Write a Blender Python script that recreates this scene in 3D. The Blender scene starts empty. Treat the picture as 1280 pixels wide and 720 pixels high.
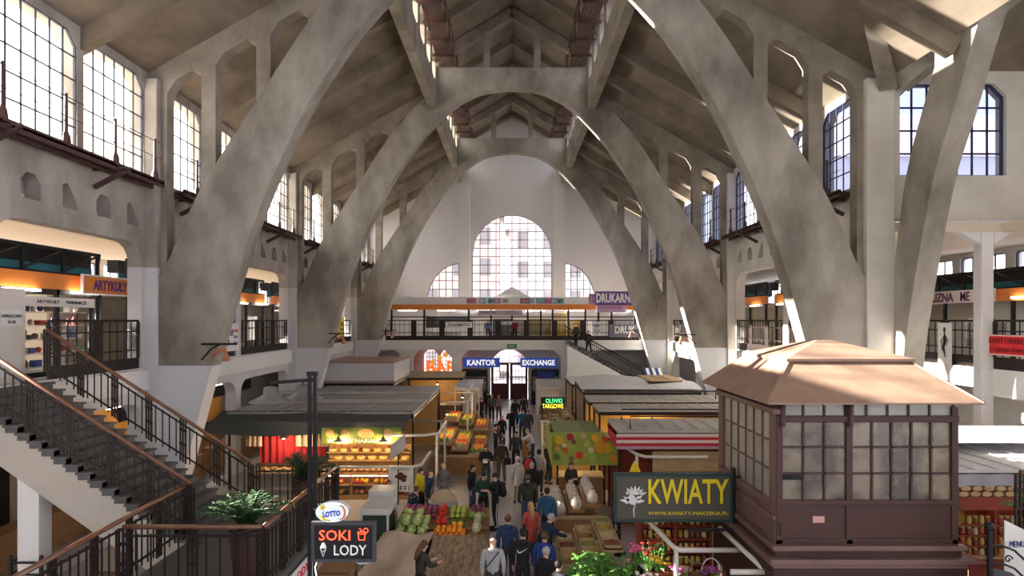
import bpy, bmesh, math, random
from mathutils import Vector, Matrix, Euler
R = random.Random(7)
PI = math.pi
scene = bpy.context.scene
COL = scene.collection
rad = math.radians

# ------------------------------------------------------------ materials
MATS = {}
def _new(name):
    m = bpy.data.materials.new(name); m.use_nodes = True
    nt = m.node_tree; nt.nodes.clear()
    out = nt.nodes.new('ShaderNodeOutputMaterial')
    return m, nt, out
def mat(name, col, rough=0.6, amt=0.0, scale=2.0, col2=None, metal=0.0, bump=0.0, emit=None, es=0.0, zstep=None, spec=0.3, stretch=None, detail=5.0):
    """plain painted / mineral surface; amt>0 mixes towards col2 by a noise on the real position"""
    if name in MATS: return MATS[name]
    m, nt, out = _new(name); N = nt.nodes.new; L = nt.links.new
    b = N('ShaderNodeBsdfPrincipled'); L(b.outputs[0], out.inputs[0])
    b.inputs['Roughness'].default_value = rough
    b.inputs['Metallic'].default_value = metal
    b.inputs['Specular IOR Level'].default_value = spec
    c = (*col, 1)
    b.inputs['Base Color'].default_value = c
    src = None
    geo = None
    if amt > 0 or bump > 0 or zstep:
        geo = N('ShaderNodeNewGeometry')
    if amt > 0 or bump > 0:
        mp = N('ShaderNodeMapping'); L(geo.outputs['Position'], mp.inputs[0])
        if stretch: mp.inputs['Scale'].default_value = stretch
        no = N('ShaderNodeTexNoise'); no.inputs['Scale'].default_value = scale; no.inputs['Detail'].default_value = detail
        no.inputs['Roughness'].default_value = 0.62
        L(mp.outputs[0], no.inputs['Vector'])
    if amt > 0:
        c2 = col2 or tuple(x * 0.45 for x in col)
        rp = N('ShaderNodeValToRGB'); L(no.outputs['Fac'], rp.inputs[0])
        rp.color_ramp.elements[0].position = 0.37; rp.color_ramp.elements[1].position = 0.63
        a = amt
        rp.color_ramp.elements[0].color = tuple(col[i] * (1 - a) + c2[i] * a for i in range(3)) + (1,)
        rp.color_ramp.elements[1].color = c
        src = rp.outputs[0]
    if zstep:                                   # two coats of paint meeting at a height
        z0, colb = zstep
        sp = N('ShaderNodeSeparateXYZ'); L(geo.outputs['Position'], sp.inputs[0])
        gt = N('ShaderNodeMath'); gt.operation = 'LESS_THAN'; gt.inputs[1].default_value = z0
        L(sp.outputs[2], gt.inputs[0])
        mx = N('ShaderNodeMix'); mx.data_type = 'RGBA'
        L(gt.outputs[0], mx.inputs[0])
        if src: L(src, mx.inputs[6])
        else: mx.inputs[6].default_value = c
        mx.inputs[7].default_value = (*colb, 1)
        src = mx.outputs[2]
    if src: L(src, b.inputs['Base Color'])
    if bump > 0:
        bp = N('ShaderNodeBump'); bp.inputs['Strength'].default_value = bump; bp.inputs['Distance'].default_value = 0.05
        L(no.outputs['Fac'], bp.inputs['Height']); L(bp.outputs[0], b.inputs['Normal'])
    if emit:
        b.inputs['Emission Color'].default_value = (*emit, 1); b.inputs['Emission Strength'].default_value = es
    MATS[name] = m
    return m
def glassmat(name, tint=(1, 1, 1), refl=0.08, rough=0.02, haze=0.0, hazecol=(.8, .8, .8)):
    if name in MATS: return MATS[name]
    m, nt, out = _new(name); N = nt.nodes.new; L = nt.links.new
    t = N('ShaderNodeBsdfTransparent'); t.inputs[0].default_value = (*tint, 1)
    g = N('ShaderNodeBsdfGlossy'); g.inputs['Roughness'].default_value = rough
    mx = N('ShaderNodeMixShader'); mx.inputs[0].default_value = refl
    L(t.outputs[0], mx.inputs[1]); L(g.outputs[0], mx.inputs[2])
    last = mx
    if haze > 0:
        d = N('ShaderNodeBsdfTranslucent'); d.inputs[0].default_value = (*hazecol, 1)
        d2 = N('ShaderNodeBsdfDiffuse'); d2.inputs[0].default_value = (*hazecol, 1)
        m2 = N('ShaderNodeMixShader'); m2.inputs[0].default_value = 0.5
        L(d.outputs[0], m2.inputs[1]); L(d2.outputs[0], m2.inputs[2])
        m3 = N('ShaderNodeMixShader'); m3.inputs[0].default_value = haze
        L(mx.outputs[0], m3.inputs[1]); L(m2.outputs[0], m3.inputs[2]); last = m3
    L(last.outputs[0], out.inputs[0])
    MATS[name] = m
    return m
def lum(name, col, s): return mat(name, col, 0.5, emit=col, es=s)

# ------------------------------------------------------------ mesh builder
class MB:
    def __init__(s): s.v = []; s.f = []
    def add(s, vs, fs):
        n = len(s.v); s.v += [tuple(v) for v in vs]; s.f += [tuple(i + n for i in f) for f in fs]; return s
    def box(s, x0, y0, z0, x1, y1, z1):
        if x0 > x1: x0, x1 = x1, x0
        if y0 > y1: y0, y1 = y1, y0
        if z0 > z1: z0, z1 = z1, z0
        return s.add([(x0,y0,z0),(x1,y0,z0),(x1,y1,z0),(x0,y1,z0),(x0,y0,z1),(x1,y0,z1),(x1,y1,z1),(x0,y1,z1)],
            [(3,2,1,0),(4,5,6,7),(0,1,5,4),(1,2,6,5),(2,3,7,6),(3,0,4,7)])
    def beam(s, p, q, w, h, up=(0, 0, 1)):
        p = Vector(p); q = Vector(q); d = (q - p)
        if d.length < 1e-6: return s
        d.normalize(); u = Vector(up); sd = d.cross(u)
        if sd.length < 1e-4: sd = d.cross(Vector((1, 0, 0)))
        sd.normalize(); u = sd.cross(d).normalized()
        c = []
        for b in (p, q):
            for i, j in ((-1, -1), (1, -1), (1, 1), (-1, 1)):
                c.append(b + sd * (i * w / 2) + u * (j * h / 2))
        return s.add(c, [(0,1,2,3),(7,6,5,4),(0,4,5,1),(1,5,6,2),(2,6,7,3),(3,7,4,0)])
    def cyl(s, p, q, r0, r1=None, n=8):
        r1 = r0 if r1 is None else r1
        return s.tube([p, q], [r0, r1], n)
    def tube(s, pts, r, n=6):
        pts = [Vector(p) for p in pts]
        rs = r if isinstance(r, (list, tuple)) else [r] * len(pts)
        vs = []; fs = []; prev = None
        for i, p in enumerate(pts):
            d = (pts[min(i + 1, len(pts) - 1)] - pts[max(i - 1, 0)])
            d = d.normalized() if d.length > 1e-7 else Vector((0, 0, 1))
            if prev is None:
                a = Vector((0, 0, 1)) if abs(d.z) < .9 else Vector((1, 0, 0))
                prev = d.cross(a).normalized()
            else:
                prev = (prev - d * prev.dot(d)); prev = prev.normalized() if prev.length > 1e-6 else d.orthogonal().normalized()
            b = d.cross(prev)
            for k in range(n):
                a = 2 * PI * k / n
                vs.append(p + (prev * math.cos(a) + b * math.sin(a)) * max(rs[i], 1e-4))
        for i in range(len(pts) - 1):
            for k in range(n):
                k2 = (k + 1) % n
                fs.append((i*n+k, i*n+k2, (i+1)*n+k2, (i+1)*n+k))
        fs.append(tuple(range(n))[::-1]); m = (len(pts) - 1) * n
        fs.append(tuple(range(m, m + n)))
        return s.add(vs, fs)
    def lathe(s, prof, c=(0, 0, 0), n=12, sx=1, sy=1):
        vs = []; fs = []
        for r, z in prof:
            for k in range(n):
                a = 2 * PI * k / n
                vs.append((c[0] + sx * max(r, 1e-4) * math.cos(a), c[1] + sy * max(r, 1e-4) * math.sin(a), c[2] + z))
        for i in range(len(prof) - 1):
            for k in range(n):
                k2 = (k + 1) % n
                fs.append((i*n+k, i*n+k2, (i+1)*n+k2, (i+1)*n+k))
        fs.append(tuple(range(n))[::-1]); m = (len(prof) - 1) * n
        fs.append(tuple(range(m, m + n)))
        return s.add(vs, fs)
    def ball(s, c, r, n=10, m=7):
        rx, ry, rz = r if isinstance(r, (tuple, list)) else (r, r, r)
        prof = [(math.sin(PI * i / m), -math.cos(PI * i / m)) for i in range(m + 1)]
        vs = []; fs = []
        for a, z in prof:
            for k in range(n):
                t = 2 * PI * k / n
                vs.append((c[0] + rx * max(a, .001) * math.cos(t), c[1] + ry * max(a, .001) * math.sin(t), c[2] + rz * z))
        for i in range(m):
            for k in range(n):
                k2 = (k + 1) % n
                fs.append((i*n+k, i*n+k2, (i+1)*n+k2, (i+1)*n+k))
        return s.add(vs, fs)
    def prism(s, pts, vec):
        n = len(pts); v = Vector(vec)
        vs = [Vector(p) for p in pts] + [Vector(p) + v for p in pts]
        fs = [tuple(range(n))[::-1], tuple(range(n, 2 * n))] + [(i, (i+1) % n, n + (i+1) % n, n + i) for i in range(n)]
        return s.add(vs, fs)
    def quad(s, a, b, c, d): return s.add([a, b, c, d], [(0, 1, 2, 3)])
    def grid(s, fn, nu, nv, thick=0):
        vs = [fn(i / nu, j / nv) for j in range(nv + 1) for i in range(nu + 1)]
        fs = [(j*(nu+1)+i, j*(nu+1)+i+1, (j+1)*(nu+1)+i+1, (j+1)*(nu+1)+i) for j in range(nv) for i in range(nu)]
        return s.add(vs, fs)
    def mesh(s, name):
        me = bpy.data.meshes.new(name); me.from_pydata(s.v, [], s.f)
        bm = bmesh.new(); bm.from_mesh(me); bmesh.ops.recalc_face_normals(bm, faces=bm.faces[:]); bm.to_mesh(me); bm.free()
        me.update(); return me
    def build(s, name, m, parent=None, smooth=False, world=True, bevel=0, label=None):
        me = s.mesh(name)
        return link(name, me, m, parent, smooth, world, bevel, label)
def WM(o): return Matrix.LocRotScale(o.location, o.rotation_euler, o.scale) if o.parent is None else WM(o.parent) @ o.matrix_parent_inverse @ Matrix.LocRotScale(o.location, o.rotation_euler, o.scale)
def link(name, me, m, parent=None, smooth=False, world=True, bevel=0, label=None):
    o = bpy.data.objects.new(name, me); COL.objects.link(o)
    if m is not None:
        me.materials.clear(); me.materials.append(m)
    if smooth:
        for p in me.polygons: p.use_smooth = True
    if parent is not None:
        o.parent = parent
        if world: o.matrix_parent_inverse = WM(parent).inverted()
    if bevel:
        bv = o.modifiers.new('edge', 'BEVEL'); bv.width = bevel; bv.segments = 2; bv.limit_method = 'ANGLE'
    if label: o['label'] = label
    return o
def tag(o, label, cat, group=None, kind=None):
    o['label'] = label; o['category'] = cat
    if group: o['group'] = group
    if kind: o['kind'] = kind
    return o
def E(name, label, cat, loc=(0, 0, 0), rz=0, group=None, kind=None):
    o = bpy.data.objects.new(name, None); COL.objects.link(o)
    o.location = loc; o.rotation_euler = (0, 0, rz); o.empty_display_size = .2
    return tag(o, label, cat, group, kind)
def struct(o, label, cat, group=None): return tag(o, label, cat, group, 'structure')
def dup(root, loc=None, rz=None, label=None, group=None, scale=None):
    def cp(o, par):
        c = o.copy(); COL.objects.link(c)
        if par is not None: c.parent = par; c.matrix_parent_inverse = o.matrix_parent_inverse.copy()
        for ch in KIDS.get(o.name, []): cp(ch, c)
        return c
    KIDS = {}
    stack = [root]
    while stack:
        q = stack.pop(); KIDS[q.name] = list(q.children); stack += KIDS[q.name]
    r = cp(root, None)
    if loc is not None: r.location = loc
    if rz is not None: r.rotation_euler = rz if isinstance(rz, tuple) else (0, 0, rz)
    if scale is not None: r.scale = (scale,) * 3 if not isinstance(scale, tuple) else scale
    if label: r['label'] = label
    if group: r['group'] = group
    return r

# plate: polygon with holes, given thickness. axis 'Y': pts are (x,z) at y0..y1 ; 'X': pts are (y,z) at x0..x1
def plate_mesh(name, outer, holes, axis, a0, a1):
    cu = bpy.data.curves.new(name, 'CURVE'); cu.dimensions = '2D'; cu.fill_mode = 'BOTH'
    cu.extrude = abs(a1 - a0) / 2
    for poly in [outer] + list(holes):
        if sum(p[0]*q[1]-q[0]*p[1] for p, q in zip(poly, poly[1:]+poly[:1])) < 0: poly = poly[::-1]
        sp = cu.splines.new('POLY'); sp.points.add(len(poly) - 1); sp.use_cyclic_u = True
        for i, p in enumerate(poly): sp.points[i].co = (p[0], p[1], 0, 1)
    ob = bpy.data.objects.new(name, cu)
    me = bpy.data.meshes.new_from_object(ob)
    bpy.data.objects.remove(ob); bpy.data.curves.remove(cu)
    mid = (a0 + a1) / 2
    if axis == 'Y':   M = Matrix(((1,0,0,0),(0,0,-1,mid),(0,1,0,0),(0,0,0,1)))
    elif axis == 'X': M = Matrix(((0,0,1,mid),(1,0,0,0),(0,1,0,0),(0,0,0,1)))
    else:             M = Matrix(((1,0,0,0),(0,1,0,0),(0,0,1,mid),(0,0,0,1)))
    me.transform(M); me.name = name
    return me
def plate(name, outer, holes, axis, a0, a1, m, parent=None, bevel=0, label=None):
    return link(name, plate_mesh(name, outer, holes, axis, a0, a1), m, parent, bevel=bevel, label=label)

def text(s, center, h, m, parent, face='-Y', width=None, depth=0.012, name='lettering', label=None, bold=0.0, shear=0.0, rot=None):
    cu = bpy.data.curves.new(name, 'FONT'); cu.body = s; cu.size = 1; cu.extrude = 0.004; cu.offset = bold; cu.shear = shear
    cu.resolution_u = 2
    ob = bpy.data.objects.new(name, cu)
    me = bpy.data.meshes.new_from_object(ob)
    bpy.data.objects.remove(ob); bpy.data.curves.remove(cu)
    xs = [v.co.x for v in me.vertices]; ys = [v.co.y for v in me.vertices]
    if not xs: return None
    cx, cy = (min(xs)+max(xs))/2, (min(ys)+max(ys))/2
    sy = h / max(1e-6, max(ys)-min(ys)); sx = sy if width is None else width / max(1e-6, max(xs)-min(xs))
    rotm = rot or {'-Y': Euler((PI/2, 0, 0)), '+X': Euler((PI/2, 0, PI/2)), '-X': Euler((PI/2, 0, -PI/2)), 'UP': Euler((0, 0, 0))}[face]
    Mx = Matrix.Translation(center) @ rotm.to_matrix().to_4x4() @ Matrix.Diagonal((sx, sy, depth / 0.008, 1)) @ Matrix.Translation((-cx, -cy, 0))
    me.transform(Mx)
    return link(name, me, m, parent, label=label)

F = 840.0; EYE = 6.5
def at(px, py, Y): return ((px - 640) * Y / F, Y, EYE + (400 - py) * Y / F)     # a point of the place from a sight line and a distance
def ax(px, Y): return (px - 640) * Y / F
def az(py, Y): return EYE + (400 - py) * Y / F

# ------------------------------------------------------------ palette
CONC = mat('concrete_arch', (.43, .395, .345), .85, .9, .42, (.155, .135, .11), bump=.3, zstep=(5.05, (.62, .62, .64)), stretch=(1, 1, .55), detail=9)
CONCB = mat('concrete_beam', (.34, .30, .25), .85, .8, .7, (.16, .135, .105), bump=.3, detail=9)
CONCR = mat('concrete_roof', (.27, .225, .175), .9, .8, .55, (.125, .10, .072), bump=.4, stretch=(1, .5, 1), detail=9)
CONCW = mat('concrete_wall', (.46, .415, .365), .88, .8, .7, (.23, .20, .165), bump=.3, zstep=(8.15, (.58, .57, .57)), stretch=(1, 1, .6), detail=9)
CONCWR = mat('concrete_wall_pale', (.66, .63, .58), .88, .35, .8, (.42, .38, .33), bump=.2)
WHITE = mat('white_paint', (.74, .73, .72), .7, .15, 1.5, (.55, .53, .5))
LILAC = mat('back_wall_paint', (.72, .70, .71), .8, .3, .35, (.60, .56, .55))
CREAM = mat('cream_plaster', (.72, .62, .50), .8, .2, .6, (.6, .5, .38))
DARK = mat('dark_brown_metal', (.024, .016, .014), .5, .3, 5, (.014, .01, .009), spec=.25)
RUST = mat('rusty_catwalk_metal', (.10, .05, .045), .6, .5, 4, (.05, .025, .02))
BLACK = mat('black_metal', (.012, .012, .013), .45, spec=.3)
BAR = mat('window_bar', (.06, .065, .09), .5)
ORANGE = mat('orange_fascia', (.72, .23, .045), .5)
GLASS = glassmat('window_glass', (.96, .97, 1), .05)
SHOPG = glassmat('shop_glass', (.9, .92, .92), .10)
WOODH = mat('handrail_wood', (.20, .085, .045), .35, .4, 6, (.09, .04, .02), spec=.5)
# ------------------------------------------------------------ the hall
def spline(pts, n=6):
    out = []
    P = [Vector(p) for p in pts]
    for i in range(len(P) - 1):
        a = P[max(i-1, 0)]; b = P[i]; c = P[i+1]; d = P[min(i+2, len(P)-1)]
        for k in range(n):
            t = k / n
            out.append(0.5 * ((2*b) + (-a + c)*t + (2*a - 5*b + 4*c - d)*t*t + (-a + 3*b - 3*c + d)*t**3))
    out.append(P[-1]); return [(p.x, p.y) for p in out]
INNER = spline([(0,18.63),(1.69,18.38),(3.1,17.6),(4.23,16.5),(5.2,15.3),(6.65,13.0),(8.2,9.5),(9.3,5.8),(9.95,3.4),(10.85,0)])
OUTC = spline([(4.3,18.35),(5.0,17.65),(6.36,16.1),(7.9,13.75),(9.85,10.7),(10.8,8.6),(11.15,7.9)])
OUTER = [(0,19.65),(4.3,19.65)] + OUTC + [(11.7,7.9),(11.7,0)]
ARCHY = [21.3, 35.0, 48.6]
CC = [7.95, 21.65, 35.35, 49.05, 62.75]
def zroof(x): return 18.65 - .57 * (abs(x) - 4.1)
def zlan(x): return 20.5 + .6 * (4.1 - abs(x))

fl = MB(); fl.box(-19.5, -7, -.3, 24, 56, 0)
mfl = mat('floor_tiles', (.33, .32, .34), .35, .4, 1.2, (.22, .21, .22), spec=.5)
struct(fl.build('floor', mfl), 'grey tiled market hall floor', 'floor')

def mirror(pts): return [(-x, z) for x, z in pts]
for i, y in enumerate(ARCHY):
    w = ('nearest', 'second', 'farthest')[i]
    pts = INNER[::-1][:-1] + mirror(INNER) + mirror(OUTER)[::-1] + OUTER[1:]
    o = plate('arch', pts, [], 'Y', y, y + .7, CONC, bevel=.05)
    struct(o, '%s of the three great grey concrete parabolic arches across the nave' % w, 'arch')
    # spandrel frame standing on each haunch: raking beam, posts and rounded openings
    for sgn, sw in ((-1, 'left'), (1, 'right')):
        outl = [(11.75, 7.6), (11.75, zroof(11.75)), (4.2, zroof(4.2)), (4.2, 17.2)]
        mid = [(x + .0, z - .35) for x, z in OUTC]
        outl += mid
        holes = []
        def zout(x):
            for (x0, z0), (x1, z1) in zip(OUTC, OUTC[1:]):
                if x0 <= x <= x1: return z0 + (z1 - z0) * (x - x0) / (x1 - x0)
            return 7.9 if x > 11 else 18
        for a, b in ((5.05, 6.05), (6.5, 7.7), (8.15, 9.45), (9.9, 11.0)):
            c = .28
            zt = lambda x: zroof(x) - .72
            zb = lambda x: zout(x) - .12
            if zt(a) - zb(a) < .25: a = a + .3
            holes.append([(a, zb(a)), (b, zb(b)), (b, zt(b) - c), (b - c, zt(b - c) ), (a + c, zt(a + c)), (a, zt(a) - c)] if zt(a) - zb(a) > .5 else [(a, zb(a)), (b, zb(b)), (b, zt(b) - c), (b - c, zt(b - c)), (a, zt(a))])
        fx = lambda ps: [(sgn * p, q) for p, q in ps]
        o = plate('arch_frame', fx(outl), [fx(h) for h in holes], 'Y', y + .12, y + .58, CONCB, bevel=.03)
        struct(o, 'raking concrete beam and posts over the %s haunch of the %s arch' % (sw, w), 'beam')
        # posts of the raised middle roof
        b = MB(); b.box(sgn*1.33-.17, y+.15, 19.6, sgn*1.33+.17, y+.55, zlan(1.33) - .3)
        struct(b.build('post', CONCB, bevel=.03), '%s short concrete post on the crown of the %s arch' % (sw, w), 'post')
    b = MB()
    for sgn in (-1, 1): b.beam((0, y+.35, zlan(0) - .35), (sgn*4.3, y+.35, zlan(4.3) - .35), .45, .5)
    struct(b.build('crown_rafter', CONCB), 'pair of rafters of the raised middle roof over the %s arch' % w, 'beam')
    # columns in line with the arch
    for sgn, sw in ((-1, 'left'), (1, 'right')):
        b = MB(); b.box(sgn*11.2, y - .1, 0, sgn*12.1, y + .95, 14.15)
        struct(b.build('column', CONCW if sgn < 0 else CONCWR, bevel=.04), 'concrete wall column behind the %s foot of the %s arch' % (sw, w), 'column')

# roofs
Y0R, Y1R = -7.0, 55.0
for sgn, sw in ((-1, 'left'), (1, 'right')):
    xr = 11.95
    b = MB(); b.prism([(sgn*4.0, Y0R, zroof(4.0)), (sgn*xr, Y0R, zroof(xr)), (sgn*xr, Y0R, zroof(xr)+.25), (sgn*4.0, Y0R, zroof(4.0)+.25)], (0, Y1R - Y0R, 0))
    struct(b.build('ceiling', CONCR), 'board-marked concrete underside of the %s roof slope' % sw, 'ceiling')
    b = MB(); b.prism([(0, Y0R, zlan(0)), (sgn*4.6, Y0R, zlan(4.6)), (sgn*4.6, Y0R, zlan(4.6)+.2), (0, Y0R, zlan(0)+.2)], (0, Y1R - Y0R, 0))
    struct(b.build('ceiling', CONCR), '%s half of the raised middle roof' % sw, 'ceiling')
    k = 0
    for c in CC[:-1]:
        for i in range(1, 4):
            y = c + .525 + i * 3.25 - .175 + .17
            if y > 54.5: continue
            k += 1
            b = MB(); b.beam((sgn*4.2, y, zroof(4.2) - .25), (sgn*12.0, y, zroof(12.0) - .25), .32, .6)
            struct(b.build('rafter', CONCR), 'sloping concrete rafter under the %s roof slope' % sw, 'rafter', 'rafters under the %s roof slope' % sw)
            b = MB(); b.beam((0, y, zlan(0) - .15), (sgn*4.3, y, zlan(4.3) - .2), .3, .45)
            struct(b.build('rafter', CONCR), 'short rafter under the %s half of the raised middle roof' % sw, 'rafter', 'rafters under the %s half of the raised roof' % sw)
    # lattice girder along the edge of the raised roof
    for j, (ya, yb) in enumerate(((7.95, 21.3), (22.0, 35.0), (35.7, 48.6), (49.3, 54.5))):
        holes = []; n = 6 if yb - ya > 8 else 2; p = (yb - ya) / n
        for i in range(n):
            a = ya + i * p + .35; bb = ya + (i + 1) * p - .35; r = .25
            holes.append([(a + r, 18.75), (bb - r, 18.75), (bb, 18.75 + r), (bb, 20.2 - r), (bb - r, 20.2), (a + r, 20.2), (a, 20.2 - r), (a, 18.75 + r)])
        wj = ('above the viewer', 'between the nearest and second arches', 'between the second and farthest arches', 'beyond the farthest arch')[j]
        o = plate('girder', [(ya, 17.5), (yb, 17.5), (yb, 20.6), (ya, 20.6)], holes, 'X', sgn*3.95, sgn*4.35, CONCB, bevel=.03)
        struct(o, '%s pierced concrete girder of the raised roof %s' % (sw, wj), 'beam')
        t = E('ceiling_catwalk', '%s red-brown metal catwalk under the raised roof %s' % (sw, wj), 'catwalk', (sgn*3.4, ya, 19.7))
        b = MB()
        for k2 in range(7): b.box(sgn*(3.0 + k2*.12), ya, 19.72, sgn*(3.07 + k2*.12), yb, 19.76)
        b.build('deck', RUST, t)
        b = MB()
        y = ya
        while y < yb:
            b.box(sgn*2.92, y, 19.6, sgn*3.95, y+.08, 19.72); b.box(sgn*2.92, y, 19.6, sgn*2.98, y+.06, 20.7)
            y += 1.9
        b.box(sgn*2.92, ya, 20.66, sgn*2.98, yb, 20.72); b.box(sgn*2.92, ya, 20.15, sgn*2.96, yb, 20.19)
        b.build('railing', RUST, t)

# ---- windows
LILG = glassmat('lilac_glass', (.20, .215, .29), .05)
BLUEBAR = mat('blue_black_bar', (.03, .035, .09), .5)
WN = [0]
def window(axis, plane, a0, a1, z0, z1, cham, cols, rows, label, group=None, arched=False, half=0, glass=None, barm=None, bw=.045):
    """axis 'X': pane in the plane x=plane, spanning y a0..a1; 'Y': pane in the plane y=plane spanning x"""
    WN[0] += 1
    c = ((plane, (a0+a1)/2, z0) if axis == 'X' else ((a0+a1)/2, plane, z0))
    t = E('window_%d' % WN[0], label, 'window', c, kind='structure', group=group)
    w = a1 - a0
    def top(a):
        u = (a - a0) / w
        if arched: 
            if half == 1: return z0 + (z1 - z0) * math.sqrt(max(0, 1 - (1 - u)**2))
            if half == -1: return z0 + (z1 - z0) * math.sqrt(max(0, 1 - u**2))
            r = w / 2; return z1 - r + math.sqrt(max(0, r*r - (a - a0 - r)**2))
        return z1 - max(0, cham - (a - a0), cham - (a1 - a))
    prof = [(a0 + w * i / 32, top(a0 + w * i / 32)) for i in range(33)] if arched else [(a0, z1 - cham), (a0 + cham, z1), (a1 - cham, z1), (a1, z1 - cham)]
    outl = [(a0, z0)] + prof[::1] + [(a1, z0)]
    cl = [outl[0]]
    for p in outl[1:]:
        if abs(p[0]-cl[-1][0]) + abs(p[1]-cl[-1][1]) > 1e-4: cl.append(p)
    if abs(cl[0][0]-cl[-1][0]) + abs(cl[0][1]-cl[-1][1]) < 1e-4: cl.pop()
    b = MB()
    P = (lambda a, z, d=0: (plane + d, a, z)) if axis == 'X' else (lambda a, z, d=0: (a, plane + d, z))
    up = (0, 1, 0) if axis == 'Y' else (1, 0, 0)
    for i in range(1, cols):
        a = a0 + w * i / cols
        if top(a) - z0 > .1: b.beam(P(a, z0), P(a, top(a)), bw, bw, up)
    for j in range(1, rows):
        z = z0 + (z1 - z0) * j / rows
        l, r = a0, a1
        if arched or cham:
            xs = [a0 + w * q / 200 for q in range(201)]
            ok = [x for x in xs if top(x) >= z]
            if not ok: continue
            l, r = ok[0], ok[-1]
        b.beam(P(l, z), P(r, z), bw, bw, up)
    for p, q in zip(cl, cl[1:] + cl[:1]): b.beam(P(*p), P(*q), bw * 2, bw * 2, up)
    b.build('window_frame', barm or BAR, t)
    g = MB(); g.add([P(a, z, .004) for a, z in cl], [tuple(range(len(cl)))])
    g.build('glass_pane', glass or GLASS, t)
    return cl

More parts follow.
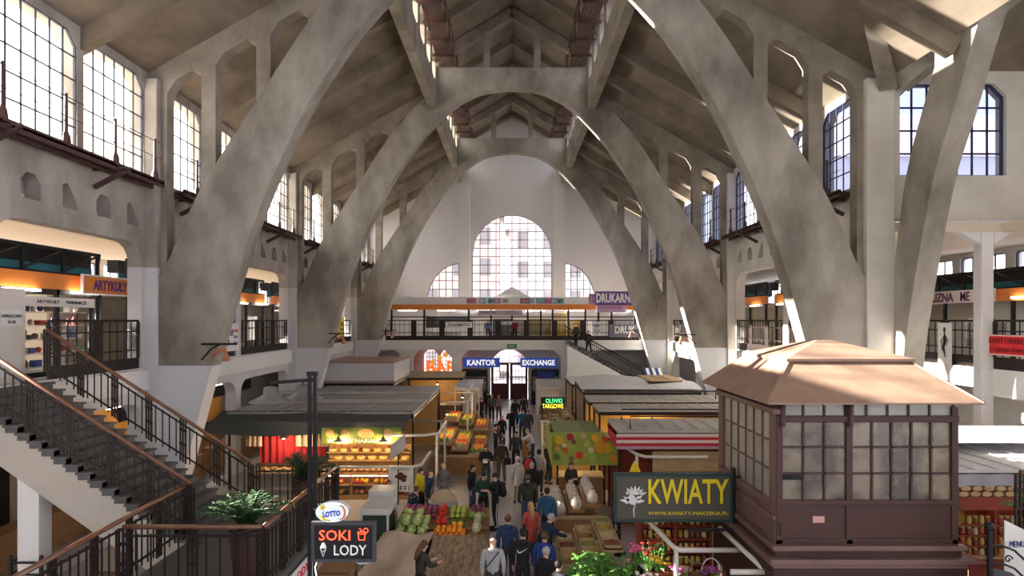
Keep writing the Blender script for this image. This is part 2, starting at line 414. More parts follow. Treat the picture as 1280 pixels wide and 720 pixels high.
def cham_hole(a, b, z0, z1, c): return [(a, z0), (b, z0), (b, z1 - c), (b - c, z1), (a + c, z1), (a, z1 - c)]
def haunch(a, b, z0, z1, w=.75, h=.55):
    pts = [(a, z0), (b, z0), (b, z1 - h)]
    pts += [(b - w * (1 - math.cos(t)), z1 - h + h * math.sin(t)) for t in (.4, .8, 1.2, PI/2)]
    pts += [(a + w * (1 - math.cos(t)), z1 - h + h * math.sin(t)) for t in (PI/2, 1.2, .8, .4)]
    pts += [(a, z1 - h)]
    return pts
for sgn, sw in ((-1, 'left'), (1, 'right')):
    ys, ye = (-7.0, 54.5) if sgn < 0 else (21.3, 54.5)
    holes = []
    if sgn < 0: holes += [cham_hole(-5.8 + 3.25*i, -2.9 + 3.25*i, 11.0, 14.0, .35) for i in range(4)]
    for ci, c in enumerate(CC[:-1]):
        if sgn > 0 and ci == 0: continue
        for i in range(4):
            a = c + .5 + i * 3.25; b = a + 2.98
            if b > 54.3:
                if a > 53: continue
                b = 54.2
            holes.append(cham_hole(a, b, 11.0, 14.12, .35))
            n = ('fourth', 'third', 'second', 'first')[i]
            wj = ('nearer than the nearest arch', 'between the nearest and second arches', 'between the second and farthest arches', 'beyond the farthest arch')[ci]
            window('X', sgn * 11.66, a, b, 11.0, 14.12, .35, 6, 5, '%s clerestory window in the %s wall %s, %s along' % ('steel-barred', sw, wj, n if ci == 0 else ('first', 'second', 'third', 'fourth')[i]), bw=.034, glass=None if sgn < 0 else LILG, barm=None if sgn < 0 else BLUEBAR)
        for i in range(9):
            y = c + 1.0 + i * 1.45
            if y > 54 or abs(y - c - 6.85) < .5 or y > c + 13.0: continue
            if i % 2: h = [(y-.34, 9.42), (y+.34, 9.42), (y+.34, 9.85), (y+.15, 10.05), (y-.15, 10.05), (y-.34, 9.85)]
            else: h = [(y-.3, 9.42), (y+.32, 9.42), (y+.2, 9.72), (y-.12, 10.08), (y-.3, 10.0)]
            holes.append(h)
        e = min(c + 13.7, 54.5)
        if c + 6.6 < 54.5:
            holes.append(haunch(c + .6, min(c + 6.6, 54.2), 5.0, 8.9)); holes.append(haunch(c + .6, min(c + 6.6, 54.2), .02, 3.95))
        if c + 13.1 < 54.5:
            holes.append(haunch(c + 7.1, c + 13.1, 5.0, 8.9)); holes.append(haunch(c + 7.1, c + 13.1, .02, 3.95))
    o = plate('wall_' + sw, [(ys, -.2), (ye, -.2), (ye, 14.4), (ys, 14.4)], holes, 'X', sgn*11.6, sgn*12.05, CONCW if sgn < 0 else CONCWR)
    struct(o, '%s nave wall of pierced concrete with clerestory openings over two arcades' % sw, 'wall')
    b = MB(); b.box(sgn*12.02, ys, 9.3, sgn*12.1, ye, 10.2); struct(b.build('niche_back', CONCW if sgn < 0 else CONCWR), 'concrete backing of the niches in the %s nave wall' % sw, 'wall')
    # gallery
    ys = max(ys, 5.0)
    b = MB(); b.box(sgn*11.45, ys if sgn < 0 else 25.5, 4.3, sgn*19.2, ye, 4.95)
    if sgn > 0: b.box(15.2, 21.3, 4.3, 19.2, 25.5, 4.95)
    struct(b.build('gallery_slab', WHITE), '%s gallery floor slab with white edge' % sw, 'gallery')
    b = MB(); b.box(sgn*12.0, ys, 9.3, sgn*19.2, ye, 9.6)
    struct(b.build('ceiling', CREAM), 'cream ceiling over the %s gallery' % sw, 'ceiling')
    hs = []
    y = ys + 1.5; 
    while y < 52:
        hs.append(cham_hole(y, y + 2.6, 7.7, 9.1, .1))
        window('X', sgn*19.1, y, y + 2.6, 7.7, 9.1, .1, 4, 2, 'strip window high on the outer wall of the %s gallery' % sw, 'strip windows of the %s gallery' % sw)
        y += 3.1
    o = plate('wall_outer_' + sw, [(ys, -.2), (ye, -.2), (ye, 9.6), (ys, 9.6)], hs, 'X', sgn*19.0, sgn*19.3, WHITE)
    struct(o, 'plastered outer wall behind the %s gallery' % sw, 'wall')
    # catwalk along the clerestory, cantilevered from the wall on brackets, not hung
    for j, (ya, yb) in enumerate(((5.2, 21.0), (22.3, 34.8), (36.0, 48.4), (49.7, 54.3))):
        if sgn > 0 and j == 0: continue
        wj = ('nearer than the nearest arch', 'between the nearest and second arches', 'between the second and farthest arches', 'beyond the farthest arch')[j]
        t = E('cantilever_catwalk', 'rust-brown metal catwalk under the %s clerestory windows %s' % (sw, wj), 'catwalk', (sgn*11.3, ya, 10.7))
        b = MB(); b.box(sgn*11.58, ya, 10.72, sgn*10.85, yb, 10.78); b.box(sgn*10.85, ya, 10.62, sgn*10.92, yb, 10.84); b.box(sgn*11.2, ya, 10.6, sgn*11.28, yb, 10.72)
        b.build('deck', RUST, t)
        y = ya + 1.0; k = 0
        while y < yb:
            b = MB(); b.tube([(sgn*10.92, y, 10.75), (sgn*10.92, y, 11.0), (sgn*10.92, y, 11.12), (sgn*10.92, y, 12.05)], [.12, .09, .045, .04], 6)
            b.build('post', RUST, t)
            if k % 2 == 0:
                b = MB(); b.beam((sgn*11.5, y, 10.15), (sgn*10.6, y, 10.62), .09, .12); b.beam((sgn*11.52, y, 10.66), (sgn*10.5, y, 10.66), .09, .1)
                b.build('bracket', RUST, t)
            y += 2.05; k += 1
        b = MB(); b.tube([(sgn*10.92, ya, 11.98), (sgn*10.92, yb, 11.98)], .012, 4); b.tube([(sgn*10.92, ya, 11.5), (sgn*10.92, yb, 11.5)], .01, 4)
        b.build('wire', RUST, t)

# back wall
bh = []
def arcpts(a0, a1, z0, z1, half=0):
    w = a1 - a0; pts = [(a0, z0)]
    rng = [i / 24 for i in range(25)]
    for u in rng:
        if half == 1: z = z0 + (z1 - z0) * math.sqrt(max(0, 1 - (1 - u)**2))
        elif half == -1: z = z0 + (z1 - z0) * math.sqrt(max(0, 1 - u*u))
        else: z = z1 - w/2 + math.sqrt(max(0, (w/2)**2 - (w*u - w/2)**2))
        if z > z0 + .02: pts.append((a0 + w * u, z))
    pts.append((a1, z0)); 
    out = [pts[0]]
    for p in pts[1:]:
        if abs(p[0]-out[-1][0]) + abs(p[1]-out[-1][1]) > 1e-3: out.append(p)
    return out
BW = 54.5
bh.append(arcpts(-3.25, 3.25, 7.6, 15.05)); bh.append(arcpts(-7.0, -4.3, 7.6, 11.1, 1)); bh.append(arcpts(4.3, 6.85, 7.6, 11.1, -1))
bh.append(arcpts(-1.75, 1.3, .05, 4.1)); bh.append(arcpts(-7.2, -6.0, 1.9, 4.15)); bh.append(arcpts(-5.85, -4.65, 1.9, 4.15))
o = plate('wall_back', [(-19.2, -.2), (19.2, -.2), (19.2, 10), (11.9, 10), (11.9, 14), (4.3, 18.6), (4.3, 20.5), (0, 22.9), (-4.3, 20.5), (-4.3, 18.6), (-11.9, 14), (-11.9, 10), (-19.2, 10)], bh, 'Y', BW, BW + .5, LILAC)
struct(o, 'pale plastered end wall with great arched windows', 'wall')
for sgn, sw in ((-1, 'left'), (1, 'right')):
    b = MB(); b.box(sgn*3.4, BW-.45, 4.9, sgn*4.2, BW+.02, 17.2)
    b.prism([(sgn*3.3, BW-.45, 17.2), (sgn*4.3, BW-.45, 17.2), (sgn*5.0, BW-.45, 18.2), (sgn*3.3, BW-.45, 18.4)], (0, .45, 0))
    struct(b.build('trim_%d' % (1 if sgn < 0 else 2), WHITE), '%s pale pilaster beside the tall middle window of the end wall' % sw, 'pilaster')
HAZY = glassmat('hazy_glass', (.42, .42, .44), .03, haze=.12)
window('Y', BW+.25, -3.25, 3.25, 7.6, 15.05, 0, 10, 11, 'tall round-arched middle window of the end wall', arched=True, glass=HAZY, bw=.05)
window('Y', BW+.25, -7.0, -4.3, 7.6, 11.1, 0, 5, 5, 'quarter-round window left of the tall end-wall window', arched=True, half=1, glass=HAZY, bw=.05)
window('Y', BW+.25, 4.3, 6.85, 7.6, 11.1, 0, 5, 5, 'quarter-round window right of the tall end-wall window', arched=True, half=-1, glass=HAZY, bw=.05)
window('Y', BW+.25, -7.2, -6.0, 1.9, 4.15, 0, 5, 7, 'left arched window behind the orange BAR letters', arched=True)
window('Y', BW+.25, -5.85, -4.65, 1.9, 4.15, 0, 5, 7, 'right arched window behind the orange BAR letters', arched=True)
window('Y', BW+.25, -1.75, 1.3, 3.0, 4.1, 0, 6, 2, 'fanlight over the entrance doors at the far end', arched=False)
# entrance doors
MAROON = mat('maroon_door', (.12, .025, .03), .5, .2, 3)
for k, (xa, xb) in enumerate(((-1.7, -.25), (-.15, 1.28))):
    t = E('door_%d' % (k+1), '%s maroon entrance door with white-lit panes at the far end' % ('left', 'right')[k], 'door', ((xa+xb)/2, BW+.1, 0), kind='structure')
    o = plate('door_leaf', [(xa, 0), (xb, 0), (xb, 3.0), (xa, 3.0)], [[(xa+.2, 1.35), (xb-.2, 1.35), (xb-.2, 2.85), (xa+.2, 2.85)]], 'Y', BW+.08, BW+.2, MAROON, t)
    b = MB()
    for i in range(1, 4): x = xa+.2+(xb-xa-.4)*i/4; b.box(x-.02, BW+.1, 1.35, x+.02, BW+.16, 2.85)
    for i in range(1, 3): z = 1.35 + 1.5*i/3; b.box(xa+.2, BW+.1, z-.02, xb-.2, BW+.16, z+.02)
    b.build('glazing_bar', MAROON, t)
    b = MB(); b.quad((xa+.2, BW+.13, 1.35), (xb-.2, BW+.13, 1.35), (xb-.2, BW+.13, 2.85), (xa+.2, BW+.13, 2.85)); b.build('glass_pane', GLASS, t)
    b = MB(); b.box((xb-.1 if k == 0 else xa+.05), BW+.0, 1.0, (xb-.05 if k == 0 else xa+.1), BW+.08, 1.25); b.build('handle', BLACK, t)

# far gallery with its slab across the end of the nave
b = MB(); b.box(-11.5, 49.35, 4.3, 11.5, BW, 4.95); b.box(-11.5, 49.3, 4.75, 11.5, 49.4, 5.02)
for sgn in (-1, 1): pass
struct(b.build('gallery_slab', WHITE), 'white-edged gallery slab across the far end of the nave', 'gallery')
for x in (-7.7, -4.1, 4.0):
    b = MB(); b.box(x-.35, 49.6, 0, x+.35, 50.1, 3.7); b.prism([(x-.35, 49.6, 3.7), (x+.35, 49.6, 3.7), (x+.9, 49.6, 4.3), (x-.9, 49.6, 4.3)], (0, .5, 0))
    struct(b.build('column', WHITE), 'white column under the far gallery, %s' % {-7.7: 'left of the BAR windows', -4.1: 'between the BAR and KANTOR signs', 4.0: 'right of the EXCHANGE sign'}[x], 'column')

o = plate('wall_front', [(-12, -.2), (24, -.2), (24, 14.0), (11.9, 14), (4.3, 18.6), (4.3, 20.5), (0, 22.9), (-4.3, 20.5), (-4.3, 18.6), (-12, 14)], [arcpts(-9, -4.3, 7.6, 12.5, 1), arcpts(-3.25, 3.25, 7.6, 15.05), arcpts(4.3, 9, 7.6, 12.5, -1), [(14, 11), (20, 11), (20, 13.5), (14, 13.5)]], 'Y', -7.3, -7, LILAC)
struct(o, 'end wall of the nave behind the viewer', 'wall')
# transept on the right: frontal wall, leaning arch leg, valley beams
zf0 = 9.7
wx = [(12.4, 15.75)]
o = plate('wall_transept', [(11.6, zf0), (24, zf0), (24, 14.6), (11.6, 14.6)], [cham_hole(12.35, 15.75, 11.1, 14.05, .4), cham_hole(16.4, 19.8, 11.1, 14.05, .4)], 'Y', 21.4, 21.9, CONCWR)
struct(o, 'grey concrete side wall of the right transept with clerestory windows', 'wall')
window('Y', 21.6, 12.35, 15.75, 11.1, 14.05, .4, 7, 4, 'clerestory window of the right transept behind the leaning arch leg', glass=LILG, barm=BLUEBAR, bw=.05)
window('Y', 21.6, 16.4, 19.8, 11.1, 14.05, .4, 7, 4, 'clerestory window at the far right of the transept wall', glass=LILG, barm=BLUEBAR, bw=.05)
lin = spline([(20.7, 4.0), (20.6, 5.8), (19.35, 10.2), (18.3, 12.3), (17.3, 14.3), (15.9, 16.3), (14.2, 17.9), (12, 18.8), (10, 19)])
lout = spline([(21.95, 4.0), (21.6, 5.8), (20.7, 10.4), (19.6, 12.9), (18.4, 14.9), (17, 16.8), (15, 18.6), (12.6, 19.7), (10, 20)])
pts = [(21.3, 0), (20.9, 0)] + lin + lout[::-1] + [(22.0, 0)]
pts = [(22.0, 0), (20.9, 0)] + lin + lout[::-1]
o = plate('arch', pts, [], 'X', 12.05, 12.7, CONC, bevel=.05)
struct(o, 'leaning grey concrete leg of the transept arch at the upper right', 'arch')
b = MB(); b.box(12.1, 18.9, 12.5, 12.5, 19.25, 17); struct(b.build('post', CONCB, bevel=.03), 'concrete post standing on the leaning transept arch leg', 'post')
b = MB(); b.beam((11.9, 21.2, 14.0), (8.0, 16.5, 18.2), .5, .7); struct(b.build('valley_beam', CONCB), 'dark valley beam running up from the crossing column towards the nave', 'beam')
b = MB(); b.beam((12.2, 21.2, 14.0), (16.5, 16.0, 18.2), .5, .7); struct(b.build('valley_beam', CONCB), 'dark valley beam running up from the crossing column towards the transept', 'beam')
# transept roof rising towards the viewer from the frontal wall
b = MB(); b.prism([(11.7, 21.6, 14.3), (11.7, 13, 19.5), (11.7, 13, 19.75), (11.7, 21.6, 14.55)], (12.3, 0, 0))
b.prism([(11.7, 5, 14.7), (11.7, 13, 19.5), (11.7, 13, 19.75), (11.7, 5, 14.95)], (12.3, 0, 0))
struct(b.build('ceiling', CONCR), 'dark concrete roof slopes over the right transept', 'ceiling')
o = plate('wall_transept_end', [(5, 9.4), (21.5, 9.4), (21.5, 14.5), (13, 19.6), (5, 14.8)], [cham_hole(6.5+3.6*i, 9.5+3.6*i, 11.0, 14.0, .35) for i in range(1)], 'X', 23.6, 24, CONCWR); struct(o, 'end wall of the right transept', 'wall')
o = plate('wall_transept_near', [(11.8, -.2), (24, -.2), (24, 14.8), (11.8, 14.8)], [], 'Y', 4.7, 5.0, CONCWR); struct(o, 'near side wall of the right transept', 'wall')
# white pillar and beam edge below the frontal wall
b = MB(); b.box(14.95, 21.4, 0, 15.35, 21.8, 9.7)
b.prism([(14.95, 21.4, 8.9), (13.6, 21.4, 9.7), (14.95, 21.4, 9.7)], (0, .4, 0)); b.prism([(15.35, 21.4, 8.9), (16.6, 21.4, 9.7), (15.35, 21.4, 9.7)], (0, .4, 0))
struct(b.build('column', WHITE, bevel=.03), 'tall white pillar of the right transept gallery', 'column')
# transept gallery
b = MB(); b.box(15.25, 12, 4.1, 24, 21.3, 4.95)
struct(b.build('gallery_slab', WHITE), 'white gallery slab edge at the far right of the transept', 'gallery')
b = MB(); b.box(15.5, 14, 9.3, 24, 21.3, 9.55)
struct(b.build('ceiling', CREAM), 'cream ceiling over the transept gallery', 'ceiling')
o = plate('wall_outer_transept', [(12, -.2), (22, -.2), (22, 9.6), (12, 9.6)], [cham_hole(13+3.1*i, 15.6+3.1*i, 7.7, 9.1, .1) for i in range(2)], 'X', 23.7, 24, WHITE)
struct(o, 'outer wall behind the transept gallery', 'wall')

# ------------------------------------------------------------ camera, world, sun
cam = bpy.data.cameras.new('camera'); co = bpy.data.objects.new('camera', cam); COL.objects.link(co)
co.location = (0, 0, EYE); co.rotation_euler = (PI/2, 0, 0)
cam.sensor_width = 36; cam.lens = 36 * F / 1280; cam.shift_y = 40 / 1280; cam.clip_start = .1; cam.clip_end = 500
scene.camera = co
w = bpy.data.worlds.new('sky'); scene.world = w; w.use_nodes = True
nt = w.node_tree; nt.nodes.clear(); N = nt.nodes.new; L = nt.links.new
ow = N('ShaderNodeOutputWorld'); bg = N('ShaderNodeBackground'); tc = N('ShaderNodeTexCoord'); sx = N('ShaderNodeSeparateXYZ'); rp = N('ShaderNodeValToRGB'); mm = N('ShaderNodeMapRange')
L(tc.outputs['Generated'], sx.inputs[0]); L(sx.outputs[0], mm.inputs[0]); mm.inputs[1].default_value = -1; mm.inputs[2].default_value = 1
L(mm.outputs[0], rp.inputs[0]); L(rp.outputs[0], bg.inputs[0]); L(bg.outputs[0], ow.inputs[0])
rp.color_ramp.elements[0].position = .3; rp.color_ramp.elements[0].color = (1, .95, .88, 1)
rp.color_ramp.elements[1].position = .95; rp.color_ramp.elements[1].color = (.74, .80, 1, 1)
bg.inputs[1].default_value = 1.6
sd = bpy.data.lights.new('sun', 'SUN'); so = bpy.data.objects.new('sun', sd); COL.objects.link(so)
sd.energy = 15; sd.angle = rad(.6); sd.color = (1, .92, .80)
SUND = Vector((1, -.07, -math.tan(rad(18.5)))).normalized()
so.rotation_euler = SUND.to_track_quat('-Z', 'Y').to_euler(); so.location = (-30, 10, 30)
vs = scene.view_settings; vs.view_transform = 'Standard'; vs.look = 'None'; vs.gamma = 1; vs.exposure = 1.82; vs.use_curve_mapping = False
cy = scene.cycles
cy.max_bounces = 8; cy.diffuse_bounces = 5; cy.transparent_max_bounces = 16; cy.sample_clamp_indirect = 6; cy.use_denoising = True
# ------------------------------------------------------------ galleries: railings, shops, signs
PURPLE = mat('purple_ink', (.10, .03, .18), .5); PURPB = mat('purple_board', (.13, .07, .27), .5)
SIGNW = mat('white_sign_board', (.78, .76, .74), .5); INK = mat('black_ink', (.02, .02, .025), .5)
BLUEB = mat('royal_blue_board', (.02, .05, .24), .4); REDB = mat('red_banner', (.75, .03, .04), .5)
TEAL = mat('teal_backing', (.03, .16, .2), .6); GREYM = mat('grey_metal', (.35, .35, .36), .4, metal=.4)
SHOPIN = mat('shop_interior', (.42, .34, .26), .8, .4, 1.2); DGREY = mat('dark_grey', (.07, .07, .075), .5)
def sign(label, c, w, h, face, board, lines, th=.06, name='shop_sign', frame=None, cat='sign', extra=None):
    x, y, z = c
    t = E(name, label, cat, (x, y, z - h/2))
    b = MB()
    if face == '-Y': b.box(x-w/2, y, z-h/2, x+w/2, y+th, z+h/2)
    else:
        s = 1 if face == '+X' else -1
        b.box(x, y-w/2, z-h/2, x - s*th, y+w/2, z+h/2)
    b.build('board', board, t)
    if frame:
        b = MB(); fw = .045
        if face == '-Y':
            for a in ((x-w/2-fw, z-h/2-fw, x+w/2+fw, z-h/2), (x-w/2-fw, z+h/2, x+w/2+fw, z+h/2+fw), (x-w/2-fw, z-h/2, x-w/2, z+h/2), (x+w/2, z-h/2, x+w/2+fw, z+h/2)):
                b.box(a[0], y-.02, a[1], a[2], y+th+.02, a[3])
        else:
            for a in ((y-w/2-fw, z-h/2-fw, y+w/2+fw, z-h/2), (y-w/2-fw, z+h/2, y+w/2+fw, z+h/2+fw), (y-w/2-fw, z-h/2, y-w/2, z+h/2), (y+w/2, z-h/2, y+w/2+fw, z+h/2)):
                b.box(x-.04, a[0], a[1], x+.04, a[2], a[3])
        b.build('frame', frame, t)
    for ln in lines:
        s, dx, dz, hh, m = ln[:5]; wd = ln[5] if len(ln) > 5 else None; bo = ln[6] if len(ln) > 6 else .0
        if face == '-Y': cc = (x + dx, y - .008, z + dz)
        elif face == '+X': cc = (x + .008, y + dx, z + dz)
        else: cc = (x - .008, y - dx, z + dz)
        text(s, cc, hh, m, t, face, wd, bold=bo)
    return t

def gal_rail(axis, plane, a0, a1, label, inward, group=None):
    """dark gallery railing on a solid kick board; axis 'X' runs along y in the plane x"""
    P = (lambda a, z, d=0: (plane + d, a, z)) if axis == 'X' else (lambda a, z, d=0: (a, plane + d, z))
    t = E('gallery_railing', label, 'railing', P((a0+a1)/2, 4.95), group=group)
    def bx(m, l, r, z0, z1, th=.05):
        p = P(l, z0, -th/2); q = P(r, z1, th/2); m.box(*p, *q)
    b = MB(); bx(b, a0, a1, 4.95, 5.33, .07); b.build('kick_board', DARK, t)
    b = MB(); bx(b, a0, a1, 6.44, 6.51, .07); b.build('handrail', DARK, t)
    b = MB(); bx(b, a0, a1, 6.13, 6.17, .035); bx(b, a0, a1, 5.55, 5.59, .035)
    n = max(2, int((a1-a0)/.34))
    for i in range(1, n): 
        a = a0 + (a1-a0)*i/n; bx(b, a-.012, a+.012, 5.33, 6.44, .024)
    b.build('rails', DARK, t)
    k = max(1, round((a1-a0)/2.0))
    for i in range(k+1):
        a = a0 + (a1-a0)*i/k; wd = .06 if i in (0, k) else .2
        b = MB(); bx(b, a-wd, a+wd, 5.33, 6.45, .05); b.build('post', DARK, t)
    for (l, r) in ((a0+.06, min(a0+.5, a1)), (max(a1-.5, a0), a1-.06)):
        b = MB()
        for i in range(-8, 9):
            for sg in (-1, 1):
                o = i*.11
                pts = []
                for tt in (0, 1):
                    pass
                z0, z1 = 5.6, 6.42
                # diagonal clipped to the panel
                la, ra = l, r
                def zz(a): return z0 + (a - l)*sg*1.0 + o + (0 if sg > 0 else (r-l))
                q = []
                for s_ in range(0, 13):
                    a = l + (r-l)*s_/12; z = zz(a)
                    if z0 <= z <= z1: q.append((a, z))
                if len(q) > 1: b.beam(P(*q[0]), P(*q[-1]), .012, .012)
        b.build('lattice_panel', DARK, t)
    return t
c0 = CC
gal_rail('X', -11.66, 16.9, 20.95, 'dark brown gallery railing in front of the ARTYKUŁY shop', 1)
gal_rail('X', -11.66, 22.4, 28.15, 'dark gallery railing just behind the nearest left arch foot', 1)
gal_rail('X', -11.66, 28.7, 34.8, 'dark gallery railing between the slim left pillar and the second left arch foot', 1)
gal_rail('X', -11.66, 36.0, 41.9, 'dark gallery railing just behind the second left arch foot', 1)
gal_rail('X', -11.66, 42.4, 48.5, 'dark gallery railing between the second and farthest left arch feet', 1)
gal_rail('X', 11.66, 25.6, 28.2, 'short dark gallery railing behind the nearest right arch foot', -1)
gal_rail('X', 11.66, 28.7, 34.8, 'dark gallery railing right of the slim right pillar before the second right arch foot', -1)
gal_rail('X', 11.66, 36.0, 41.9, 'dark gallery railing just behind the second right arch foot', -1)
gal_rail('X', 11.66, 42.4, 48.5, 'dark gallery railing between the second and farthest right arch feet', -1)
gal_rail('X', 15.3, 22.1, 25.4, 'brown gallery railing in front of the BIELIZNA shop', -1)
gal_rail('X', 15.3, 15.0, 21.3, 'brown gallery railing behind the red banner', -1)
gal_rail('Y', 49.45, -9.3, 9.35, 'long dark railing of the far gallery across the end of the hall', 1)

LAMPW = lum('lamp_white', (1.0, .9, .75), 4.0)
def shopfront(X, sgn, ya, yb, label, seg, header=None, zf=(7.36, 7.8), doorz=7.25, orange=(None,), goods=0):
    """glazed gallery shop seen from the nave, facing across the gallery"""
    t = E('gallery_shop', label, 'shop', (X, (ya+yb)/2, 4.95))
    th = -sgn
    b = MB(); b.box(X, ya, zf[0], X + sgn*.12, yb, zf[1]); b.build('fascia', ORANGE, t)
    b = MB(); b.box(X + sgn*.02, ya, zf[1], X + sgn*.1, yb, zf[1]+.06); 
    y = ya
    zt = zf[1] + .75
    while y < yb:
        b.box(X+sgn*.02, y, zf[1], X+sgn*.1, y+.09, zt); b.beam((X+sgn*.06, y, zf[1]+.06), (X+sgn*.06, min(y+1.6, yb), zt-.1), .05, .05)
        y += 1.6
    b.box(X+sgn*.02, ya, zt-.1, X+sgn*.1, yb, zt); b.build('roof_truss', BLACK, t)
    b = MB(); b.box(X+sgn*.3, ya, zf[1]-.05, X+sgn*.35, yb, zf[1]+.28); b.build('teal_panel', TEAL, t); b = MB(); b.box(X+sgn*.32, ya, zf[1]+.28, X+sgn*.7, yb, zf[1]+.7); b.build('duct', BLACK, t)
    b = MB()
    for y in seg: b.box(X, y-.06, 4.95, X+sgn*.1, y+.06, zf[0])
    b.box(X, ya, 7.2, X+sgn*.1, yb, zf[0]); b.box(X, ya, 4.95, X+sgn*.1, yb, 5.08)
    b.build('frame', BLACK, t)
    for a, c in zip(seg, seg[1:]):
        m = MB(); m.quad((X+sgn*.05, a+.06, 5.08), (X+sgn*.05, c-.06, 5.08), (X+sgn*.05, c-.06, 7.2), (X+sgn*.05, a+.06, 7.2)); m.build('glass_pane', SHOPG, t)
    b = MB(); b.box(X+sgn*2.6, ya, 4.95, X+sgn*2.7, yb, 7.3); b.box(X+sgn*.1, ya, 7.3, X+sgn*2.7, yb, 7.36); b.build('interior_wall', SHOPIN, t)
    b = MB()
    y = ya + .8
    while y < yb - .5:
        b.box(X - sgn*.12, y, 7.27, X - sgn*.04, y + 1.3, 7.33); y += 2.6
    b.build('lamp_tube', LAMPW, t)
    return t
GOODM = [mat('goods_%d' % i, c, .5) for i, c in enumerate([(.5, .05, .05), (.6, .55, .5), (.05, .1, .3), (.55, .4, .1), (.08, .08, .09), (.25, .15, .1), (.7, .68, .6), (.1, .3, .2)])]
PANELW = mat('warm_white_panel', (.72, .66, .6), .6)
def shelving(X, sgn, ya, yb, label, glabel, group, rows=5, goods=True, z0=4.95, hgt=2.1, dens=.3, depth=.35):
    t = E('display_shelf', label, 'shelf', (X, (ya+yb)/2, z0))
    b = MB()
    for i in range(rows+1): b.box(X, ya, z0+.1+hgt*i/rows, X+sgn*depth, yb, z0+.13+hgt*i/rows)
    b.build('shelf_board', PANELW, t)
    b = MB()
    for y in (ya, (ya+yb)/2, yb): b.box(X+sgn*(depth-.03), y-.02, z0, X+sgn*depth, y+.02, z0+.13+hgt)
    b.build('upright', BLACK, t)
    if goods:
        for i in range(rows):
            y = ya + .1
            while y < yb - .15:
                w = R.uniform(.1, .3); h = R.uniform(.12, hgt/rows*.8); zz = z0+.136+hgt*i/rows
                m = MB(); k = R.random()
                if k < .5: m.box(X+sgn*.06, y, zz, X+sgn*.26, y+w, zz+h)
                elif k < .8: m.lathe([(.06,0),(.07,h*.6),(.03,h*.8),(.03,h)], (X+sgn*.15, y+w/2, zz), 8)
                else: m.ball((X+sgn*.15, y+w/2, zz+.09), (.1, w/2, .09), 8, 5)
                o = m.build('shop_ware', R.choice(GOODM)); tag(o, glabel, 'ware', group)
                y += w + R.uniform(.05, dens)
    return t
shopfront(-12.8, -1, 16.0, 20.95, 'glazed gallery shop under the orange fascia at the far left', [17.5, 18.95, 20.55, 20.9])
shopfront(-12.8, -1, 22.4, 34.8, 'glazed gallery shop behind the slim left pillar', [22.5, 24.5, 26.5, 28.5, 30.5, 32.5, 34.7])
shopfront(-12.8, -1, 36.0, 48.4, 'glazed gallery shop between the second and farthest left arches', [36.1, 38.5, 41, 43.5, 46, 48.3])
shopfront(13.6, 1, 27.0, 34.8, 'glazed gallery shop behind the slim right pillar', [27.1, 29, 31, 33, 34.7])
shopfront(13.6, 1, 36.0, 48.4, 'glazed gallery shop between the second and farthest right arches', [36.1, 38.5, 41, 43.5, 46, 48.3])
shopfront(18.0, 1, 22.0, 34.0, 'gallery lingerie shop under the white BIELIZNA board', [22.0, 24.2, 26.0, 28.0, 30.2], zf=(7.2, 7.65))
shopfront(18.0, 1, 13.0, 21.9, 'gallery shop with mannequins under the orange fascia at the far right', [18.5, 20.0, 21.5], zf=(7.2, 7.65))
b = MB(); b.box(-12.72, 16.0, 4.95, -12.6, 17.4, 7.3); o = b.build('partition_panel', PANELW); tag(o, 'pale shop partition panel at the left edge beside the stairs', 'panel')
o = E('notice_sign', 'white paper notice taped to the pale panel at the left edge', 'notice', (-12.58, 16.9, 6.3)); b = MB(); b.box(-12.59, 16.55, 6.35, -12.585, 17.25, 6.75); b.build('sheet', SIGNW, o); text('ZAPRASZAMY', (-12.58, 16.9, 6.6), .08, INK, o, '+X'); text('10-18', (-12.58, 16.9, 6.45), .08, INK, o, '+X')
sign('orange ARTYKUŁY sign with purple letters at the far left', (-12.6, 21.0, 7.56), 2.55, .5, '+X', ORANGE, [('ARTYKUŁY', .1, 0, .32, PURPLE, 1.75, .03)], frame=SIGNW)
sign('pale strip sign across the glass doors below the ARTYKUŁY sign', (-12.7, 19.0, 7.0), 2.9, .26, '+X', PANELW, [('ARTYKUŁY', -.6, 0, .09, INK, .9), ('PAPIERNICZE', .6, 0, .09, INK, .9)], th=.03)
shelving(-14.3, -1, 17.6, 22.6, 'shelves of small wares inside the ARTYKUŁY shop', 'small ware on the shelves of the ARTYKUŁY shop', 'wares in the ARTYKUŁY shop')
b = MB(); b.lathe([(.24, 0), (.3, .55), (.32, .6)], (-13.6, 18.1, 4.95), 14); tag(b.build('bin', mat('green_plastic', (.02, .25, .08), .4)), 'green plastic bin inside the left glass door', 'bin')
shelving(-14.4, -1, 29.0, 34.5, 'shelves inside the gallery shop behind the slim left pillar', 'small ware on the shelves behind the slim left pillar', 'wares behind the slim left pillar', rows=4)
shelving(19.9, 1, 22.0, 27.5, 'shelves inside the BIELIZNA lingerie shop', 'folded ware on the shelves of the BIELIZNA shop', 'wares in the BIELIZNA shop', rows=4)
shelving(15.4, 1, 28.8, 34.5, 'shelves inside the gallery shop behind the slim right pillar', 'small ware on the shelves behind the slim right pillar', 'wares behind the slim right pillar', rows=4)
